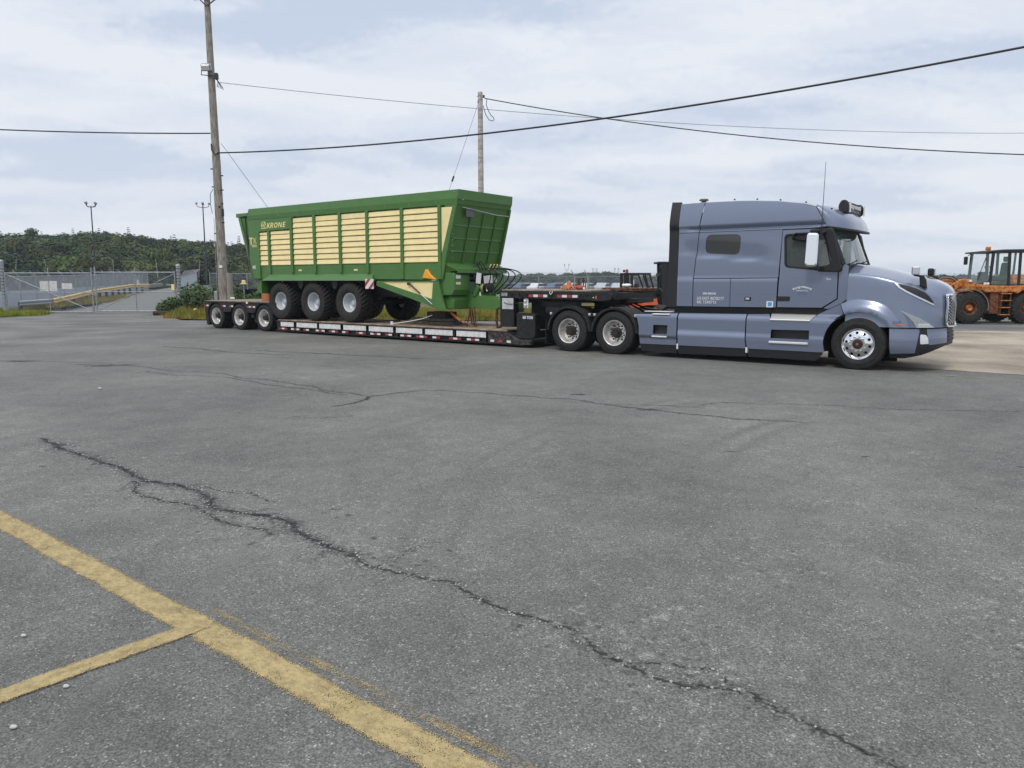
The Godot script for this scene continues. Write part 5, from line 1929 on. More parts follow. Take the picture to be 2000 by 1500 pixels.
	m.hexa([Vector3(-12.55, 0.36, 0.6), Vector3(-12.0, 0.20, 0.6), Vector3(-12.0, 0.20, -0.6), Vector3(-12.55, 0.36, -0.6), Vector3(-12.9, 0.95, 0.6), Vector3(-12.2, 0.40, 0.6), Vector3(-12.2, 0.40, -0.6), Vector3(-12.9, 0.95, -0.6)])
	put("bogie_frame", m.mesh(), blk, t)
	for s: float in [1.0, -1.0]:
		var flip := Basis.IDENTITY if s > 0 else Basis(Vector3.UP, PI)
		for c: float in cs:
			deep_wheel(t, Transform3D(flip * Basis(Vector3.BACK, c), Vector3(c, 0.46, 1.10 * s)), 0.46, 0.285, M.steel_rim, 0.105, 10)

# ---------------------------------------------------------------- forage wagon
const WZ := 1.16     # near flank of the body, in the trailer's axes
const WF := -1.28    # far flank

func wb() -> MB:
	return MB.new(Vector3(9.5, -0.43, 0))

func slat_mesh(x0: float, x1: float, y0: float, y1: float, cut := false) -> ArrayMesh:
	var m := wb()
	var w := x1 - x0
	var pr := pv2([0.0, y0 + 0.016, 0.040, y0 + 0.008, 0.048, y0 + 0.024, 0.024, y1 - 0.022, 0.008, y1 - 0.008, 0.0, y1 - 0.008])
	if cut:
		pr = pv2([0.0, y0 + 0.012, 0.030, y0 + 0.004, 0.036, y0 + 0.018, 0.030, y1, 0.0, y1])
	m.prism(pr, 0.0, w, Transform3D(Basis(Vector3(0, 0, 1), Vector3(0, 1, 0), Vector3(-1, 0, 0)), Vector3(x1, 0, WZ - 0.055)))
	return m.mesh()

func wagon_wheel(parent: Node3D, at: Transform3D, turn: float) -> void:
	var w := bag("wheel", parent, at)
	var r := 0.612
	var h := 0.275
	var m := MB.new()
	m.lathe(PackedVector2Array([Vector2(0.29, -h * 0.8), Vector2(0.36, -h), Vector2(0.50, -h * 1.02), Vector2(0.58, -h * 0.93), Vector2(r - 0.025, -h * 0.74), Vector2(r - 0.012, 0), Vector2(r - 0.025, h * 0.74), Vector2(0.58, h * 0.93), Vector2(0.50, h * 1.02), Vector2(0.42, h * 1.0), Vector2(0.405, h * 0.985), Vector2(0.36, h * 0.95), Vector2(0.30, h * 0.80), Vector2(0.285, h * 0.7)]), Transform3D.IDENTITY, 56, 0.6)
	var n_ := 30
	for s: float in [1.0, -1.0]:
		for i in n_:
			var a := TAU * (i + (0.5 if s < 0 else 0.0)) / n_ + turn
			var pts: Array[Vector3] = []
			var top: Array[Vector3] = []
			for k in 5:
				var q := k / 4.0
				var ang := a - 0.20 * q - 0.05 * q * q
				var z := s * lerpf(0.012, h * 0.99, q)
				var rr := lerpf(r - 0.012, r - 0.075, pow(q, 3.0))
				var wd := lerpf(0.030, 0.042, q)
				var c := Vector3(cos(ang), sin(ang), 0)
				var e := Vector3(-sin(ang), cos(ang), 0)
				pts.append(c * rr + e * wd + Vector3(0, 0, z))
				pts.append(c * rr - e * wd + Vector3(0, 0, z))
				top.append(c * (rr + 0.042) + e * wd * 0.62 + Vector3(0, 0, z))
				top.append(c * (rr + 0.042) - e * wd * 0.62 + Vector3(0, 0, z))
			for k in 4:
				m.hexa([pts[k * 2], pts[k * 2 + 1], pts[k * 2 + 3], pts[k * 2 + 2], top[k * 2], top[k * 2 + 1], top[k * 2 + 3], top[k * 2 + 2]])
	put("tyre", m.mesh(), M.tyre_wagon, w)
	m = MB.new()
	m.lathe(PackedVector2Array([Vector2(0, 0.02), Vector2(0.11, 0.02), Vector2(0.125, -0.005), Vector2(0.20, 0.0), Vector2(0.235, 0.03), Vector2(0.245, 0.12), Vector2(0.262, 0.15), Vector2(0.27, 0.205), Vector2(0.295, 0.222), Vector2(0.302, 0.215), Vector2(0.30, 0.17)]), Transform3D.IDENTITY, 44, 0.5)
	put("rim", m.mesh(), M.grey_rim, w)
	m = MB.new()
	m.lathe(PackedVector2Array([Vector2(0, 0.075), Vector2(0.07, 0.075), Vector2(0.085, 0.05), Vector2(0.085, 0.0)]), Transform3D.IDENTITY, 20)
	nuts(m, 10, 0.135, 0.0, 0.014, 0.03)
	put("hub", m.mesh(), M.grey_rim, w)

func wagon() -> void:
	var base := trailer_frame * Transform3D(Basis.IDENTITY, Vector3(-9.5, 0.43, 0))
	var t := thing("forage_wagon", "green forage wagon with yellow slatted sides and six fat tyres on the lowboy deck", "farm wagon", base)
	var gr: Material = M.wagon_green
	var ye: Material = M.wagon_yellow
	var m := wb()
	# near flank: upper band, rear panel, lower band, dark back plate behind the slats
	m.box(Vector3(-9.2, 3.05, WZ - 0.095), Vector3(8.5, 1.8, 0.03))
	put("side_wall", m.mesh(), gr, t)
	m = wb()
	m.prism(pv2([-13.90, 1.84, -13.92, 3.79, -11.47, 3.79, -11.56, 3.42, -13.34, 3.38, -13.40, 2.0, -13.42, 1.80]), -0.05, 0.0, at3(0, 0, WZ), 0.006)
	put("rear_side_panel", m.mesh(), gr, t)
	m = wb()
	m.prism(pv2([-13.42, 1.78, -13.40, 2.225, -4.90, 2.225, -5.10, 1.76]), -0.07, -0.028, at3(0, 0, WZ), 0.006)
	put("lower_band", m.mesh(), gr, t)
	m = wb()
	m.prism(pv2([-7.70, 1.775, -7.70, 2.10, -5.05, 2.10, -5.10, 1.755]), -0.03, -0.012, at3(0, 0, WZ), 0.004)
	put("lower_band", m.mesh(), gr, t)
	# top rail in two folds
	for far in 2:
		var z := WZ if far == 0 else WF
		var sg := 1.0 if far == 0 else -1.0
		m = wb()
		m.hexa([Vector3(-13.93, 3.80, z), Vector3(-4.46, 3.79, z), Vector3(-4.46, 3.79, z - 0.06 * sg), Vector3(-13.93, 3.80, z - 0.06 * sg), Vector3(-13.93, 3.95, z + 0.015 * sg), Vector3(-4.42, 3.95, z + 0.015 * sg), Vector3(-4.42, 3.95, z - 0.06 * sg), Vector3(-13.93, 3.95, z - 0.06 * sg)])
		m.hexa([Vector3(-13.93, 3.95, z + 0.015 * sg), Vector3(-4.42, 3.95, z + 0.015 * sg), Vector3(-4.42, 3.95, z - 0.06 * sg), Vector3(-13.93, 3.95, z - 0.06 * sg), Vector3(-13.86, 4.17, z - 0.010 * sg), Vector3(-4.36, 4.185, z - 0.010 * sg), Vector3(-4.36, 4.185, z - 0.05 * sg), Vector3(-13.86, 4.17, z - 0.05 * sg)])
		put("top_rail", m.mesh(), gr, t)
	m = wb()
	for i in 10:
		for k in 2:
			m.box(Vector3(-13.5 + i * 1.0 + 0.3 * k, 4.12 - 0.23 * k, WZ + 0.012 - 0.006 * (1 - k)), Vector3(0.026, 0.026, 0.012), 0.004)
	for i in 9:
		m.box(Vector3(-4.60 + 0.0 * i, 2.35 + i * 0.165, WZ + 0.0), Vector3(0.022, 0.022, 0.012), 0.004)
	put("rivets", m.mesh(), M.galvanised, t).set_meta("kind", "stuff")
	# columns
	for a: Array in [[-13.36, 3.38, 1.80], [-12.78, 3.38, 1.98], [-11.58, 3.80, 1.98], [-10.42, 3.80, 1.97], [-9.20, 3.80, 1.97], [-7.98, 3.80, 1.96], [-6.53, 3.80, 1.77], [-5.07, 3.80, 1.77]]:
		m = wb()
		m.box(Vector3(a[0], (a[1] + a[2]) / 2, WZ - 0.01), Vector3(0.115, a[1] - a[2], 0.085), 0.012)
		put("column", m.mesh(), gr, t)
	# slats, one by one
	for b: Array in [[-13.31, -12.835, 3.345], [-12.70, -11.64, 3.365], [-11.50, -10.47, 3.745], [-10.355, -9.26, 3.75], [-9.135, -8.04, 3.755], [-7.92, -6.59, 3.765], [-6.47, -5.125, 3.765]]:
		var y := 2.24
		while y < b[2] - 0.03:
			var y1: float = minf(y + 0.17, b[2])
			put("slat", slat_mesh(b[0], b[1], y, y1, y1 - y < 0.16), ye, t)
			y += 0.17
	m = wb()
	m.prism(pv2([-5.01, 2.50, -5.01, 3.735, -4.585, 3.73]), -0.05, -0.015, at3(0, 0, WZ), 0.004)
	put("corner_panel", m.mesh(), ye, t)
	m = wb()
	m.prism(pv2([-5.03, 2.20, -4.90, 2.20, -4.44, 3.80, -4.58, 3.80, -5.01, 2.46]), -0.07, 0.0, at3(0, 0, WZ), 0.006)
	m.prism(pv2([-5.13, 1.76, -4.98, 1.76, -4.86, 2.22, -5.13, 2.22]), -0.07, 0.005, at3(0, 0, WZ), 0.006)
	put("front_post", m.mesh(), gr, t)
	# far flank, floor, rear
	m = wb()
	m.prism(pv2([-13.6, 1.85, -4.95, 1.85, -4.90, 2.2, -4.47, 3.8, -13.6, 3.8]), 0.0, 0.05, at3(0, 0, WF + 0.01))
	put("far_side_wall", m.mesh(), gr, t)
	m = wb()
	m.prism(pv2([-4.92, 2.20, -4.80, 2.20, -4.40, 3.80, -4.52, 3.80]), -0.07, 0.0, at3(0, 0, WF + 0.07), 0.006)
	put("front_post", m.mesh(), gr, t)
	m = wb()
	m.box(Vector3(-9.2, 1.80, (WZ + WF) / 2), Vector3(8.8, 0.08, WZ - WF - 0.2))
	put("wagon_floor", m.mesh(), M.dark_metal, t)
	m = wb()
	m.prism(pv2([-14.50, 3.90, -13.72, 1.82, -13.66, 1.82, -13.98, 3.90]), WF - WZ + 0.1, -0.06, at3(0, 0, WZ), 0.01)
	put("tailgate", m.mesh(), gr, t)
	m = wb()
	m.prism(pv2([-14.60, 3.92, -13.95, 3.94, -13.93, 4.05, -14.60, 4.05]), WF - WZ, 0.0, at3(0, 0, WZ), 0.01)
	put("tailgate_flap", m.mesh(), gr, t)
	m = wb()
	m.prism(pv2([-14.48, 3.90, -14.36, 3.90, -13.68, 1.83, -13.78, 1.83]), -0.08, 0.0, at3(0, 0, WZ), 0.008)
	put("tailgate_arm", m.mesh(), gr, t)
	m = wb()
	m.rod(Vector3(-14.12, 3.9, WZ - 0.03), Vector3(-14.02, 2.9, WZ - 0.02), 0.022)
	m.rod(Vector3(-14.05, 3.3, WZ - 0.02), Vector3(-13.90, 2.2, WZ - 0.02), 0.035)
	put("tailgate_cylinder", m.mesh(), M.dark_metal, t)
	m = wb()
	m.span(Vector3(-13.72, 1.30, 0.4), Vector3(-13.14, 1.80, 1.05), 0.02)
	m.span(Vector3(-13.72, 1.30, -1.2), Vector3(-13.14, 1.80, -0.5), 0.02)
	m.span(Vector3(-13.6, 1.45, -0.9), Vector3(-13.4, 1.65, 0.9), 0.02)
	put("rear_bracket", m.mesh(), gr, t)
	# fender along the three wheels
	m = wb()
	m.hexa([Vector3(-13.14, 1.735, 1.27), Vector3(-7.72, 1.735, 1.27), Vector3(-7.72, 1.735, 1.05), Vector3(-13.14, 1.735, 1.05), Vector3(-12.75, 1.985, 1.10), Vector3(-7.80, 1.985, 1.10), Vector3(-7.80, 1.985, 1.05), Vector3(-12.75, 1.985, 1.05)])
	m.hexa([Vector3(-13.22, 1.30, 1.27), Vector3(-13.14, 1.30, 1.27), Vector3(-13.14, 1.30, 0.6), Vector3(-13.22, 1.30, 0.6), Vector3(-13.20, 1.735, 1.27), Vector3(-13.14, 1.745, 1.27), Vector3(-13.14, 1.745, 0.6), Vector3(-13.20, 1.735, 0.6)])
	put("fender", m.mesh(), gr, t)
	m = wb()
	m.hexa([Vector3(-13.14, 1.735, -1.39), Vector3(-7.72, 1.735, -1.39), Vector3(-7.72, 1.735, -1.15), Vector3(-13.14, 1.735, -1.15), Vector3(-12.75, 1.985, -1.2), Vector3(-7.80, 1.985, -1.2), Vector3(-7.80, 1.985, -1.15), Vector3(-12.75, 1.985, -1.15)])
	put("fender", m.mesh(), gr, t)
	# running gear
	m = wb()
	m.span(Vector3(-13.1, 1.25, -0.55), Vector3(-5.3, 1.74, -0.40))
	m.span(Vector3(-13.1, 1.25, 0.28), Vector3(-5.3, 1.74, 0.43))
	for x: float in [-12.20, -10.51, -8.80]:
		m.rod(Vector3(x, 1.05, -1.1), Vector3(x, 1.05, 1.0), 0.09)
		m.span(Vector3(x - 0.5, 1.15, -0.6), Vector3(x + 0.5, 1.30, -0.42))
		m.span(Vector3(x - 0.5, 1.15, 0.30), Vector3(x + 0.5, 1.30, 0.48))
		m.prism(pv2([x + 0.7, 1.74, x + 1.0, 1.74, x + 0.92, 1.48, x + 0.78, 1.48]), 0, 0.04, at3(0, 0, 1.0))
	m.span(Vector3(-7.4, 1.05, -0.8), Vector3(-5.2, 1.70, -0.7))
	put("running_gear", m.mesh(), M.dark_metal, t)
	for x: float in [-12.20, -10.51, -8.80]:
		wagon_wheel(t, Transform3D(Basis.IDENTITY, Vector3(x + 9.5, 0.63, 0.985)), x)
		wagon_wheel(t, Transform3D(Basis(Vector3.UP, PI), Vector3(x + 9.5, 0.63, -1.105)), x * 1.7)
	# kinked front chassis with its yellow infill
	m = wb()
	m.prism(pv2([-7.58, 1.73, -5.10, 1.73, -5.10, 1.70, -7.50, 1.70]), -0.05, 0.02, at3(0, 0, WZ + 0.03), 0.004)
	m.prism(pv2([-7.58, 1.71, -7.44, 1.71, -5.36, 1.21, -5.30, 1.73, -5.10, 1.73, -5.02, 1.40, -4.86, 0.92, -5.03, 0.92, -7.58, 1.58]), -0.06, 0.02, at3(0, 0, WZ + 0.03), 0.006)
	put("front_chassis", m.mesh(), gr, t)
	m = wb()
	m.prism(pv2([-7.44, 1.71, -5.31, 1.71, -5.36, 1.215]), -0.04, -0.01, at3(0, 0, WZ + 0.03))
	put("chassis_infill", m.mesh(), ye, t)
	m = wb()
	m.span(Vector3(-7.5, 0.95, -1.25), Vector3(-4.95, 1.72, -1.18))
	m.prism(pv2([-7.4, 1.70, -4.9, 1.70, -4.8, 0.95, -5.1, 0.95, -7.4, 1.5]), -0.7, 0.9, Transform3D.IDENTITY)
	put("front_frame", m.mesh(), gr, t)
	m = wb()
	m.rod(Vector3(-6.20, 1.66, 1.24), Vector3(-5.75, 1.36, 1.25), 0.020)
	m.box(Vector3(-6.22, 1.645, 1.235), Vector3(0.14, 0.08, 0.04), 0.015)
	put("support_strut", m.mesh(), M.dark_metal, t)
	m = wb()
	m.rod(Vector3(-5.78, 1.38, 1.25), Vector3(-5.30, 1.07, 1.25), 0.013)
	put("strut_rod", m.mesh(), M.chrome, t)
	m = wb()
	m.prism(pv2([-7.98, 1.49, -7.625, 1.49, -7.625, 1.785, -7.98, 1.785]), 0, 0.012, at3(0, 0, 1.275))
	put("warning_board", m.mesh(), M.white_reflector, t)
	m = wb()
	for a: Array in [[-7.98, 1.55, -7.74, 1.785, -7.86, 1.785, -7.98, 1.67], [-7.86, 1.49, -7.625, 1.72, -7.625, 1.60, -7.74, 1.49]]:
		m.prism(pv2(a), 0, 0.004, at3(0, 0, 1.288))
	put("board_stripes", m.mesh(), M.red_reflector, t).set_meta("kind", "stuff")
	m = wb()
	m.prism(pv2([-5.72, 1.80, -5.60, 2.04, -5.52, 2.05, -5.40, 1.90, -5.20, 1.765]), -0.06, 0.03, at3(0, 0, WZ + 0.03), 0.02)
	put("wheel_chock", m.mesh(), M.warning_orange, t)
	for a: Array in [[-11.22, 2.07, 0.16], [-8.55, 2.06, 0.17]]:
		m = wb()
		m.box(Vector3(a[0], a[1], WZ - 0.024), Vector3(a[2], 0.05, 0.006))
		put("load_label", m.mesh(), M.decal_yellow, t)
	# front bulkhead with ribs
	m = wb()
	var bx := func(y: float) -> float: return lerpf(-4.90, -4.47, (y - 2.2) / 1.6)
	m.hexa([Vector3(bx.call(2.2) - 0.05, 2.2, WZ - 0.06), Vector3(bx.call(2.2), 2.2, WZ - 0.06), Vector3(bx.call(2.2), 2.2, WF + 0.06), Vector3(bx.call(2.2) - 0.05, 2.2, WF + 0.06), Vector3(bx.call(3.8) - 0.05, 3.8, WZ - 0.06), Vector3(bx.call(3.8), 3.8, WZ - 0.06), Vector3(bx.call(3.8), 3.8, WF + 0.06), Vector3(bx.call(3.8) - 0.05, 3.8, WF + 0.06)])
	put("front_bulkhead", m.mesh(), gr, t)
	for z: float in [0.45, -0.12, -0.70]:
		m = wb()
		m.beam(Vector3(bx.call(2.2) + 0.02, 2.2, z), Vector3(bx.call(3.62) + 0.02, 3.62, z), 0.05, 0.05, 0.006)
		put("bulkhead_rib", m.mesh(), gr, t)
	for y: float in [2.55, 2.90, 3.25]:
		m = wb()
		m.box(Vector3(bx.call(y) + 0.006, y, (WZ + WF) / 2), Vector3(0.03, 0.05, WZ - WF - 0.2), 0.008)
		put("bulkhead_seam", m.mesh(), gr, t)
	m = wb()
	m.hexa([Vector3(-4.52, 3.80, WZ), Vector3(-4.44, 3.80, WZ), Vector3(-4.44, 3.80, WF), Vector3(-4.52, 3.80, WF), Vector3(-4.46, 3.95, WZ + 0.015), Vector3(-4.40, 3.95, WZ + 0.015), Vector3(-4.40, 3.95, WF - 0.015), Vector3(-4.46, 3.95, WF - 0.015)])
	m.hexa([Vector3(-4.46, 3.95, WZ), Vector3(-4.38, 3.93, WZ), Vector3(-4.38, 3.93, WF), Vector3(-4.46, 3.95, WF), Vector3(-4.42, 4.18, WZ), Vector3(-4.36, 4.185, WZ), Vector3(-4.36, 4.185, WF), Vector3(-4.42, 4.18, WF)])
	put("front_rail", m.mesh(), gr, t)
	m = wb()
	m.tube(pv3([-4.40, 3.72, 0.95, -4.36, 3.66, 0.3, -4.36, 3.60, -0.5, -4.38, 3.60, -1.1]), 0.016, -1, 8)
	put("hydraulic_line", m.mesh(), M.galvanised, t)
	m = wb()
	m.box(Vector3(-4.42, 3.58, 0.62), Vector3(0.02, 0.20, 0.34), 0.004)
	put("inspection_window", m.mesh(), M.glass_dark, t)
	# shelf and gear housings below it
	m = wb()
	m.hexa([Vector3(-5.0, 2.20, WZ - 0.02), Vector3(-4.52, 2.02, WZ - 0.10), Vector3(-4.52, 2.02, WF + 0.10), Vector3(-5.0, 2.20, WF + 0.02), Vector3(-5.0, 2.27, WZ - 0.02), Vector3(-4.50, 2.06, WZ - 0.10), Vector3(-4.50, 2.06, WF + 0.10), Vector3(-5.0, 2.27, WF + 0.02)])
	m.box(Vector3(-4.51, 2.0, (WZ + WF) / 2), Vector3(0.03, 0.12, WZ - WF - 0.2), 0.006)
	put("front_shelf", m.mesh(), gr, t)
	for a: Array in [[1.10, 0.42], [-0.48, -1.20]]:
		m = wb()
		m.prism(pv2([-5.3, 1.95, -4.64, 1.95, -4.60, 1.88, -4.60, 1.48, -4.70, 1.33, -5.3, 1.30]), a[1], a[0], Transform3D.IDENTITY, 0.02)
		put("gear_housing", m.mesh(), gr, t)
	m = wb()
	m.prism(pv2([-5.35, 1.30, -4.8, 1.33, -4.7, 1.20, -4.75, 0.93, -5.30, 0.93]), -1.0, 1.0, Transform3D.IDENTITY, 0.03)
	put("front_cross_beam", m.mesh(), gr, t)
	m = wb()
	m.span(Vector3(-5.3, 1.35, -0.5), Vector3(-4.95, 2.0, 0.45))
	put("drive_recess", m.mesh(), M.gap_black, t)
	m = wb()
	m.hexa([Vector3(-4.95, 0.98, 0.42), Vector3(-3.12, 0.86, 0.13), Vector3(-3.12, 0.86, -0.13), Vector3(-4.95, 0.98, -0.42), Vector3(-4.95, 1.42, 0.42), Vector3(-3.12, 1.10, 0.13), Vector3(-3.12, 1.10, -0.13), Vector3(-4.95, 1.42, -0.42)])
	m.box(Vector3(-3.35, 1.04, 0), Vector3(0.55, 0.22, 0.34), 0.03)
	m.prism(pv2([-4.55, 1.30, -4.44, 1.28, -4.30, 1.55, -4.40, 1.62]), -0.03, 0.03, at3(0, 0, 0.36), 0.01)
	put("drawbar", m.mesh(), gr, t)
	m = wb()
	m.lathe(PackedVector2Array([Vector2(0.0, 0.02), Vector2(0.09, 0.02), Vector2(0.13, 0.0), Vector2(0.13, -0.22), Vector2(0.10, -0.25)]), Transform3D(Basis(Vector3(0, 0, 1), Vector3.UP, Vector3(1, 0, 0)) * Basis(Vector3.UP, 0.0), Vector3(-4.25, 1.52, -0.12)), 24)
	put("shaft_guard", m.mesh(), M.plastic_black, t)
	m = wb()
	m.lathe(PackedVector2Array([Vector2(0.10, -0.24), Vector2(0.125, -0.24), Vector2(0.125, -0.34), Vector2(0.10, -0.34)]), Transform3D(Basis(Vector3(0, 0, 1), Vector3.UP, Vector3(1, 0, 0)), Vector3(-4.25, 1.52, -0.12)), 24)
	put("guard_ring", m.mesh(), M.decal_yellow, t)
	for a: Array in [[-4.55, 1.94, 0.32, -4.38, 1.42, 0.26], [-4.52, 1.94, -0.05, -4.35, 1.55, -0.02]]:
		m = wb()
		m.rod(Vector3(a[0], a[1], a[2]), Vector3(a[3], a[4], a[5]), 0.045)
		put("hydraulic_cylinder", m.mesh(), M.plastic_black, t)
		m = wb()
		m.rod(Vector3(a[3], a[4], a[5]), Vector3(a[3] + 0.02, a[4] - 0.12, a[5]), 0.03)
		put("cylinder_end", m.mesh(), M.white_paint, t)
	for a: Array in [[-4.36, 1.80, 0.33, 0.16, 0.30, -0.15], [-4.34, 1.77, -0.08, 0.30, 0.22, 0.12]]:
		m = wb()
		m.box(Vector3(a[0], a[1], a[2]), Vector3(0.006, a[4], a[3]), 0.0, Basis(Vector3.RIGHT, a[5]) * Basis(Vector3.UP, -0.3))
		put("paper_tag", m.mesh(), M.white_paint, t)
	for i in 5:
		m = wb()
		m.rod(Vector3(-4.50, 2.05, -0.30 - i * 0.075), Vector3(-4.40, 2.20, -0.30 - i * 0.075), 0.022)
		put("hose_coupling", m.mesh(), M.decal_yellow if i % 2 == 0 else M.plastic_black, t)
	for i in 6:
		m = wb()
		var pts := PackedVector3Array()
		var z0 := 0.25 - i * 0.24
		for k in 15:
			var q := k / 14.0
			pts.append(Vector3(-4.44 + 0.55 * sin(q * PI) * (0.5 + 0.16 * i), lerpf(2.10, 1.50 - 0.04 * i, q) + 0.16 * sin(q * PI), lerpf(z0, -0.15 - 0.12 * i, q)))
		m.tube(pts, 0.017, -1, 7)
		put("hydraulic_hose", m.mesh(), M.hose, t)
	for i in 3:
		m = wb()
		m.tube(pv3([-4.48, 2.10, 0.42 - i * 0.1, -4.44, 2.22 + 0.03 * i, 0.36 - i * 0.1, -4.42, 2.16, 0.26 - i * 0.12, -4.40, 2.02, 0.2 - i * 0.12]), 0.016, -1, 7)
		put("hydraulic_hose", m.mesh(), M.hose, t)
	for a: Array in [[-4.597, 1.84, 0.93, 0.20, 0.10, 0], [-4.597, 1.66, 0.93, 0.20, 0.07, 1], [-4.597, 1.76, -0.75, 0.10, 0.12, 0]]:
		m = wb()
		m.box(Vector3(a[0], a[1], a[2]), Vector3(0.006, a[4], a[3]))
		put("label", m.mesh(), M.white_print if a[5] == 0 else M.decal_yellow, t)
	m = wb()
	for z: float in [0.50, 0.40]:
		m.rod(Vector3(-4.55, 0.92, z), Vector3(-4.42, 0.45, z + 0.05), 0.025)
	put("support_leg", m.mesh(), M.rust, t)
	# lettering
	var zt := WZ + 0.004
	var at := func(x: float, y: float) -> Transform3D: return Transform3D(Basis.IDENTITY, Vector3(x + 9.5, y - 0.43, zt))
	var kr := wide_letters(t, "KRONE", 0.165, 0.98, at.call(-12.36, 3.565), M.decal_yellow, true)
	kr.transform = kr.transform * Transform3D(Basis(Vector3(1, 0, 0), Vector3(0.22, 1, 0), Vector3(0, 0, 1)), Vector3.ZERO)
	m = wb()
	# crown over a bar: three upright tines inside a round hoop
	m.box(Vector3(-13.04, 3.495, zt), Vector3(0.27, 0.03, 0.006))
	for s: float in [1.0, -1.0]:
		var pts := PackedVector3Array()
		for k in 9:
			var a := lerpf(-1.1, 1.35, k / 8.0)
			pts.append(Vector3(-13.04 + s * cos(a) * 0.115, 3.615 + sin(a) * 0.085, zt - 0.002))
		m.tube(pts, 0.017, -1, 6)
	for x: float in [-0.045, 0.0, 0.045]:
		m.box(Vector3(-13.04 + x, 3.60, zt), Vector3(0.018, 0.13 if x == 0.0 else 0.10, 0.006))
	put("crown_emblem", m.mesh(), M.decal_yellow, t)
	wide_letters(t, "T", 0.24, 0.20, at.call(-13.78, 3.07), M.decal_yellow, true)
	m = wb()
	for s: float in [1.0, -1.0]:
		for w: float in [0.055, -0.055]:
			m.beam(Vector3(-13.57 - 0.075 * s + w * 0.5, 2.98, zt), Vector3(-13.57 + 0.075 * s + w * 0.5, 3.19, zt), 0.004, 0.012)
	put("letter_outline", m.mesh(), M.decal_yellow, t).set_meta("kind", "stuff")
	m = wb()
	m.box(Vector3(-13.60, 2.915, zt), Vector3(0.24, 0.075, 0.006))
	put("number_plate", m.mesh(), M.decal_yellow, t)
	wide_letters(t, "560", 0.05, 0.17, Transform3D(Basis.IDENTITY, Vector3(-13.60 + 9.5, 2.915 - 0.43, zt + 0.004)), gr, true)
	wide_letters(t, "HE", 0.11, 0.17, at.call(-13.66, 2.19), M.white_print, true)

# ---------------------------------------------------------------- vegetation
func leaf(m: MB, c: Vector3, d: Vector3, size: float, r: RandomNumberGenerator) -> void:
	var u := Vector3(r.randf_range(-1, 1), r.randf_range(-0.5, 1), r.randf_range(-1, 1)).normalized()
	var s := d.cross(u).normalized() * size * r.randf_range(0.6, 1.0)
	var e := u * size * r.randf_range(0.7, 1.2)
	var nn := (d + Vector3(0, 0.5, 0)).normalized()
	m.tri(c - s, c + s, c + e + s * 0.3, nn, nn, nn)
	m.tri(c - s, c + e + s * 0.3, c + e * 0.7 - s * 0.9, nn, nn, nn)

func crown_mesh(seed_: int, lobes: Array, leaves: int, size: float, hang := 0.0) -> ArrayMesh:   # lobes: [centre, radii]; light and dark leaves by clump
	var r := RandomNumberGenerator.new()
	r.seed = seed_
	var m := MB.new()
	var nz := noise(0.9, 3, seed_)
	for l: Array in lobes:
		var c: Vector3 = l[0]
		var rad: Vector3 = l[1]
		var n_ := int(leaves * rad.x * rad.y / 1.0)
		for i in n_:
			var d := Vector3(r.randfn(), r.randfn(), r.randfn()).normalized()
			var k := pow(r.randf(), 0.35) * (1.0 + 0.30 * nz.get_noise_3dv(d * 2.0 + c))
			var p := c + d * rad * k
			var t := 0.72 + 0.5 * nz.get_noise_3dv(p * 1.7 + Vector3(9, 0, 0)) + r.randf_range(-0.16, 0.2)
			var w := r.randf_range(-0.06, 0.10)
			m.tint = Color(t * (1.0 + w), t, t * (1.0 - w))
			leaf(m, p, d, size * r.randf_range(0.6, 1.25), r)
	return m.mesh()

func broad_lobes(seed_: int, h: float, w: float) -> Array:
	var r := RandomNumberGenerator.new()
	r.seed = seed_
	var out := []
	for i in 9:
		var a := r.randf() * TAU
		var q := r.randf()
		var y := lerpf(0.28, 0.86, q) * h
		var rr := w * lerpf(0.52, 0.18, q * q) * r.randf_range(0.5, 1.0)
		var s := w * r.randf_range(0.26, 0.42)
		out.append([Vector3(cos(a) * rr, y, sin(a) * rr), Vector3(s, s * 0.8, s)])
	return out

func conifer_mesh(seed_: int, h: float, w: float) -> ArrayMesh:
	var r := RandomNumberGenerator.new()
	r.seed = seed_
	var m := MB.new()
	var tiers := int(h * 3.4)
	for i in tiers:
		var q := float(i) / tiers
		var y := lerpf(0.10, 0.98, q) * h
		var rad := w * pow(1.0 - q, 0.85) * r.randf_range(0.75, 1.1) + 0.14
		var n_ := maxi(4, int(11 * (1.0 - q) + 3))
		for k in n_:
			var a := TAU * k / n_ + r.randf()
			var l := rad * r.randf_range(0.6, 1.15)
			var d := Vector3(cos(a), -0.28, sin(a))
			var t := r.randf_range(0.5, 1.0)
			m.tint = Color(t, t, t)
			var s := Vector3(-sin(a), 0, cos(a)) * (0.14 + 0.18 * l)
			var p := Vector3(0, y, 0)
			var up := (Vector3.UP + d * 0.6).normalized()
			m.tri(p + d * l * 0.15 - s * 0.5, p + d * l * 0.15 + s * 0.5, p + d * l, up, up, up)
			m.tri(p + d * l * 0.45 - s, p + d * l * 0.45 + s, p + d * l * 1.02 + Vector3(0, -0.08, 0), up, up, up)
	return m.mesh()

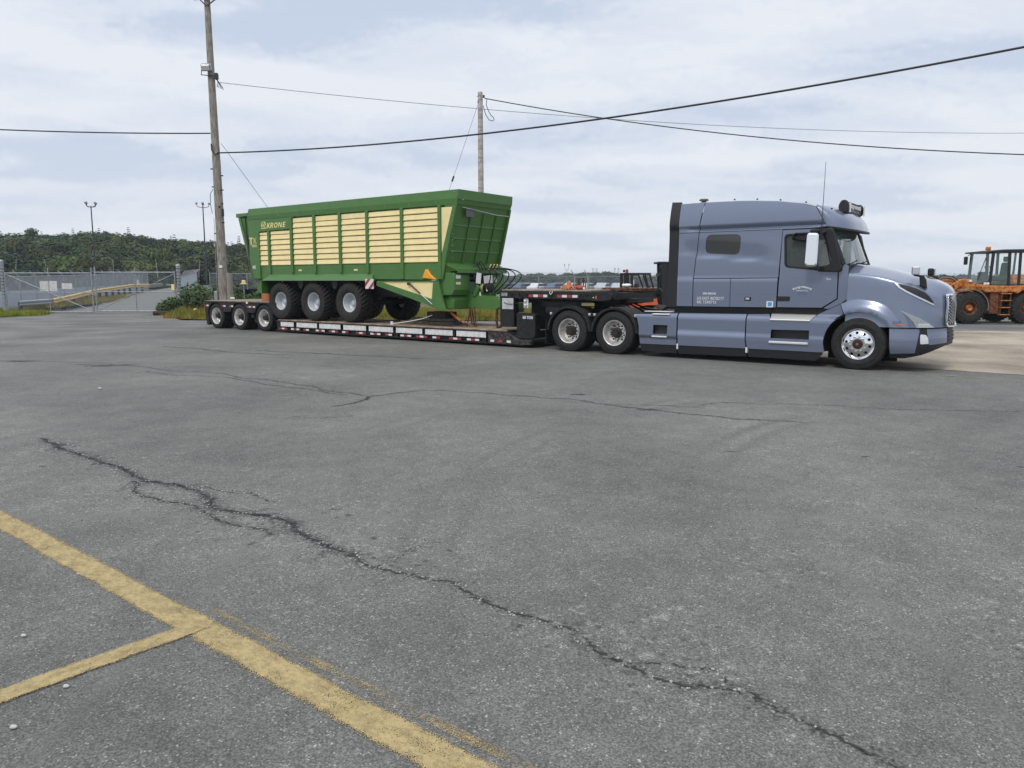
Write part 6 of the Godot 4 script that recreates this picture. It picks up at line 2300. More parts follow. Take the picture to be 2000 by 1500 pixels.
func trunk_mesh(h: float, r0: float, seed_: int) -> ArrayMesh:
	var r := RandomNumberGenerator.new()
	r.seed = seed_
	var m := MB.new()
	m.tube(PackedVector3Array([Vector3(0, -0.3, 0), Vector3(r.randf_range(-0.1, 0.1), h * 0.4, 0), Vector3(r.randf_range(-0.2, 0.2), h * 0.85, r.randf_range(-0.2, 0.2))]), r0, r0 * 0.3, 6)
	for i in 5:
		var a := r.randf() * TAU
		var y := h * r.randf_range(0.3, 0.7)
		m.tube(PackedVector3Array([Vector3(0, y, 0), Vector3(cos(a) * h * 0.12, y + h * 0.10, sin(a) * h * 0.12), Vector3(cos(a) * h * 0.2, y + h * 0.22, sin(a) * h * 0.2)]), r0 * 0.4, r0 * 0.15, 5)
	return m.mesh()

func scatter(called: String, label: String, mesh: Mesh, m: Material, places: Array[Transform3D], tints: PackedColorArray = PackedColorArray()) -> void:
	var mm := MultiMesh.new()
	mm.transform_format = MultiMesh.TRANSFORM_3D
	mm.use_colors = tints.size() > 0
	mm.mesh = mesh
	mm.instance_count = places.size()
	for i in places.size():
		mm.set_instance_transform(i, places[i])
		if tints.size() > 0:
			mm.set_instance_color(i, tints[i])
	var o := MultiMeshInstance3D.new()
	o.name = numbered(called)
	o.multimesh = mm
	o.material_override = m
	o.set_meta("kind", "stuff")
	o.set_meta("label", label)
	o.set_meta("category", called.replace("_", " "))
	add_child(o)

func hill_y(x: float, z: float) -> float:
	var d := -z
	var y := 0.2 + (3.9 + 1.5 * smoothstep(-58.0, -84.0, x)) * smoothstep(96.0, 152.0, d) + 0.8 * smoothstep(150.0, 230.0, d)
	y *= 1.0 - 0.95 * smoothstep(-46.0, -8.0, x + (d - 120.0) * 0.12)
	return y + 0.4 * sin(x * 0.07 + 1.0) * smoothstep(100.0, 140.0, d) - 0.15

func background() -> void:
	# ---- wooded hill on the left
	var hm := MB.new()
	hm.grid(40, 16, func(u: float, v: float) -> Vector3:
		var x := lerpf(-240.0, 40.0, u)
		var z := lerpf(-90.0, -260.0, v)
		return Vector3(x, hill_y(x, z), z), 1.0)
	setting("wooded_hill", hm.mesh(), M.soil)
	var r := RandomNumberGenerator.new()
	r.seed = 31
	var kinds := []
	for i in 5:
		kinds.append(crown_mesh(100 + i, broad_lobes(200 + i, 5.0, 3.6), 420, 0.21))
	var spots: Array = [[], [], [], [], []]
	var spruces: Array[Transform3D] = []
	var tints: Array = [PackedColorArray(), PackedColorArray(), PackedColorArray(), PackedColorArray(), PackedColorArray()]
	var stones := PackedColorArray()
	for i in 2200:
		var q := pow(r.randf(), 0.9)
		var z := lerpf(-97.0, -190.0, q)
		var x := lerpf(-0.95, 0.02, r.randf()) * -z * 0.98
		if x > z * -0.0 - 0.15 * -z:
			continue
		var y := hill_y(x, z)
		var s := r.randf_range(0.55, 1.2) * (0.85 if z > -104 else 1.0)
		if r.randf() < 0.14:
			spruces.append(Transform3D(Basis(Vector3.UP, r.randf() * TAU) * Basis.from_scale(Vector3(s, s * r.randf_range(0.9, 1.25), s)), Vector3(x, y, z)))
			var t := r.randf_range(0.7, 1.1)
			stones.append(Color(t, t, t))
		else:
			var k := r.randi() % 5
			spots[k].append(Transform3D(Basis(Vector3.UP, r.randf() * TAU) * Basis.from_scale(Vector3(s * r.randf_range(0.9, 1.3), s, s * r.randf_range(0.9, 1.3))), Vector3(x, y - 0.5, z)))
			var g := r.randf_range(0.42, 1.35)
			var w := r.randf_range(-0.18, 0.2)
			tints[k].append(Color(g * (1.0 + w), g, g * (1.0 - w * 0.7)))
	for k in 5:
		var tr: Array[Transform3D] = []
		tr.assign(spots[k])
		scatter("hillside_woodland", "mixed green woodland covering the hill behind the fences", kinds[k], M[["leaf_a", "leaf_b", "leaf_c", "leaf_a", "leaf_b"][k]], tr, tints[k])
	scatter("hillside_spruces", "dark spruces scattered through the hillside wood", conifer_mesh(301, 5.6, 1.5), M.leaf_d, spruces, stones)
	# trees that stand up above the wood's outline: [picture of where, height, kind, label]
	var tall := [[-93.0, -150.0, 7.6, 0, "broad dark tree rising over the far left of the wooded skyline"], [-88.5, -146.0, 5.7, 1, "pointed spruce just right of the broad dark tree at the far left"], [-78.0, -150.0, 7.2, 0, "dark broad crown on the skyline left of the tall floodlight mast"],
		[-74.0, -140.0, 6.8, 0, "dark spreading tree behind the left floodlight mast"], [-69.5, -146.0, 7.0, 0, "rounded tree on the skyline right of the left floodlight mast"], [-66.0, -150.0, 6.3, 1, "tall lone spruce midway between the two floodlight masts"],
		[-58.5, -150.0, 5.3, 1, "thin spruce on the skyline left of the second floodlight mast"], [-55.0, -150.0, 5.7, 1, "ragged spruce between the second floodlight mast and the leaning utility pole"], [-51.0, -148.0, 5.3, 1, "spruce peeping out right of the leaning utility pole"], [-83.0, -152.0, 5.7, 1, "slim spruce in the gap of the left skyline"]]
	for i in tall.size():
		var a: Array = tall[i]
		var t := thing("tree", a[4], "tree", Transform3D(Basis(Vector3.UP, i * 1.3), Vector3(a[0], hill_y(a[0], a[1]), a[1])), "trees on the skyline")
		put("trunk", trunk_mesh(a[2] * 0.8, 0.16, 400 + i), M.bark, t)
		if a[3] == 0:
			put("crown", crown_mesh(420 + i, broad_lobes(440 + i, a[2] * 0.80, 3.2), 460, 0.20), M.leaf_b, t)
		else:
			put("crown", conifer_mesh(460 + i, a[2], 1.5), M.leaf_d, t)
	for i in 7:
		var x := -96.0 + i * 6.4 + r.randf_range(-2, 2)
		var z := -99.0
		var t := thing("dead_trunk", "bare pale trunk, %s from the left among the hillside greenery" % ["first", "second", "third", "fourth", "fifth", "sixth", "seventh"][i], "dead tree", Transform3D(Basis.IDENTITY, Vector3(x * 0.72, hill_y(x * 0.72, z), z)), "bare trunks on the wooded hill")
		var m := MB.new()
		m.tube(PackedVector3Array([Vector3(0, 0, 0), Vector3(r.randf_range(-0.15, 0.15), 2.4, 0), Vector3(r.randf_range(-0.3, 0.3), 4.4, 0)]), 0.075, 0.03, 5)
		put("trunk", m.mesh(), M.dead_wood, t)
	# ---- low far wood beyond the car lot
	var farwood: Array[Transform3D] = []
	var ft := PackedColorArray()
	for i in 900:
		var z := r.randf_range(-235.0, -330.0)
		var x := r.randf_range(-0.08, 0.75) * -z
		var s := r.randf_range(0.8, 1.3) * 0.84 * (1.0 + 0.16 * sin(x * 0.05 + 0.4)) * lerpf(1.0, 0.8, smoothstep(70.0, 190.0, x))
		farwood.append(Transform3D(Basis(Vector3.UP, r.randf() * TAU) * Basis.from_scale(Vector3(s * 1.3, s, s * 1.3)), Vector3(x, -1.6, z)))
		var g := r.randf_range(0.7, 1.2)
		ft.append(Color(g, g, g * 1.1))
	scatter("far_woodland", "low hazy woodland on the horizon beyond the car lot", kinds[2], M.far_leaf, farwood, ft)
	# ---- the far lot, its fence and its cars
	var lot: StandardMaterial3D = M.asphalt_far
	var apron := ragged(pv2([-27.0, -30.5, -27.5, -33.2, -24.0, -37.0, -25.6, -42.6, -18.4, -41.6, -17.6, -38.6, -14.6, -33.9, -4.0, -33.0, 2.0, -33.0, 60.0, -33.0, 60.0, -30.5]), 0.5, 0.10, 5)
	setting("asphalt_apron", sheet(apron, 0.002, 0.05), lot)
	setting("far_lot", sheet(pv2([-26.0, -80.0, 150.0, -80.0, 190.0, -228.0, -20.0, -228.0, -20.0, -100.0]), -0.05, 0.02), lot)
	cars()
	fences()
	road_up()
	masts()
	plants()

func cars() -> void:
	var proto: Node3D = null
	var r := RandomNumberGenerator.new()
	r.seed = 8
	var paints := [mat("car_silver", lin(0.5, 0.52, 0.55), 0.3, 0.3), mat("car_blue", lin(0.09, 0.12, 0.19), 0.3, 0.2), mat("car_dark", lin(0.03, 0.033, 0.04), 0.3), mat("car_white", lin(0.72, 0.73, 0.75), 0.35)]
	var words := ["silver", "dark blue", "black", "white"]
	var rows := ["front", "middle", "back"]
	var nth := ["first", "second", "third", "fourth", "fifth", "sixth", "seventh", "eighth", "ninth"]
	for row in 3:
		for i in 9:
			var k := [0, 1, 0, 2, 0, 1, 1, 0, 2, 3, 0][(i * 3 + row * 5) % 11] as int
			var at := Transform3D(Basis(Vector3.UP, 1.05 + r.randf_range(-0.03, 0.03)), Vector3(-3.6 + i * 2.55 + row * 0.9, -0.05, -118.0 - row * 9.0))
			if proto == null:
				proto = thing("parked_car", "", "car", at, "cars parked in rows beyond the far fence")
				var m := MB.new()
				m.prism(fillet(pv2([-2.2, 0.3, 2.2, 0.3, 2.25, 0.62, 2.0, 0.85, 1.2, 0.95, -1.9, 1.0, -2.2, 0.85]), 0.1, 3), -0.88, 0.88, Transform3D.IDENTITY, 0.06)
				m.prism(fillet(pv2([-1.75, 0.95, 0.95, 0.93, 0.25, 1.46, -1.1, 1.48]), 0.1, 3), -0.70, 0.70, Transform3D.IDENTITY, 0.08)
				put("body", m.mesh(), paints[0], proto)
				m = MB.new()
				m.quad(Vector3(0.98, 0.97, 0.66), Vector3(0.98, 0.97, -0.66), Vector3(0.32, 1.43, -0.60), Vector3(0.32, 1.43, 0.60))
				put("windshield", m.mesh(), M.chrome, proto)
				m = MB.new()
				m.box(Vector3(-0.45, 1.2, 0), Vector3(1.5, 0.34, 1.44), 0.05)
				put("side_window", m.mesh(), M.glass_dark, proto)
				for x: float in [-1.35, 1.4]:
					for z: float in [-0.82, 0.82]:
						m = MB.new()
						m.rod(Vector3(x, 0.32, z - 0.1), Vector3(x, 0.32, z + 0.1), 0.32, -1, 12)
						put("wheel", m.mesh(), M.rubber, proto)
				proto.set_meta("label", "%s car, %s from the left in the %s row beyond the far fence" % [words[k], nth[i], rows[row]])
				(proto.get_node("body") as MeshInstance3D).material_override = paints[k]
				continue
			var c := copy_of(proto, at, "%s car, %s from the left in the %s row beyond the far fence" % [words[k], nth[i], rows[row]])
			(c.get_node("body") as MeshInstance3D).material_override = paints[k]

func links(m: MB, a: Vector3, b: Vector3, ha: float, hb: float, step: float, wire: float) -> void:   # chain link between two posts: two families of slanting wires
	var l := a.distance_to(b)
	var n_ := int(l / step)
	var hm := (ha + hb) / 2
	var side := (b - a).normalized()
	var run := hm / l
	for fam: float in [1.0, -1.0]:
		for i in range(-int(hm / step), n_ + 1):
			var s0 := float(i) * step / l
			var s1 := s0 + run
			var y0 := 0.0
			var y1 := 1.0
			if s0 < 0.0:
				y0 = -s0 / run
				s0 = 0.0
			if s1 > 1.0:
				y1 = 1.0 - (s1 - 1.0) / run
				s1 = 1.0
			if s1 <= s0:
				continue
			var p := a.lerp(b, s0) + Vector3(0, lerpf(ha, hb, s0) * (y0 if fam > 0 else 1.0 - y0), 0)
			var q := a.lerp(b, s1) + Vector3(0, lerpf(ha, hb, s1) * (y1 if fam > 0 else 1.0 - y1), 0)
			m.tube(PackedVector3Array([p, q]), wire, -1, 3, false)

func fence_run(label: String, path: Array, height: float, spacing: float, step: float, lean: float, group := "", wires := true, thick := 0.03, wire := 0.004) -> Node3D:
	var o: Vector3 = path[0]
	var t := thing("chain_link_fence", label, "fence", Transform3D(Basis.IDENTITY, o), group)
	var net := MB.new()
	var rail := MB.new()
	var barbs: Array[MB] = [MB.new(), MB.new(), MB.new()]
	for i in path.size() - 1:
		var a: Vector3 = path[i] - o
		var b: Vector3 = path[i + 1] - o
		var n_ := maxi(1, int(round(a.distance_to(b) / spacing)))
		var across := (b - a).cross(Vector3.UP).normalized() * lean
		rail.rod(a + Vector3(0, height, 0), b + Vector3(0, height, 0), thick * 0.8, -1, 6)
		links(net, a + Vector3(0, 0.03, 0), b + Vector3(0, 0.03, 0), height, height, step, wire)
		for k in 3:
			var q := (k + 1) / 3.0
			barbs[k].rod(a + Vector3(0, height + 0.34 * q, 0) + across * 0.34 * q, b + Vector3(0, height + 0.34 * q, 0) + across * 0.34 * q, 0.006, -1, 3)
		for k in n_ + (1 if i == path.size() - 2 else 0):
			var p := a.lerp(b, float(k) / n_)
			var m := MB.new()
			m.rod(p, p + Vector3(0, height + 0.02, 0), thick, -1, 6)
			if wires:
				m.rod(p + Vector3(0, height, 0), p + Vector3(0, height + 0.36, 0) + across * 0.36, thick * 0.6, -1, 5)
			put("post", m.mesh(), M.galvanised, t)
	put("top_rail", rail.mesh(), M.galvanised, t)
	put("chain_link", net.mesh(), M.chain_link, t).set_meta("kind", "stuff")
	if wires:
		for k in 3:
			put("barbed_wire", barbs[k].mesh(), M.dark_metal, t)
	return t

func fences() -> void:
	# left of the access road, climbing with it, with a grey wall behind
	fence_run("chain link fence with slanted barbed arms left of the ramp, before a concrete wall", [Vector3(-27.6, 0.15, -41.6), Vector3(-30.3, 0.30, -52.0), Vector3(-33.6, 0.55, -65.0), Vector3(-36.4, 0.75, -77.0)], 1.78, 2.6, 0.09, -0.9, "", true, 0.035)
	fence_run("pale slatted chain link fence right of the ramp beside the gate post", [Vector3(-18.05, 0.30, -41.8), Vector3(-31.5, 0.95, -77.0)], 1.62, 2.6, 0.10, 0.9)
	var sl := MB.new()
	for i in 190:
		var q := i / 190.0
		var p := Vector3(-18.05, 0.30, -41.8).lerp(Vector3(-31.5, 0.95, -77.0), q)
		sl.box(p + Vector3(0, 0.82, 0), Vector3(0.012, 1.5, 0.135), 0.0, Basis(Vector3.UP, 0.362))
	var slats := put("privacy_slats", sl.mesh(), M.wall_blue)
	slats.set_meta("kind", "stuff")
	tag(slats, "pale blue vertical slats woven into the fence right of the ramp", "fence slats")
	# across the back
	fence_run("long chain link fence across the back of the lot behind the wagon", [Vector3(-30.6, 0.9, -78.0), Vector3(-12.0, 0.75, -78.5), Vector3(6.4, 0.6, -79.0)], 1.60, 3.4, 0.13, 0.8, "", true, 0.04, 0.006)
	fence_run("chain link fence across the back of the lot behind the forklift", [Vector3(7.9, 0.6, -79.0), Vector3(24.0, 0.5, -79.0)], 1.62, 5.5, 0.13, 0.8, "", true, 0.04, 0.006)
	fence_run("chain link fence with barbed strands behind the wheel loader", [Vector3(24.2, 0.4, -80.0), Vector3(62.0, 0.4, -80.0)], 1.72, 5.7, 0.13, 0.9, "", true, 0.05, 0.006)
	# two stout posts with slanted tops and slats between them
	var t := thing("slatted_gate", "small gate of weathered upright boards between two posts in the back fence", "gate", Transform3D(Basis.IDENTITY, Vector3(7.1, 0.5, -79.0)))
	for s: float in [-0.68, 0.68]:
		var m := MB.new()
		m.rod(Vector3(s, 0, 0), Vector3(s, 1.75, 0), 0.07, -1, 8)
		m.rod(Vector3(s, 1.70, 0), Vector3(s - 0.38, 2.35, 0), 0.045, -1, 6)
		put("post", m.mesh(), M.galvanised, t)
	for i in 5:
		var m := MB.new()
		m.box(Vector3(-0.46 + i * 0.23, 0.75, 0), Vector3(0.14, 1.5, 0.03), 0.005)
		put("board", m.mesh(), M.timber_grey if i % 2 == 0 else M.timber_dark, t)
	var mm := MB.new()
	mm.rod(Vector3(-0.68, 1.62, 0), Vector3(0.68, 1.62, 0), 0.04, -1, 6)
	put("gate_rail", mm.mesh(), M.galvanised, t)
	# the double gate
	var g := "leaves of the double gate"
	gate_leaf("left leaf of the tubular chain link gate, its brace falling to the centre post", Vector3(-27.0, 0.10, -41.0), 4.62, 1.0, g)
	gate_leaf("right leaf of the tubular chain link gate, its brace rising to the right post", Vector3(-22.2, 0.14, -41.0), 4.25, -1.0, g)
	for a: Array in [[-27.12, "stout left gate post at the edge of the photo", 2.75, 0.10], [-17.75, "stout right gate post wound with wire, beside the bushes", 2.52, 0.105]]:
		var p := thing("gate_post", a[1], "gate post", Transform3D(Basis.IDENTITY, Vector3(a[0], 0, -41.0)))
		var m := MB.new()
		m.rod(Vector3.ZERO, Vector3(0, a[2], 0), a[3], -1, 14)
		m.lathe(PackedVector2Array([Vector2(0.0, 0.10), Vector2(0.06, 0.09), Vector2(0.105, 0.05), Vector2(0.12, 0.0)]), Transform3D(Basis(Vector3.RIGHT, -PI / 2), Vector3(0, a[2], 0)), 14)
		put("post", m.mesh(), M.galvanised, p)
		m = MB.new()
		for k in 9:
			var ring := PackedVector3Array()
			for i in 9:
				var an := TAU * i / 8
				ring.append(Vector3(cos(an) * (a[3] + 0.01), 1.0 + k * 0.17 + 0.02 * sin(an), sin(an) * (a[3] + 0.01)))
			m.tube(ring, 0.014, -1, 4, false)
		put("wire_ties", m.mesh(), M.dark_metal, p).set_meta("kind", "stuff")
	var m := MB.new()
	m.box(Vector3.ZERO, Vector3(0.17, 0.32, 0.02), 0.004)
	tag(put("gate_notice", m.mesh(), M.decal_yellow, self, Transform3D(Basis.IDENTITY, Vector3(-18.05, 1.40, -40.93))), "small yellow notice hung on the gate by the right post", "sign")
	# notices on the left fence
	for a: Array in [[-27.6, 1.42, 1.02, 0.60, "large white board fixed to the fence behind the left gate leaf"], [-26.5, 1.42, 0.62, 0.34, "smaller white board on the fence, right of the large one"], [-35.0, 1.62, 0.22, 0.42, "little white notice on a fence post at the top of the ramp"]]:
		m = MB.new()
		m.box(Vector3.ZERO, Vector3(a[2], a[3], 0.02), 0.004)
		var zz := -45.8 if a[0] > -30 else -72.0
		var xx: float = a[0]
		tag(put("notice_board", m.mesh(), M.plate_white, self, Transform3D(Basis(Vector3.UP, 0.0), Vector3(xx, a[1], zz))), a[4], "sign")

func gate_leaf(label: String, at: Vector3, w: float, brace: float, group: String) -> void:
	var t := thing("gate_leaf", label, "gate", Transform3D(Basis.IDENTITY, at), group)
	var h := 2.04
	var m := MB.new()
	for y: float in [0.0, h]:
		m.rod(Vector3(0, y, 0), Vector3(w, y, 0), 0.030, -1, 8)
	for x: float in [0.0, w]:
		m.rod(Vector3(x, -0.05, 0), Vector3(x, h + (0.30 if (x > 0.0) == (brace > 0.0) else 0.05), 0), 0.042, -1, 8)
	put("frame", m.mesh(), M.galvanised, t)
	m = MB.new()
	m.rod(Vector3(0, 1.02, 0), Vector3(w, 1.02, 0), 0.022, -1, 6)
	put("middle_rail", m.mesh(), M.galvanised, t)
	m = MB.new()
	m.rod(Vector3(w * 0.5, 0, 0), Vector3(w * 0.5, h + 0.28, 0), 0.024, -1, 6)
	put("upright", m.mesh(), M.galvanised, t)
	m = MB.new()
	if brace > 0:
		m.rod(Vector3(0.05, h - 0.05, 0), Vector3(w - 0.1, 0.05, 0), 0.022, -1, 6)
	else:
		m.rod(Vector3(0.1, 0.05, 0), Vector3(w - 0.05, h - 0.08, 0), 0.022, -1, 6)
	put("brace", m.mesh(), M.galvanised, t)
	m = MB.new()
	links(m, Vector3.ZERO, Vector3(w, 0, 0), h, h, 0.085, 0.0028)
	put("chain_link", m.mesh(), M.chain_link, t).set_meta("kind", "stuff")
	for k in 2:
		m = MB.new()
		m.rod(Vector3(0, h + 0.12 + 0.12 * k, 0), Vector3(w, h + 0.12 + 0.12 * k, 0), 0.005, -1, 3)
		put("barbed_wire", m.mesh(), M.dark_metal, t)

func road_up() -> void:
	# the ramp behind the gate climbs to a bridge
	var road: StandardMaterial3D = M.asphalt_far
	var m := MB.new()
	m.grid(24, 4, func(u: float, v: float) -> Vector3:
		var z := lerpf(-42.0, -84.0, u)
		var xl := lerpf(-25.6, -37.0, u)
		var xr := lerpf(-18.2, -32.2, u)
		return Vector3(lerpf(xl, xr, v), 1.02 * smoothstep(0.0, 1.0, u) + 0.004, z), 1.0)
	setting("ramp_road", m.mesh(), road)
	m = MB.new()
	m.grid(24, 3, func(u: float, v: float) -> Vector3:
		var z := lerpf(-41.0, -90.0, u)
		var q := smoothstep(0.02, 1.0, u)
		return Vector3(lerpf(lerpf(-33.0, -43.0, u), lerpf(-25.5, -37.3, u), v), (0.80 * q if v < 0.99 else 1.0 * q) - 0.02 + 0.10 * (1.0 - v), z), 1.0)
	setting("verge", m.mesh(), M.soil)
	m = MB.new()
	m.quad(Vector3(-44.0, 1.0, -84.0), Vector3(-30.0, 1.0, -84.0), Vector3(-30.0, 0.4, -120.0), Vector3(-44.0, 0.4, -120.0))
	setting("bridge_deck", m.mesh(), road)
	for a: Array in [[-37.0, -77.0, -39.2, -86.0, "left concrete kerb wall at the top of the ramp"], [-33.0, -84.0, -38.0, -84.6, "low concrete beam across the far end of the ramp"]]:
		m = MB.new()
		m.beam(Vector3(a[0], 1.12, a[1]), Vector3(a[2], 1.32, a[3]), 0.30, 0.34 if a[0] < -35 else 0.20, 0.02)
		tag(put("kerb_wall", m.mesh(), M.concrete), a[4], "kerb wall")
	# concrete wall behind the left fence
	m = MB.new()
	m.hexa([Vector3(-31.2, 0.9, -46.0), Vector3(-38.6, 1.0, -80.0), Vector3(-38.9, 1.0, -80.0), Vector3(-31.5, 0.9, -46.0), Vector3(-31.2, 1.92, -46.0), Vector3(-38.6, 2.45, -80.0), Vector3(-38.9, 2.45, -80.0), Vector3(-31.5, 1.92, -46.0)])
	m.hexa([Vector3(-46.0, 0.9, -45.7), Vector3(-31.2, 0.9, -46.0), Vector3(-31.2, 0.9, -46.3), Vector3(-46.0, 0.9, -46.0), Vector3(-46.0, 1.90, -45.7), Vector3(-31.2, 1.92, -46.0), Vector3(-31.2, 1.92, -46.3), Vector3(-46.0, 1.90, -46.0)])
	var wall := thing("concrete_wall", "stained grey concrete wall with a pale painted base behind the left fence", "wall", Transform3D.IDENTITY)
	put("upper_wall", m.mesh(), M.concrete, wall)
	m = MB.new()
	m.hexa([Vector3(-31.15, 0.0, -45.95), Vector3(-38.5, 0.5, -80.0), Vector3(-38.9, 0.5, -80.0), Vector3(-31.5, 0.0, -46.0), Vector3(-31.15, 1.08, -45.95), Vector3(-38.5, 1.4, -80.0), Vector3(-38.9, 1.4, -80.0), Vector3(-31.5, 1.08, -46.0)])
	m.hexa([Vector3(-46.0, 0.0, -45.6), Vector3(-31.15, 0.0, -45.95), Vector3(-31.2, 0.0, -46.3), Vector3(-46.0, 0.0, -46.0), Vector3(-46.0, 1.08, -45.6), Vector3(-31.15, 1.08, -45.95), Vector3(-31.2, 1.08, -46.3), Vector3(-46.0, 1.08, -46.0)])
	put("painted_base", m.mesh(), M.wall_blue, wall)
	# guard rail: bare steel near the gate, yellow beyond
	var path := [Vector3(-26.9, 0.50, -41.9), Vector3(-25.75, 0.60, -43.0), Vector3(-27.3, 0.78, -48.0), Vector3(-29.4, 0.98, -54.0), Vector3(-31.6, 1.12, -61.0), Vector3(-33.2, 1.30, -67.0), Vector3(-34.7, 1.32, -73.5)]
	var t := thing("guard_rail", "bent guard rail up the ramp, grey at its near end and yellow beyond", "guard rail", Transform3D.IDENTITY)
	for i in path.size() - 1:
		m = MB.new()
		var a: Vector3 = path[i]
		var b: Vector3 = path[i + 1]
		var d := (b - a).normalized()
		var out := d.cross(Vector3.UP).normalized()
		if out.x < 0 and i > 0: out = -out
		if i == 0: out = Vector3(0.3, 0, 0.95)
		var prof := [Vector2(0.0, 0.15), Vector2(0.08, 0.11), Vector2(0.08, 0.05), Vector2(0.01, 0.0), Vector2(0.08, -0.05), Vector2(0.08, -0.11), Vector2(0.0, -0.15)]
		for k in 6:
			m.quad(a + out * prof[k].x + Vector3(0, prof[k].y, 0), a + out * prof[k + 1].x + Vector3(0, prof[k + 1].y, 0), b + out * prof[k + 1].x + Vector3(0, prof[k + 1].y, 0), b + out * prof[k].x + Vector3(0, prof[k].y, 0))
			m.quad(a + out * (prof[k].x - 0.004) + Vector3(0, prof[k].y, 0), b + out * (prof[k].x - 0.004) + Vector3(0, prof[k].y, 0), b + out * (prof[k + 1].x - 0.004) + Vector3(0, prof[k + 1].y, 0), a + out * (prof[k + 1].x - 0.004) + Vector3(0, prof[k + 1].y, 0))
		put("rail_length", m.mesh(), M.rail_steel if i == 0 else M.rail_yellow, t)
		var n_ := maxi(1, int(a.distance_to(b) / 2.0))
		for k in n_:
			m = MB.new()
			var p := a.lerp(b, float(k) / n_)
			m.box(p + Vector3(0, -0.28, 0) - out * 0.10, Vector3(0.15, 0.75, 0.15), 0.01)
			put("post", m.mesh(), M.timber_dark, t)

func masts() -> void:
	for a: Array in [[-45.9, -85.0, 10.2, "tall floodlight mast of four lamps at the left, behind the gate", 0.0], [-33.7, -85.0, 10.15, "tall floodlight mast of four lamps close left of the leaning utility pole", 0.7]]:
		var t := thing("floodlight_mast", a[3], "floodlight", Transform3D(Basis(Vector3.UP, a[4]), Vector3(a[0], 0.0, a[1])), "floodlight masts before the hill")
		var m := MB.new()
		m.rod(Vector3.ZERO, Vector3(0, a[2] - 0.35, 0), 0.10, 0.055, 8)
		put("mast", m.mesh(), M.dark_metal, t)
		m = MB.new()
		for k in 4:
			var an := TAU * k / 4 + 0.35
			var d := Vector3(cos(an), 0, sin(an))
			m.tube(PackedVector3Array([Vector3(0, a[2] - 0.5, 0), Vector3(0, a[2] - 0.45, 0) + d * 0.35, Vector3(0, a[2] - 0.38, 0) + d * 0.58, Vector3(0, a[2] - 0.15, 0) + d * 0.62]), 0.035, -1, 6)
		put("bracket", m.mesh(), M.dark_metal, t)
		for k in 4:
			var an := TAU * k / 4 + 0.35
			var d := Vector3(cos(an), 0, sin(an))
			m = MB.new()
			m.box(Vector3(0, a[2] - 0.05, 0) + d * 0.64, Vector3(0.26, 0.20, 0.24), 0.05, Basis(Vector3.UP, -an) * Basis(Vector3.BACK, -0.4))
			put("lamp", m.mesh(), M.galvanised, t)
	# a forked mast and cranes on the horizon
	for a: Array in [[14.2, -200.0, 5.6, "small forked lamp mast above the trees over the gooseneck deck"], [54.5, -200.0, 4.7, "small forked lamp mast seen through the forklift's frame"]]:
		var t := thing("lamp_mast", a[3], "lamp mast", Transform3D(Basis.IDENTITY, Vector3(a[0], -1.0, a[1])), "small masts on the horizon")
		var m := MB.new()
		m.rod(Vector3.ZERO, Vector3(0, a[2], 0), 0.08, 0.05, 6)
		put("mast", m.mesh(), M.galvanised, t)
		for s: float in [1.0, -1.0]:
			m = MB.new()
			m.tube(PackedVector3Array([Vector3(0, a[2] - 0.1, 0), Vector3(s * 0.45, a[2] + 0.2, 0), Vector3(s * 0.55, a[2] + 1.3, 0)]), 0.05, -1, 5)
			m.box(Vector3(s * 0.55, a[2] + 1.3, 0), Vector3(0.2, 0.5, 0.2))
			put("lamp_arm", m.mesh(), M.galvanised, t)
	var crane_words := ["first of four thin port cranes on the horizon, counted from the wagon", "second of four thin port cranes on the horizon, counted from the wagon", "third of four thin port cranes on the horizon, beside the forklift", "fourth of four thin port cranes on the horizon, nearest the forklift"]
	for i in 4:
		var x: float = [62.0, 64.8, 79.0, 81.8][i]
		var t := thing("port_crane", crane_words[i], "crane", Transform3D(Basis(Vector3.UP, 0.4), Vector3(x, -2.0, -600.0)), "port cranes far away")
		var m := MB.new()
		for s: float in [1.0, -1.0]:
			m.beam(Vector3(s * 0.9, 0, 0), Vector3(s * 0.5 + 0.4, 9.0, 0), 0.22, 0.22)
		for k in 4:
			m.beam(Vector3(-0.9, 1.5 + k * 2.0, 0), Vector3(0.9, 2.6 + k * 2.0, 0), 0.15, 0.15)
		put("tower", m.mesh(), M.crane_paint if M.has("crane_paint") else mat("crane_paint", lin(0.38, 0.30, 0.30), 0.7), t)
		m = MB.new()
		m.beam(Vector3(0.2, 9.0, 0), Vector3(1.2, 13.4 + (0.6 if i > 1 else 0.0), 0), 0.25, 0.25)
		m.beam(Vector3(1.0, 9.0, 0), Vector3(1.9, 12.6, 0), 0.2, 0.2)
		m.box(Vector3(1.2, 13.2, 0), Vector3(1.3, 0.5, 0.5))
		put("raised_boom", m.mesh(), M.crane_paint, t)
	# a little red and white light beyond the fence
	var t := thing("channel_light", "tiny red and white lighthouse glimpsed through the forklift's frame", "lighthouse", Transform3D(Basis.IDENTITY, Vector3(23.5, 0.3, -150.0)))
	var m := MB.new()
	m.rod(Vector3(0, 0, 0), Vector3(0, 0.55, 0), 0.75, 0.55, 10)
	put("red_base", m.mesh(), M.red_reflector, t)
	m = MB.new()
	m.rod(Vector3(0, 0.55, 0), Vector3(0, 1.7, 0), 0.42, 0.30, 10)
	put("white_tower", m.mesh(), M.white_paint, t)
	m = MB.new()
	m.rod(Vector3(0, 1.7, 0), Vector3(0, 2.3, 0), 0.36, 0.1, 10)
	put("red_cap", m.mesh(), M.red_reflector, t)

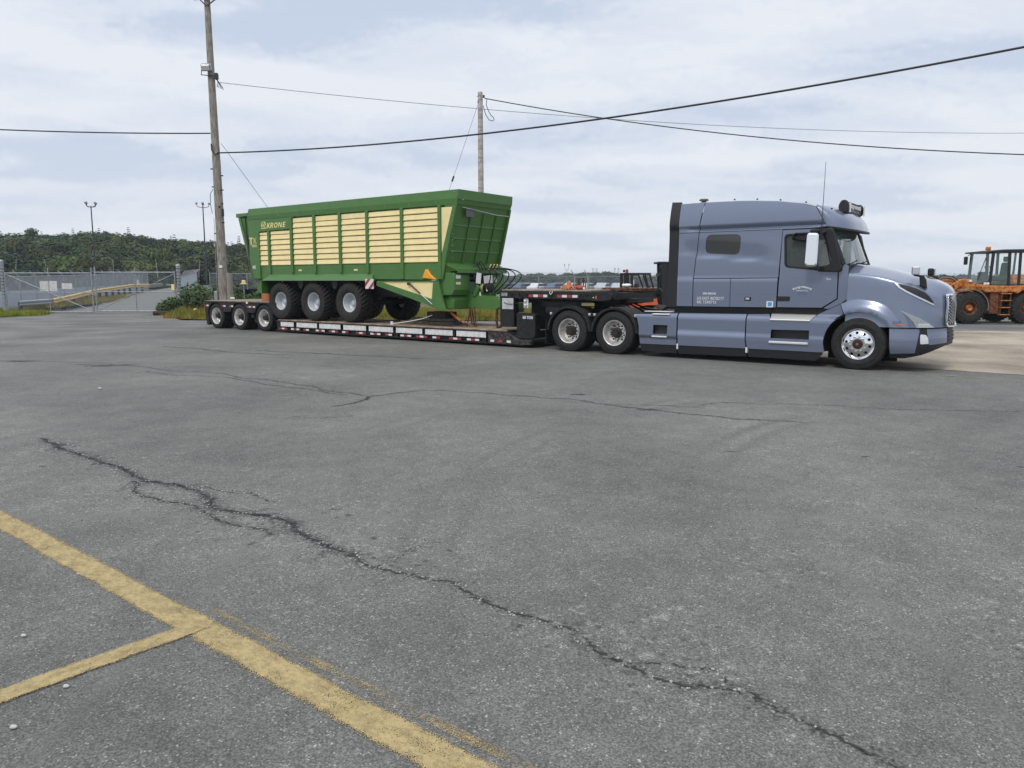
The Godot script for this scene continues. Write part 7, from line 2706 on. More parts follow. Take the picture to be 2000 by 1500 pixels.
func tuft_mesh(seed_: int, h: float) -> ArrayMesh:
	var r := RandomNumberGenerator.new()
	r.seed = seed_
	var m := MB.new()
	for i in 14:
		var a := r.randf() * TAU
		var p := Vector3(cos(a), 0, sin(a)) * r.randf() * 0.16
		var d := Vector3(r.randf_range(-0.4, 0.4), 1.0, r.randf_range(-0.4, 0.4)) * h * r.randf_range(0.5, 1.1)
		var s := Vector3(-sin(a * 3.0), 0, cos(a * 3.0)) * 0.012
		var t := r.randf_range(0.7, 1.15)
		m.tint = Color(t, t, t)
		var nn := Vector3(0.2, 0.9, 0.3).normalized()
		m.tri(p - s, p + s, p + d * 0.6 + s * 0.6, nn, nn, nn)
		m.tri(p - s, p + d * 0.6 + s * 0.6, p + d, nn, nn, nn)
	return m.mesh()

func grow(called: String, label: String, poly: PackedVector2Array, count: int, h: float, m: Material, seed_: int, y0 := 0.0) -> void:
	var r := RandomNumberGenerator.new()
	r.seed = seed_
	var lo := poly[0]
	var hi := poly[0]
	for p in poly:
		lo = lo.min(p)
		hi = hi.max(p)
	var places: Array[Transform3D] = []
	var tints := PackedColorArray()
	var nz := noise(0.25, 3, seed_)
	while places.size() < count:
		var p := Vector2(r.randf_range(lo.x, hi.x), r.randf_range(lo.y, hi.y))
		if not Geometry2D.is_point_in_polygon(p, poly):
			continue
		var k := nz.get_noise_2d(p.x, p.y)
		if k < -0.25 and r.randf() < 0.7:
			continue
		var s := r.randf_range(0.6, 1.25) * (1.0 + k * 0.7)
		places.append(Transform3D(Basis(Vector3.UP, r.randf() * TAU) * Basis.from_scale(Vector3(1.2, s, 1.2)), Vector3(p.x, y0, p.y)))
		var g := r.randf_range(0.75, 1.2)
		var w := r.randf_range(-0.12, 0.16) + k * 0.2
		tints.append(Color(g * (1.0 + w), g, g * 0.9))
	scatter(called, label, tuft_mesh(seed_, h), m, places, tints)

func plants() -> void:
	var verge := mat("verge_soil", lin(0.17, 0.18, 0.06), 0.95)
	dirty(verge, 0.5, 0.3, 93, 0.05)
	var band := ragged(pv2([-17.6, -38.9, -16.0, -36.0, -14.4, -35.1, -8.0, -34.2, -2.0, -33.6, 3.0, -34.0, 12.0, -36.0, 16.0, -48.0, 16.0, -76.0, -27.0, -76.0, -20.0, -50.0, -17.7, -44.0]), 0.5, 0.15, 3)
	setting("grass_verge", sheet(band, 0.012, 0.1), verge)
	grow("grass", "tall yellow green grass on the verge behind the lowboy", pv2([-17.4, -38.8, -16.0, -36.1, -14.4, -35.2, -8.0, -34.3, -2.0, -33.7, 3.0, -34.1, 8.0, -37.5, 4.0, -41.0, -14.0, -41.0]), 12000, 0.30, M.grass, 21)
	grow("grass", "dry seeding grass heads along the verge behind the lowboy", pv2([-17.2, -38.6, -14.4, -35.3, -2.0, -33.8, 3.0, -34.2, 4.0, -41.0, -14.0, -41.0]), 2500, 0.46, M.grass_dry, 22)
	grow("grass", "stray tufts creeping from the verge onto the asphalt", pv2([-17.6, -38.4, -16.2, -35.6, -14.4, -34.5, -8.0, -33.5, 3.0, -33.2, 3.0, -34.2, -8.0, -34.4, -14.4, -35.4]), 500, 0.20, M.grass_dry, 26)
	var left := ragged(pv2([-36.0, -33.0, -27.5, -32.6, -24.6, -36.6, -23.6, -38.6, -25.4, -42.4, -28.0, -46.0, -36.0, -46.0]), 0.5, 0.2, 9)
	setting("grass_verge", sheet(left, 0.012, 0.1), verge)
	grow("grass", "low grass at the left edge before the gate", left, 6000, 0.20, M.grass, 23)
	grow("grass", "rough grass along the foot of the guard rail", pv2([-27.2, -42.5, -25.4, -42.6, -30.8, -62.0, -33.2, -62.0]), 3500, 0.34, M.grass_dry, 24, 0.25)
	# bushes by the gate post and round the pole
	var r := RandomNumberGenerator.new()
	r.seed = 17
	var words := ["dense dark bush spilling over the right end of the gate", "round leafy bush behind the grass right of the gate post", "tall leafy bush left of the leaning utility pole", "bush at the foot of the leaning utility pole", "bush right of the leaning utility pole, behind the trailer wheels", "loose bush under the tail of the green wagon", "low bush at the back of the verge behind the wagon wheels", "wide bush before the slatted fence"]
	var spots := [[-17.45, -39.6, 0.95, 0.95], [-16.2, -39.2, 1.15, 1.15], [-15.0, -38.6, 1.35, 1.6], [-13.9, -37.2, 1.1, 1.3], [-12.6, -38.4, 1.2, 1.25], [-11.2, -38.8, 1.25, 1.4], [-9.4, -39.6, 1.1, 1.1], [-15.8, -41.6, 1.5, 1.45]]
	for i in spots.size():
		var a: Array = spots[i]
		a[2] *= 1.14
		a[3] *= 1.05
		var t := thing("bush", words[i], "bush", Transform3D(Basis.IDENTITY, Vector3(a[0], 0, a[1])), "bushes round the gate post and pole")
		var lobes := []
		for k in 7:
			var an := r.randf() * TAU
			var rr: float = a[2] * r.randf_range(0.1, 0.62)
			var s: float = a[2] * r.randf_range(0.34, 0.5)
			lobes.append([Vector3(cos(an) * rr, a[3] * r.randf_range(0.25, 0.68), sin(an) * rr), Vector3(s, s * 0.75, s)])
		put("leaves", crown_mesh(500 + i, lobes, 1500, 0.085), M.bush_leaf, t)
		var m := MB.new()
		for k in 6:
			var an := r.randf() * TAU
			m.tube(PackedVector3Array([Vector3(0, 0, 0), Vector3(cos(an) * 0.2, a[3] * 0.4, sin(an) * 0.2), Vector3(cos(an) * a[2] * 0.6, a[3] * 0.8, sin(an) * a[2] * 0.6)]), 0.02, 0.006, 5)
		put("stems", m.mesh(), M.bark, t).set_meta("kind", "stuff")
	for a: Array in [[-16.0, 0.62, -38.2, "white flower head on the bush right of the gate post"], [-15.3, 0.36, -37.0, "low white flower head just above the grass by the trailer tail"], [-12.0, 1.42, -38.0, "white flower head standing above the bushes right of the leaning pole"]]:
		var m := MB.new()
		m.blob(Vector3.ZERO, Vector3(0.09, 0.05, 0.07), 3, 0.4, 5, 7)
		tag(put("flower_head", m.mesh(), M.white_paint, self, Transform3D(Basis.IDENTITY, Vector3(a[0], a[1], a[2]))), a[3], "flower", "white flower heads in the bushes")
	var b := MB.new()
	b.tube(pv3([-0.55, 0.12, 0, 0.0, 0.12, 0.05, 0.5, 0.10, 0]), 0.12, 0.10, 10)
	tag(put("old_log", b.mesh(), M.timber_dark, self, Transform3D(Basis.IDENTITY, Vector3(-17.55, 0.0, -38.7))), "dark log lying under the bush at the right end of the gate", "log")

# ---------------------------------------------------------------- wheel loader
func loader() -> void:
	var base := Vector3(18.45, 0, -31.1)
	var t := thing("wheel_loader", "rusty orange wheel loader with glazed cab at the right edge", "wheel loader", Transform3D(Basis.IDENTITY, base))
	var o := -Vector3(18.45, 0, 0)
	var orange: Material = M.loader_orange
	var m: MB
	for z: float in [0.0, -1.95]:
		for x: float in [18.45, 20.78]:
			var w := bag("wheel", t, at3(x - 18.45, 0.65, z))
			m = MB.new()
			var h := 0.27
			var s := 1.0 if z > -1.0 else -1.0
			m.lathe(PackedVector2Array([Vector2(0.26, -h), Vector2(0.55, -h), Vector2(0.62, -h * 0.85), Vector2(0.63, 0), Vector2(0.62, h * 0.85), Vector2(0.56, h), Vector2(0.46, h * 1.04), Vector2(0.33, h * 1.0), Vector2(0.285, h * 0.85)]), Transform3D.IDENTITY, 48, 0.6)
			for i in 26:
				var a := TAU * i / 26
				for k: float in [1.0, -1.0]:
					m.beam(Vector3(cos(a) * 0.635, sin(a) * 0.635, 0.02 * k), Vector3(cos(a + 0.16) * 0.625, sin(a + 0.16) * 0.625, h * 0.98 * k), 0.06, 0.05, 0.0, Vector3(cos(a), sin(a), 0))
			put("tyre", m.mesh(), M.rubber_dusty, w)
			m = MB.new()
			m.lathe(PackedVector2Array([Vector2(0.0, 0.08 * s), Vector2(0.20, 0.05 * s), Vector2(0.235, 0.06 * s), Vector2(0.25, 0.20 * s), Vector2(0.275, 0.245 * s), Vector2(0.29, 0.24 * s)]), Transform3D.IDENTITY, 36, 0.4)
			put("rim", m.mesh(), M.loader_rust, w)
			m = MB.new()
			m.lathe(PackedVector2Array([Vector2(0.0, 0.20), Vector2(0.06, 0.20), Vector2(0.065, 0.225), Vector2(0.105, 0.225), Vector2(0.115, 0.20), Vector2(0.12, 0.07)]), Transform3D(Basis.IDENTITY if s > 0 else Basis(Vector3.UP, PI), Vector3.ZERO), 24, 0.4)
			put("hub", m.mesh(), orange, w)
	m = MB.new(o)
	m.grid(14, 1, func(u: float, v: float) -> Vector3:
		var a := lerpf(2.0, -0.15, u)
		return Vector3(18.45 + cos(a) * 0.74, 0.65 + sin(a) * 0.76, lerpf(-0.30, 0.28, v)), -1.0)
	m.grid(14, 1, func(u: float, v: float) -> Vector3:
		var a := lerpf(2.0, -0.15, u)
		var rr := lerpf(0.69, 0.74, v)
		return Vector3(18.45 + cos(a) * rr, 0.65 + sin(a) * (rr + 0.02), 0.285), -1.0)
	put("front_mudguard", m.mesh(), M.timber_grey, t)
	# arm and cylinder
	m = MB.new(o)
	m.prism(pv2([18.72, 1.84, 18.62, 1.56, 18.0, 1.20, 17.5, 0.86, 16.9, 0.55, 16.8, 0.75, 17.4, 1.15, 17.7, 1.32, 18.45, 1.76]), -0.72, -0.62, Transform3D.IDENTITY, 0.012)
	m.prism(pv2([18.72, 1.84, 18.62, 1.56, 18.0, 1.20, 17.5, 0.86, 16.9, 0.55, 16.8, 0.75, 17.4, 1.15, 17.7, 1.32, 18.45, 1.76]), -1.42, -1.32, Transform3D.IDENTITY, 0.012)
	put("lift_arm", m.mesh(), orange, t).set_meta("kind", "stuff")
	m = MB.new(o)
	m.beam(Vector3(17.2, 1.74, -1.0), Vector3(18.5, 1.76, -1.0), 0.16, 0.14, 0.02)
	m.beam(Vector3(16.9, 1.62, -1.02), Vector3(17.6, 1.80, -1.02), 0.2, 0.2, 0.02)
	m.rod(Vector3(17.3, 1.55, -0.9), Vector3(18.3, 1.62, -0.9), 0.05)
	put("tilt_linkage", m.mesh(), orange, t)
	m = MB.new(o)
	m.prism(pv2([15.6, 0.06, 16.9, 0.05, 16.95, 0.95, 16.6, 1.0, 16.55, 0.35]), -2.1, 0.1, Transform3D.IDENTITY, 0.01)
	put("bucket", m.mesh(), M.loader_rust, t)
	m = MB.new(o)
	m.tube(pv3([17.4, 1.62, -0.75, 17.8, 1.95, -0.75, 18.2, 1.92, -0.75, 18.45, 1.75, -0.75]), 0.022, -1, 6)
	m.tube(pv3([17.5, 1.55, -0.8, 17.85, 1.85, -0.8, 18.25, 1.80, -0.8, 18.5, 1.6, -0.8]), 0.022, -1, 6)
	put("arm_hoses", m.mesh(), M.hose, t)
	wide_letters(t, "621E", 0.13, 0.42, Transform3D(Basis(Vector3.BACK, 0.53), Vector3(18.07 - 18.45, 1.42, -0.613)), M.truck_black, true)
	# frame and steps
	m = MB.new(o)
	m.prism(pv2([18.55, 1.20, 19.35, 1.30, 19.35, 1.58, 18.98, 1.62, 18.72, 1.80, 18.58, 1.78]), -1.5, -0.35, Transform3D.IDENTITY, 0.03)
	m.span(Vector3(18.2, 0.55, -1.5), Vector3(19.2, 1.25, -0.5), 0.03)
	put("front_frame", m.mesh(), orange, t)
	m = MB.new(o)
	m.prism(pv2([18.95, 1.50, 18.98, 1.55, 20.30, 1.53, 20.30, 1.30, 19.95, 1.26, 19.10, 1.27, 18.98, 1.36]), -2.0, 0.12, Transform3D.IDENTITY, 0.03)
	put("cab_base", m.mesh(), orange, t)
	m = MB.new(o)
	m.span(Vector3(19.36, 0.40, -0.9), Vector3(19.70, 1.26, 0.05), 0.02)
	m.span(Vector3(19.7, 0.55, -1.3), Vector3(22.4, 1.25, -0.75), 0.02)
	put("rear_frame", m.mesh(), M.loader_rust, t)
	m = MB.new(o)
	m.span(Vector3(19.1, 0.35, -1.6), Vector3(19.9, 0.75, -0.5))
	put("articulation", m.mesh(), M.gap_black, t)
	for z: float in [0.02, 0.14]:
		m = MB.new(o)
		m.beam(Vector3(19.72, 0.34, z), Vector3(19.76, 1.27, z), 0.03, 0.03)
		put("ladder_side", m.mesh(), M.loader_rust, t)
	m = MB.new(o)
	m.beam(Vector3(20.13, 0.34, 0.08), Vector3(20.15, 1.27, 0.08), 0.05, 0.04)
	put("ladder_side", m.mesh(), M.loader_rust, t)
	for y: float in [0.37, 0.66, 0.94, 1.22]:
		m = MB.new(o)
		m.box(Vector3(19.94, y, 0.08), Vector3(0.42, 0.035, 0.16), 0.005)
		put("rung", m.mesh(), orange, t)
	m = MB.new(o)
	m.prism(fillet(pv2([20.42, 1.25, 22.9, 0.95, 23.0, 1.65, 22.6, 1.95, 20.42, 2.0]), 0.08, 3), -1.65, -0.25, Transform3D.IDENTITY, 0.03)
	m.prism(pv2([20.15, 1.30, 20.5, 1.55, 21.5, 1.5, 21.7, 1.2, 21.45, 1.33, 20.5, 1.36, 20.3, 1.22]), -0.3, 0.28, Transform3D.IDENTITY, 0.02)
	put("engine_hood", m.mesh(), orange, t)
	# cab
	m = MB.new(o)
	m.prism(pv2([19.22, 2.86, 19.24, 2.92, 19.9, 2.99, 21.55, 3.02, 21.58, 2.90, 19.95, 2.86]), -1.75, -0.15, Transform3D.IDENTITY, 0.02)
	put("cab_roof", m.mesh(), M.truck_black, t)
	for z: float in [-0.22, -1.68]:
		for a: Array in [[19.44, 1.60, 19.50, 2.88, 0.11], [20.20, 1.55, 20.16, 2.88, 0.11], [20.62, 1.55, 20.60, 2.88, 0.10], [21.30, 1.55, 21.35, 2.9, 0.07]]:
			m = MB.new(o)
			m.beam(Vector3(a[0], a[1], z), Vector3(a[2], a[3], z), 0.07, a[4], 0.01)
			put("pillar", m.mesh(), M.truck_black, t)
		m = MB.new(o)
		m.flat(PackedVector3Array([Vector3(19.50, 1.58, z), Vector3(20.15, 1.58, z), Vector3(20.12, 2.87, z), Vector3(19.54, 2.87, z)]), Vector3(0, 0, 1))
		put("door_glass", m.mesh(), M.glass_clear, t)
		m = MB.new(o)
		m.flat(PackedVector3Array([Vector3(20.25, 1.58, z), Vector3(21.28, 1.58, z), Vector3(21.32, 2.87, z), Vector3(20.21, 2.87, z)]), Vector3(0, 0, 1))
		put("side_glass", m.mesh(), M.glass_clear, t)
	m = MB.new(o)
	m.quad(Vector3(19.36, 1.62, -1.66), Vector3(19.42, 1.62, -0.24), Vector3(19.48, 2.88, -0.24), Vector3(19.46, 2.88, -1.66))
	put("windscreen", m.mesh(), M.glass_clear, t)
	m = MB.new(o)
	m.span(Vector3(19.40, 1.50, -1.66), Vector3(21.3, 1.62, -0.24))
	m.span(Vector3(19.48, 1.6, -1.2), Vector3(19.68, 2.1, -0.7), 0.04)
	put("cab_floor", m.mesh(), M.interior, t)
	m = MB.new(o)
	m.box(Vector3(20.30, 1.82, -0.95), Vector3(0.48, 0.2, 0.5), 0.05)
	m.box(Vector3(20.48, 2.18, -0.95), Vector3(0.16, 0.62, 0.48), 0.06, Basis(Vector3.BACK, -0.1))
	m.box(Vector3(20.50, 2.62, -0.95), Vector3(0.12, 0.22, 0.28), 0.04)
	put("seat", m.mesh(), M.interior, t)
	m = MB.new(o)
	m.rod(Vector3(19.66, 2.05, -0.95), Vector3(19.80, 2.2, -0.95), 0.03)
	var ring := PackedVector3Array()
	for i in 17:
		var a := TAU * i / 16
		ring.append(Vector3(19.80 + sin(a) * 0.11, 2.20 - sin(a) * 0.15, -0.95 + cos(a) * 0.19))
	m.tube(ring, 0.016, -1, 6, false)
	put("steering_wheel", m.mesh(), M.plastic_black, t)
	m = MB.new(o)
	m.rod(Vector3(19.36, 1.75, -0.95), Vector3(19.44, 2.66, -0.6), 0.014)
	put("wiper", m.mesh(), M.plastic_black, t)
	m = MB.new(o)
	m.box(Vector3(19.36, 2.58, -1.86), Vector3(0.08, 0.34, 0.2), 0.02)
	m.rod(Vector3(19.40, 2.78, -1.8), Vector3(19.48, 2.88, -1.7), 0.015)
	put("cab_mirror", m.mesh(), M.plastic_black, t)
	m = MB.new(o)
	m.box(Vector3(19.75, 3.06, -1.0), Vector3(0.17, 0.15, 0.17), 0.03)
	put("beacon", m.mesh(), M.amber, t)
	for x: float in [19.24, 19.36]:
		m = MB.new(o)
		m.box(Vector3(x, 1.62, -0.2), Vector3(0.09, 0.085, 0.05), 0.004)
		put("sticker", m.mesh(), M.white_print, t)
	m = MB.new(o)
	m.box(Vector3(18.72, 1.72, -0.33), Vector3(0.12, 0.10, 0.08), 0.02)
	put("work_lamp", m.mesh(), M.lamp_white, t)

# ---------------------------------------------------------------- forklift
func forklift() -> void:
	var base := Vector3(4.7, 0, -28.2)
	var t := thing("forklift", "orange and black forklift parked behind the tractor with its mast beside the cab", "forklift", Transform3D(Basis.IDENTITY, base))
	var o := -Vector3(4.7, 0, 0)
	var m := MB.new(o)
	m.prism(fillet(pv2([3.55, 0.30, 5.25, 0.30, 5.30, 0.85, 5.20, 1.18, 4.98, 1.20, 4.85, 0.95, 4.4, 0.95, 4.3, 1.22, 3.6, 1.18]), 0.06, 3), -0.55, 0.5, Transform3D.IDENTITY, 0.03)
	put("body", m.mesh(), M.forklift_orange, t)
	m = MB.new(o)
	m.span(Vector3(3.9, 0.9, -0.4), Vector3(4.5, 1.34, 0.35), 0.05)
	put("engine_cover", m.mesh(), M.plastic_black, t)
	for z: float in [0.46, -0.52]:
		for a: Array in [[4.08, 1.30, 4.08, 2.0, 0.11], [4.33, 1.30, 4.31, 1.98, 0.10], [4.95, 1.30, 4.72, 1.95, 0.05], [5.20, 1.12, 4.96, 1.95, 0.055]]:
			m = MB.new(o)
			m.beam(Vector3(a[0], a[1], z), Vector3(a[2], a[3], z), 0.06, a[4], 0.008)
			put("guard_post", m.mesh(), M.truck_black, t)
		m = MB.new(o)
		m.beam(Vector3(4.02, 1.98, z), Vector3(5.0, 1.98, z), 0.06, 0.07, 0.01)
		put("guard_rail", m.mesh(), M.truck_black, t)
	for i in 2:
		m = MB.new(o)
		m.box(Vector3(4.35 + i * 0.38, 1.99, -0.03), Vector3(0.035, 0.03, 0.98))
		put("roof_bar", m.mesh(), M.truck_black, t)
	m = MB.new(o)
	m.lathe(PackedVector2Array([Vector2(0, 0.14), Vector2(0.05, 0.12), Vector2(0.06, 0.0)]), Transform3D(Basis(Vector3.RIGHT, -PI / 2), Vector3(4.16, 2.01, 0.3)), 12)
	put("beacon", m.mesh(), M.red_reflector, t)
	m = MB.new(o)
	m.box(Vector3(4.04, 2.08, 0.4), Vector3(0.08, 0.09, 0.08), 0.02)
	put("rear_lamp", m.mesh(), M.plastic_black, t)
	m = MB.new(o)
	m.box(Vector3(4.72, 1.18, 0.0), Vector3(0.42, 0.14, 0.46), 0.04)
	m.box(Vector3(4.55, 1.42, 0.0), Vector3(0.12, 0.44, 0.44), 0.04)
	put("seat", m.mesh(), M.seat_cloth, t)
	for z: float in [0.34, -0.40]:
		m = MB.new(o)
		m.box(Vector3(5.52, 1.28, z), Vector3(0.22, 2.25, 0.14), 0.01, Basis(Vector3.BACK, 0.03))
		put("mast_rail", m.mesh(), M.truck_black, t)
	m = MB.new(o)
	m.box(Vector3(5.60, 1.3, -0.03), Vector3(0.34, 2.1, 0.60), 0.01)
	m.box(Vector3(5.47, 2.38, -0.03), Vector3(0.42, 0.07, 0.9), 0.01)
	m.box(Vector3(5.50, 1.95, -0.03), Vector3(0.3, 0.12, 0.85), 0.01)
	m.rod(Vector3(5.38, 0.4, 0.2), Vector3(5.38, 2.2, 0.2), 0.045)
	m.rod(Vector3(5.36, 1.8, 0.38), Vector3(5.30, 2.05, 0.36), 0.02)
	put("mast_carriage", m.mesh(), M.truck_black, t)
	for z: float in [0.3, -0.36]:
		m = MB.new(o)
		m.box(Vector3(6.2, 0.12, z), Vector3(1.2, 0.05, 0.12), 0.01)
		put("fork", m.mesh(), M.steel_worn, t)
	for x: float in [3.95, 5.1]:
		for z: float in [0.45, -0.5]:
			m = MB.new()
			m.lathe(PackedVector2Array([Vector2(0.0, 0.09), Vector2(0.18, 0.09), Vector2(0.20, 0.13), Vector2(0.33, 0.13), Vector2(0.36, 0.08), Vector2(0.36, -0.08), Vector2(0.33, -0.13)]), at3(x - 4.7, 0.36, z), 28)
			put("wheel", m.mesh(), M.rubber, t)
	m = MB.new(o)
	m.tube(pv3([4.6, 1.32, 0.2, 4.85, 1.25, 0.25, 4.95, 1.40, 0.2, 5.05, 1.55, 0.15]), 0.02, -1, 6)
	put("levers", m.mesh(), M.plastic_black, t)

# ---------------------------------------------------------------- poles and wires
func sag(a: Vector3, b: Vector3, drop: float, to := 1.0, k := 40) -> PackedVector3Array:
	var p := PackedVector3Array()
	for i in k + 1:
		var s := to * i / k
		p.append(a.lerp(b, s) - Vector3(0, 4.0 * drop * s * (1.0 - s), 0))
	return p

func yard_things() -> void:
	# the leaning pole on the left
	var foot := Vector3(-13.50, 0, -36.0)
	var t := thing("utility_pole", "tall weathered wooden utility pole with floodlight and cables, behind the trailer's tail", "utility pole", Transform3D(Basis.IDENTITY, foot))
	var m := MB.new()
	m.tube(pv3([0, -0.2, 0, -0.02, 3, 0, -0.04, 7, 0, -0.08, 11, 0, -0.10, 14.75, 0]), 0.235, 0.125, 14)
	put("pole", m.mesh(), M.pole_wood, t)
	m = MB.new()
	m.rod(Vector3(0.30, -0.1, 0.02), Vector3(0.28, 2.1, 0.0), 0.16, 0.15, 12)
	put("stub_pole", m.mesh(), M.pole_wood, t)
	m = MB.new()
	m.box(Vector3(0.35, 14.22, 0.14), Vector3(2.0, 0.13, 0.10), 0.01, Basis(Vector3.BACK, 0.06))
	put("crossarm", m.mesh(), M.pole_wood, t)
	m = MB.new()
	m.beam(Vector3(-0.06, 13.85, 0.14), Vector3(0.45, 14.2, 0.16), 0.03, 0.05)
	m.beam(Vector3(-0.10, 13.85, 0.14), Vector3(-0.45, 14.2, 0.16), 0.03, 0.05)
	put("arm_brace", m.mesh(), M.dark_metal, t)
	m = MB.new()
	m.box(Vector3(-0.17, 11.20, 0.30), Vector3(0.42, 0.30, 0.24), 0.03, Basis(Vector3.RIGHT, 0.5))
	put("floodlight", m.mesh(), M.galvanised, t)
	m = MB.new()
	m.box(Vector3(-0.17, 11.14, 0.42), Vector3(0.36, 0.22, 0.02), 0.01, Basis(Vector3.RIGHT, 0.5))
	put("floodlight_glass", m.mesh(), M.lamp_white, t)
	m = MB.new()
	m.tube(pv3([-0.42, 11.15, 0.2, -0.45, 10.90, 0.2, -0.1, 10.86, 0.22, 0.1, 10.86, 0.2]), 0.022, -1, 6)
	m.box(Vector3(0.20, 10.85, 0.12), Vector3(0.16, 0.30, 0.16), 0.04)
	for i in 5:
		m.tube(PackedVector3Array([Vector3(0.20, 10.75, 0.12), Vector3(0.28 + i * 0.05, 10.55 - i * 0.05, 0.2), Vector3(0.25 + i * 0.07, 10.36 - 0.03 * i, 0.25)]), 0.014, -1, 5)
	put("bracket_and_leads", m.mesh(), M.dark_metal, t)
	m = MB.new()
	for a: Array in [[0.2, 5.86], [-0.2, 6.0], [0.22, 6.5], [-0.22, 6.8], [0.17, 4.4], [-0.2, 3.9]]:
		m.box(Vector3(a[0], a[1], 0.12), Vector3(0.14, 0.05, 0.06), 0.015)
	m.box(Vector3(0.2, 4.85, 0.14), Vector3(0.08, 0.35, 0.08), 0.02)
	m.box(Vector3(0.06, 5.1, 0.20), Vector3(0.08, 0.08, 0.05), 0.02)
	m.box(Vector3(0.2, 5.25, 0.14), Vector3(0.07, 0.07, 0.06), 0.02)
	m.tube(pv3([-0.16, 7.9, 0.2, -0.14, 7.6, 0.24, 0.02, 7.42, 0.26, 0.16, 7.46, 0.2]), 0.03, -1, 7)
	m.tube(pv3([-0.22, 5.9, 0.1, -0.36, 5.7, 0.1, -0.38, 5.2, 0.1, -0.30, 4.8, 0.12]), 0.014, -1, 5)
	put("fittings", m.mesh(), M.cable, t)
	m = MB.new()
	m.rod(Vector3(-0.27, 0.3, 0.1), Vector3(-0.25, 4.6, 0.1), 0.012)
	m.box(Vector3(-0.27, 3.35, 0.1), Vector3(0.09, 0.18, 0.08), 0.02)
	put("conduit", m.mesh(), M.galvanised, t)
	m = MB.new()
	m.box(Vector3(-0.32, 1.05, 0.12), Vector3(0.16, 0.42, 0.14), 0.02)
	put("switch_box", m.mesh(), M.galvanised, t)
	m = MB.new()
	m.box(Vector3(0.0, 2.38, 0.232), Vector3(0.15, 0.12, 0.02), 0.008)
	put("number_tag", m.mesh(), M.white_paint, t)
	m = MB.new()
	m.box(Vector3(0.44, 0.92, 0.14), Vector3(0.20, 0.09, 0.12), 0.02)
	put("bracket_lamp", m.mesh(), M.white_paint, t)
	# the second pole behind the wagon
	t = thing("utility_pole", "pale grey wooden utility pole standing behind the front of the green wagon", "utility pole", Transform3D(Basis.IDENTITY, Vector3(-1.73, 0, -44.0)))
	m = MB.new()
	m.rod(Vector3(0, -0.2, 0), Vector3(-0.03, 12.08, 0), 0.185, 0.135, 12)
	put("pole", m.mesh(), M.pole_pale, t)
	m = MB.new()
	m.box(Vector3(0.17, 11.84, 0.05), Vector3(0.10, 0.16, 0.10), 0.02)
	m.rod(Vector3(0.1, 11.84, 0.05), Vector3(-0.2, 11.84, 0.05), 0.02)
	m.box(Vector3(-0.15, 11.55, 0.05), Vector3(0.06, 0.12, 0.06), 0.01)
	m.tube(pv3([0.34, 11.74, 0, 0.30, 11.4, 0.02, 0.42, 11.1, 0.02, 0.56, 10.85, 0.02, 0.70, 10.72, 0.02, 0.74, 10.62, 0.02, 0.66, 10.54, 0.02, 0.45, 10.60, 0.02, 0.26, 10.9, 0.02, 0.14, 11.35, 0.05]), 0.02, -1, 6)
	put("fittings", m.mesh(), M.cable, t)
	# wires
	for a: Array in [["black cable sagging from the left edge to the leaning utility pole", Vector3(-13.68, 8.36, -35.8), Vector3(-40.0, 10.2, -38.8), 0.35, 1.0, 0.030],
		["thick black cable rising from the leaning pole to the upper right corner", Vector3(-13.4, 7.5, -35.8), Vector3(13.42, 7.80, -21.0), 0.56, 1.55, 0.032],
		["thin wire strung from high on the leaning pole across to the right edge", Vector3(-13.25, 10.6, -35.9), Vector3(30.2, 10.37, -46.57), 0.60, 1.35, 0.014],
		["black cable falling from the second pole's top to the right edge", Vector3(-1.5, 11.75, -44.0), Vector3(23.49, 7.47, -36.09), 0.50, 1.5, 0.028]]:
		m = MB.new(-a[1])
		m.tube(sag(a[1], a[2], a[3], a[4]), a[5], -1, 6)
		tag(put("overhead_cable", m.mesh(), M.cable if a[5] > 0.02 else M.guy_wire, self, Transform3D(Basis.IDENTITY, a[1])), a[0], "cable", "cables strung from the poles")
	for a: Array in [["guy wire with an insulator slanting right from the leaning pole", Vector3(-13.28, 7.95, -36.0), Vector3(-9.2, 0.0, -42.0), 0.78],
		["guy wire with an insulator slanting left from the second pole", Vector3(-1.86, 11.5, -44.0), Vector3(-6.2, 0.0, -46.0), 0.335]]:
		var g := thing("guy_wire", a[0], "guy wire", Transform3D(Basis.IDENTITY, a[1]), "guy wires of the poles")
		m = MB.new()
		m.rod(Vector3.ZERO, a[2] - a[1], 0.011, -1, 5)
		put("wire", m.mesh(), M.guy_wire, g)
		m = MB.new()
		var c: Vector3 = (a[2] - a[1]) * a[3] * (0.5 if a[3] > 0.5 else 1.0)
		m.rod(c, c + (a[2] - a[1]).normalized() * 0.32, 0.05, -1, 8)
		put("insulator", m.mesh(), M.dark_metal, g)

# ---------------------------------------------------------------- load securing and loose things
func tpos(x: float, y: float, z: float) -> Transform3D:
	return trailer_frame * Transform3D(Basis.IDENTITY, Vector3(x, y, z))

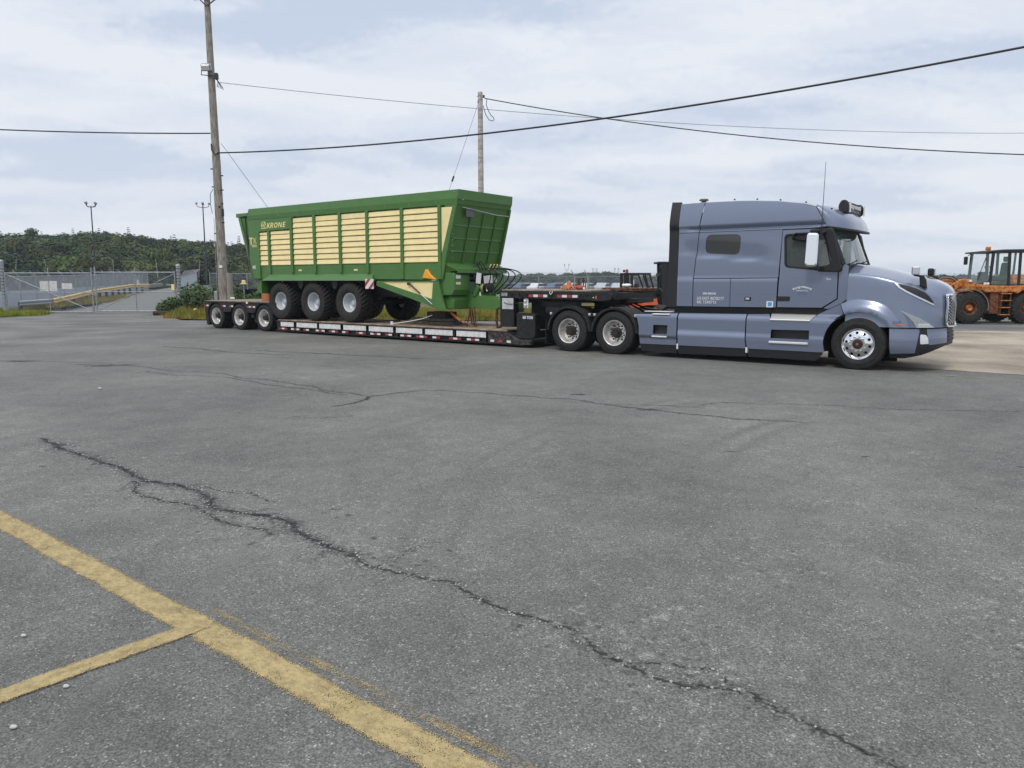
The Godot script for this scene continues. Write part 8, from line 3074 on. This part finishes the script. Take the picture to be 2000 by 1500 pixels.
func small_things() -> void:
	var m: MB
	# timbers on the lowboy deck under the wagon's front
	for a: Array in [[-6.35, 0.475, 0.30, 2.1, 0.10, 0.24, 0, "lower grey plank of the timber crib, its near edge"], [-6.38, 0.475, 0.0, 2.05, 0.10, 0.24, 0, "lower grey plank of the timber crib, far side"], [-6.2, 0.58, 0.16, 1.70, 0.09, 0.26, 0, "upper grey plank laid on the timber crib"], [-6.0, 0.72, 0.22, 0.75, 0.19, 0.22, 1, "short dark block on top of the timber crib, near side"], [-6.0, 0.72, -0.08, 0.75, 0.19, 0.22, 1, "short dark block on top of the timber crib, far side"]]:
		m = MB.new()
		m.box(Vector3.ZERO, Vector3(a[3], a[4], a[5]), 0.01)
		tag(put("timber", m.mesh(), M.timber_dark if a[6] == 1 else M.timber_grey, self, tpos(a[0], a[1], a[2])), a[7], "timber", "timbers propping the wagon")
	# chains and binders
	for a: Array in [[-4.48, 0.98, 0.55, -4.56, 0.44, 0.62, "rusty tie-down chain at the front of the wagon, left strand"], [-4.42, 0.98, 0.45, -4.30, 0.44, 0.52, "rusty tie-down chain at the front of the wagon, right strand"]]:
		m = MB.new()
		var p := Vector3(a[0], a[1], a[2])
		var q := Vector3(a[3], a[4], a[5])
		var n_ := 11
		for i in n_:
			var c := p.lerp(q, (i + 0.5) / n_) - p
			var d := (q - p).normalized()
			var side := d.cross(Vector3.BACK if i % 2 == 0 else Vector3.RIGHT).normalized()
			var ring := PackedVector3Array()
			for k in 9:
				var an := TAU * k / 8
				ring.append(c + d * sin(an) * 0.036 + side * cos(an) * 0.018)
			m.tube(ring, 0.010, -1, 5, false)
		tag(put("chain", m.mesh(), M.rust, self, tpos(p.x, p.y, p.z)), a[6], "chain", "chains holding the wagon down")
	m = MB.new()
	m.tube(pv3([0, 0, 0, 0.28, -0.16, 0.02, 0.55, -0.26, 0.03, 0.95, -0.40, 0.05]), 0.010, -1, 6)
	m.box(Vector3(0.25, -0.14, 0.02), Vector3(0.42, 0.07, 0.05), 0.015, Basis(Vector3.BACK, -0.55))
	tag(put("ratchet_binder", m.mesh(), M.binder_orange, self, tpos(-5.10, 0.86, 0.75)), "orange ratchet binder and line stretched from the wagon's chassis to the deck", "ratchet binder")
	m = MB.new()
	m.tube(pv3([0, 0, 0, 0.5, 0.07, -0.1, 1.0, 0.16, -0.2, 1.35, 0.28, -0.3]), 0.014, -1, 6)
	m.box(Vector3(0.0, 0.02, 0), Vector3(0.10, 0.10, 0.05), 0.01)
	tag(put("tie_strap", m.mesh(), M.white_reflector, self, tpos(-7.05, 0.46, 1.12)), "pale strap hooked to the deck edge behind the fat wheels", "strap")
	m = MB.new()
	m.box(Vector3(0, 0.30, 0), Vector3(0.06, 0.5, 0.05), 0.01)
	m.rod(Vector3(0, 0.52, 0), Vector3(0.22, 0.60, 0), 0.03)
	m.rod(Vector3(0, 0.02, 0), Vector3(0.18, 0.05, 0.02), 0.03)
	tag(put("tie_down_hook", m.mesh(), M.rust, self, tpos(-3.58, 0.43, 0.5)), "rusty tie-down hook standing on the deck beside the gooseneck post", "hook")
	# pile of straps on the gooseneck
	var base := tpos(-1.02, 1.503, 0.85)
	m = MB.new()
	m.blob(Vector3(0, 0.05, 0), Vector3(0.13, 0.07, 0.10), 4, 0.5)
	m.blob(Vector3(0.02, 0.13, 0.02), Vector3(0.06, 0.09, 0.05), 9, 0.5)
	m.tube(pv3([-0.2, 0.03, 0.02, -0.1, 0.10, 0.08, 0.02, 0.06, 0.1, 0.1, 0.12, 0.02, 0.18, 0.02, 0.05]), 0.022, -1, 6)
	for i in 6:
		var an := i * 1.1
		m.tube(PackedVector3Array([Vector3(cos(an) * 0.2, 0.01, sin(an) * 0.14), Vector3(cos(an + 0.4) * 0.12, 0.09 + 0.02 * (i % 3), sin(an + 0.5) * 0.1), Vector3(cos(an + 1.6) * 0.08, 0.05, sin(an + 1.7) * 0.11), Vector3(cos(an + 2.4) * 0.17, 0.012, sin(an + 2.5) * 0.15)]), 0.016, -1, 5)
	tag(put("strap_bundle", m.mesh(), M.strap_orange, self, base), "orange bundle of ratchet straps heaped on the gooseneck deck", "strap bundle")
	m = MB.new()
	m.blob(Vector3(0, 0.055, 0), Vector3(0.13, 0.065, 0.09), 6, 0.35)
	tag(put("strap_bundle", m.mesh(), M.strap_red, self, tpos(-0.76, 1.503, 0.72)), "red rolled strap lying right of the orange bundle", "strap bundle")
	m = MB.new()
	m.blob(Vector3(0, 0.03, 0), Vector3(0.03, 0.035, 0.03), 6, 0.1)
	tag(put("cup", m.mesh(), M.white_paint, self, tpos(-0.60, 1.503, 0.80)), "tiny white cup on the gooseneck deck beside the red strap", "cup")
	m = MB.new()
	m.blob(Vector3(0, 0.06, 0), Vector3(0.13, 0.045, 0.10), 8, 0.3)
	tag(put("white_bag", m.mesh(), M.white_paint, self, tpos(-0.02, 1.55, -0.35)), "small white bag resting on the rusty gooseneck plate", "bag")
	m = MB.new()
	m.tube(pv3([-0.03, 0.0, 0, -0.04, -0.04, 0.02, 0.0, -0.09, 0.03, 0.04, -0.04, 0.02, 0.03, 0.0, 0]), 0.010, -1, 6)
	tag(put("hanging_hook", m.mesh(), M.white_reflector, self, tpos(-1.27, 1.47, 1.26)), "pale hook hanging over the side of the gooseneck deck", "hook")
	m = MB.new()
	m.hexa([Vector3(-0.3, 0, 0.1), Vector3(0.25, 0, 0.1), Vector3(0.25, 0, -0.1), Vector3(-0.3, 0, -0.1), Vector3(-0.35, 0.32, 0.04), Vector3(-0.22, 0.34, 0.04), Vector3(-0.22, 0.34, -0.04), Vector3(-0.35, 0.32, -0.04)])
	tag(put("wheel_ramp", m.mesh(), M.binder_orange, self, tpos(-14.1, 1.02, 0.3)), "rust red ramp piece lying on the trailer's tail behind the wagon wheels", "ramp")
	var lamp := thing("marker_lamp_post", "cream lamp box on a thin post above the bushes by the wagon's tail", "lamp", Transform3D(Basis.IDENTITY, Vector3(-13.95, 0, -40.0)))
	m = MB.new()
	m.rod(Vector3.ZERO, Vector3(0, 1.55, 0), 0.03, -1, 8)
	put("post", m.mesh(), M.galvanised, lamp)
	m = MB.new()
	m.box(Vector3(0, 1.58, 0), Vector3(0.30, 0.05, 0.2), 0.01)
	m.box(Vector3(0, 1.68, 0), Vector3(0.18, 0.17, 0.16), 0.03)
	put("lamp_box", m.mesh(), M.decal_yellow, lamp)
	# loose stones on the yard
	for a: Array in [[-2.38, -3.52, 0.014, "white pebble on the asphalt left of the yellow line junction"], [-1.9, -3.05, 0.014, "white chip lying on the short yellow line"], [-1.93, -2.75, 0.015, "white stone below the short yellow line"], [-6.6, -12.1, 0.03, "white stone on the asphalt at the left, mid-distance"]]:
		m = MB.new()
		m.blob(Vector3(0, a[2] * 0.4, 0), Vector3(a[2], a[2] * 0.5, a[2] * 0.7), 5, 0.4, 6, 8)
		tag(put("pebble", m.mesh(), M.stone_pale, self, Transform3D(Basis.IDENTITY, Vector3(a[0], 0.004, a[1]))), a[3], "stone", "loose pale stones on the yard")
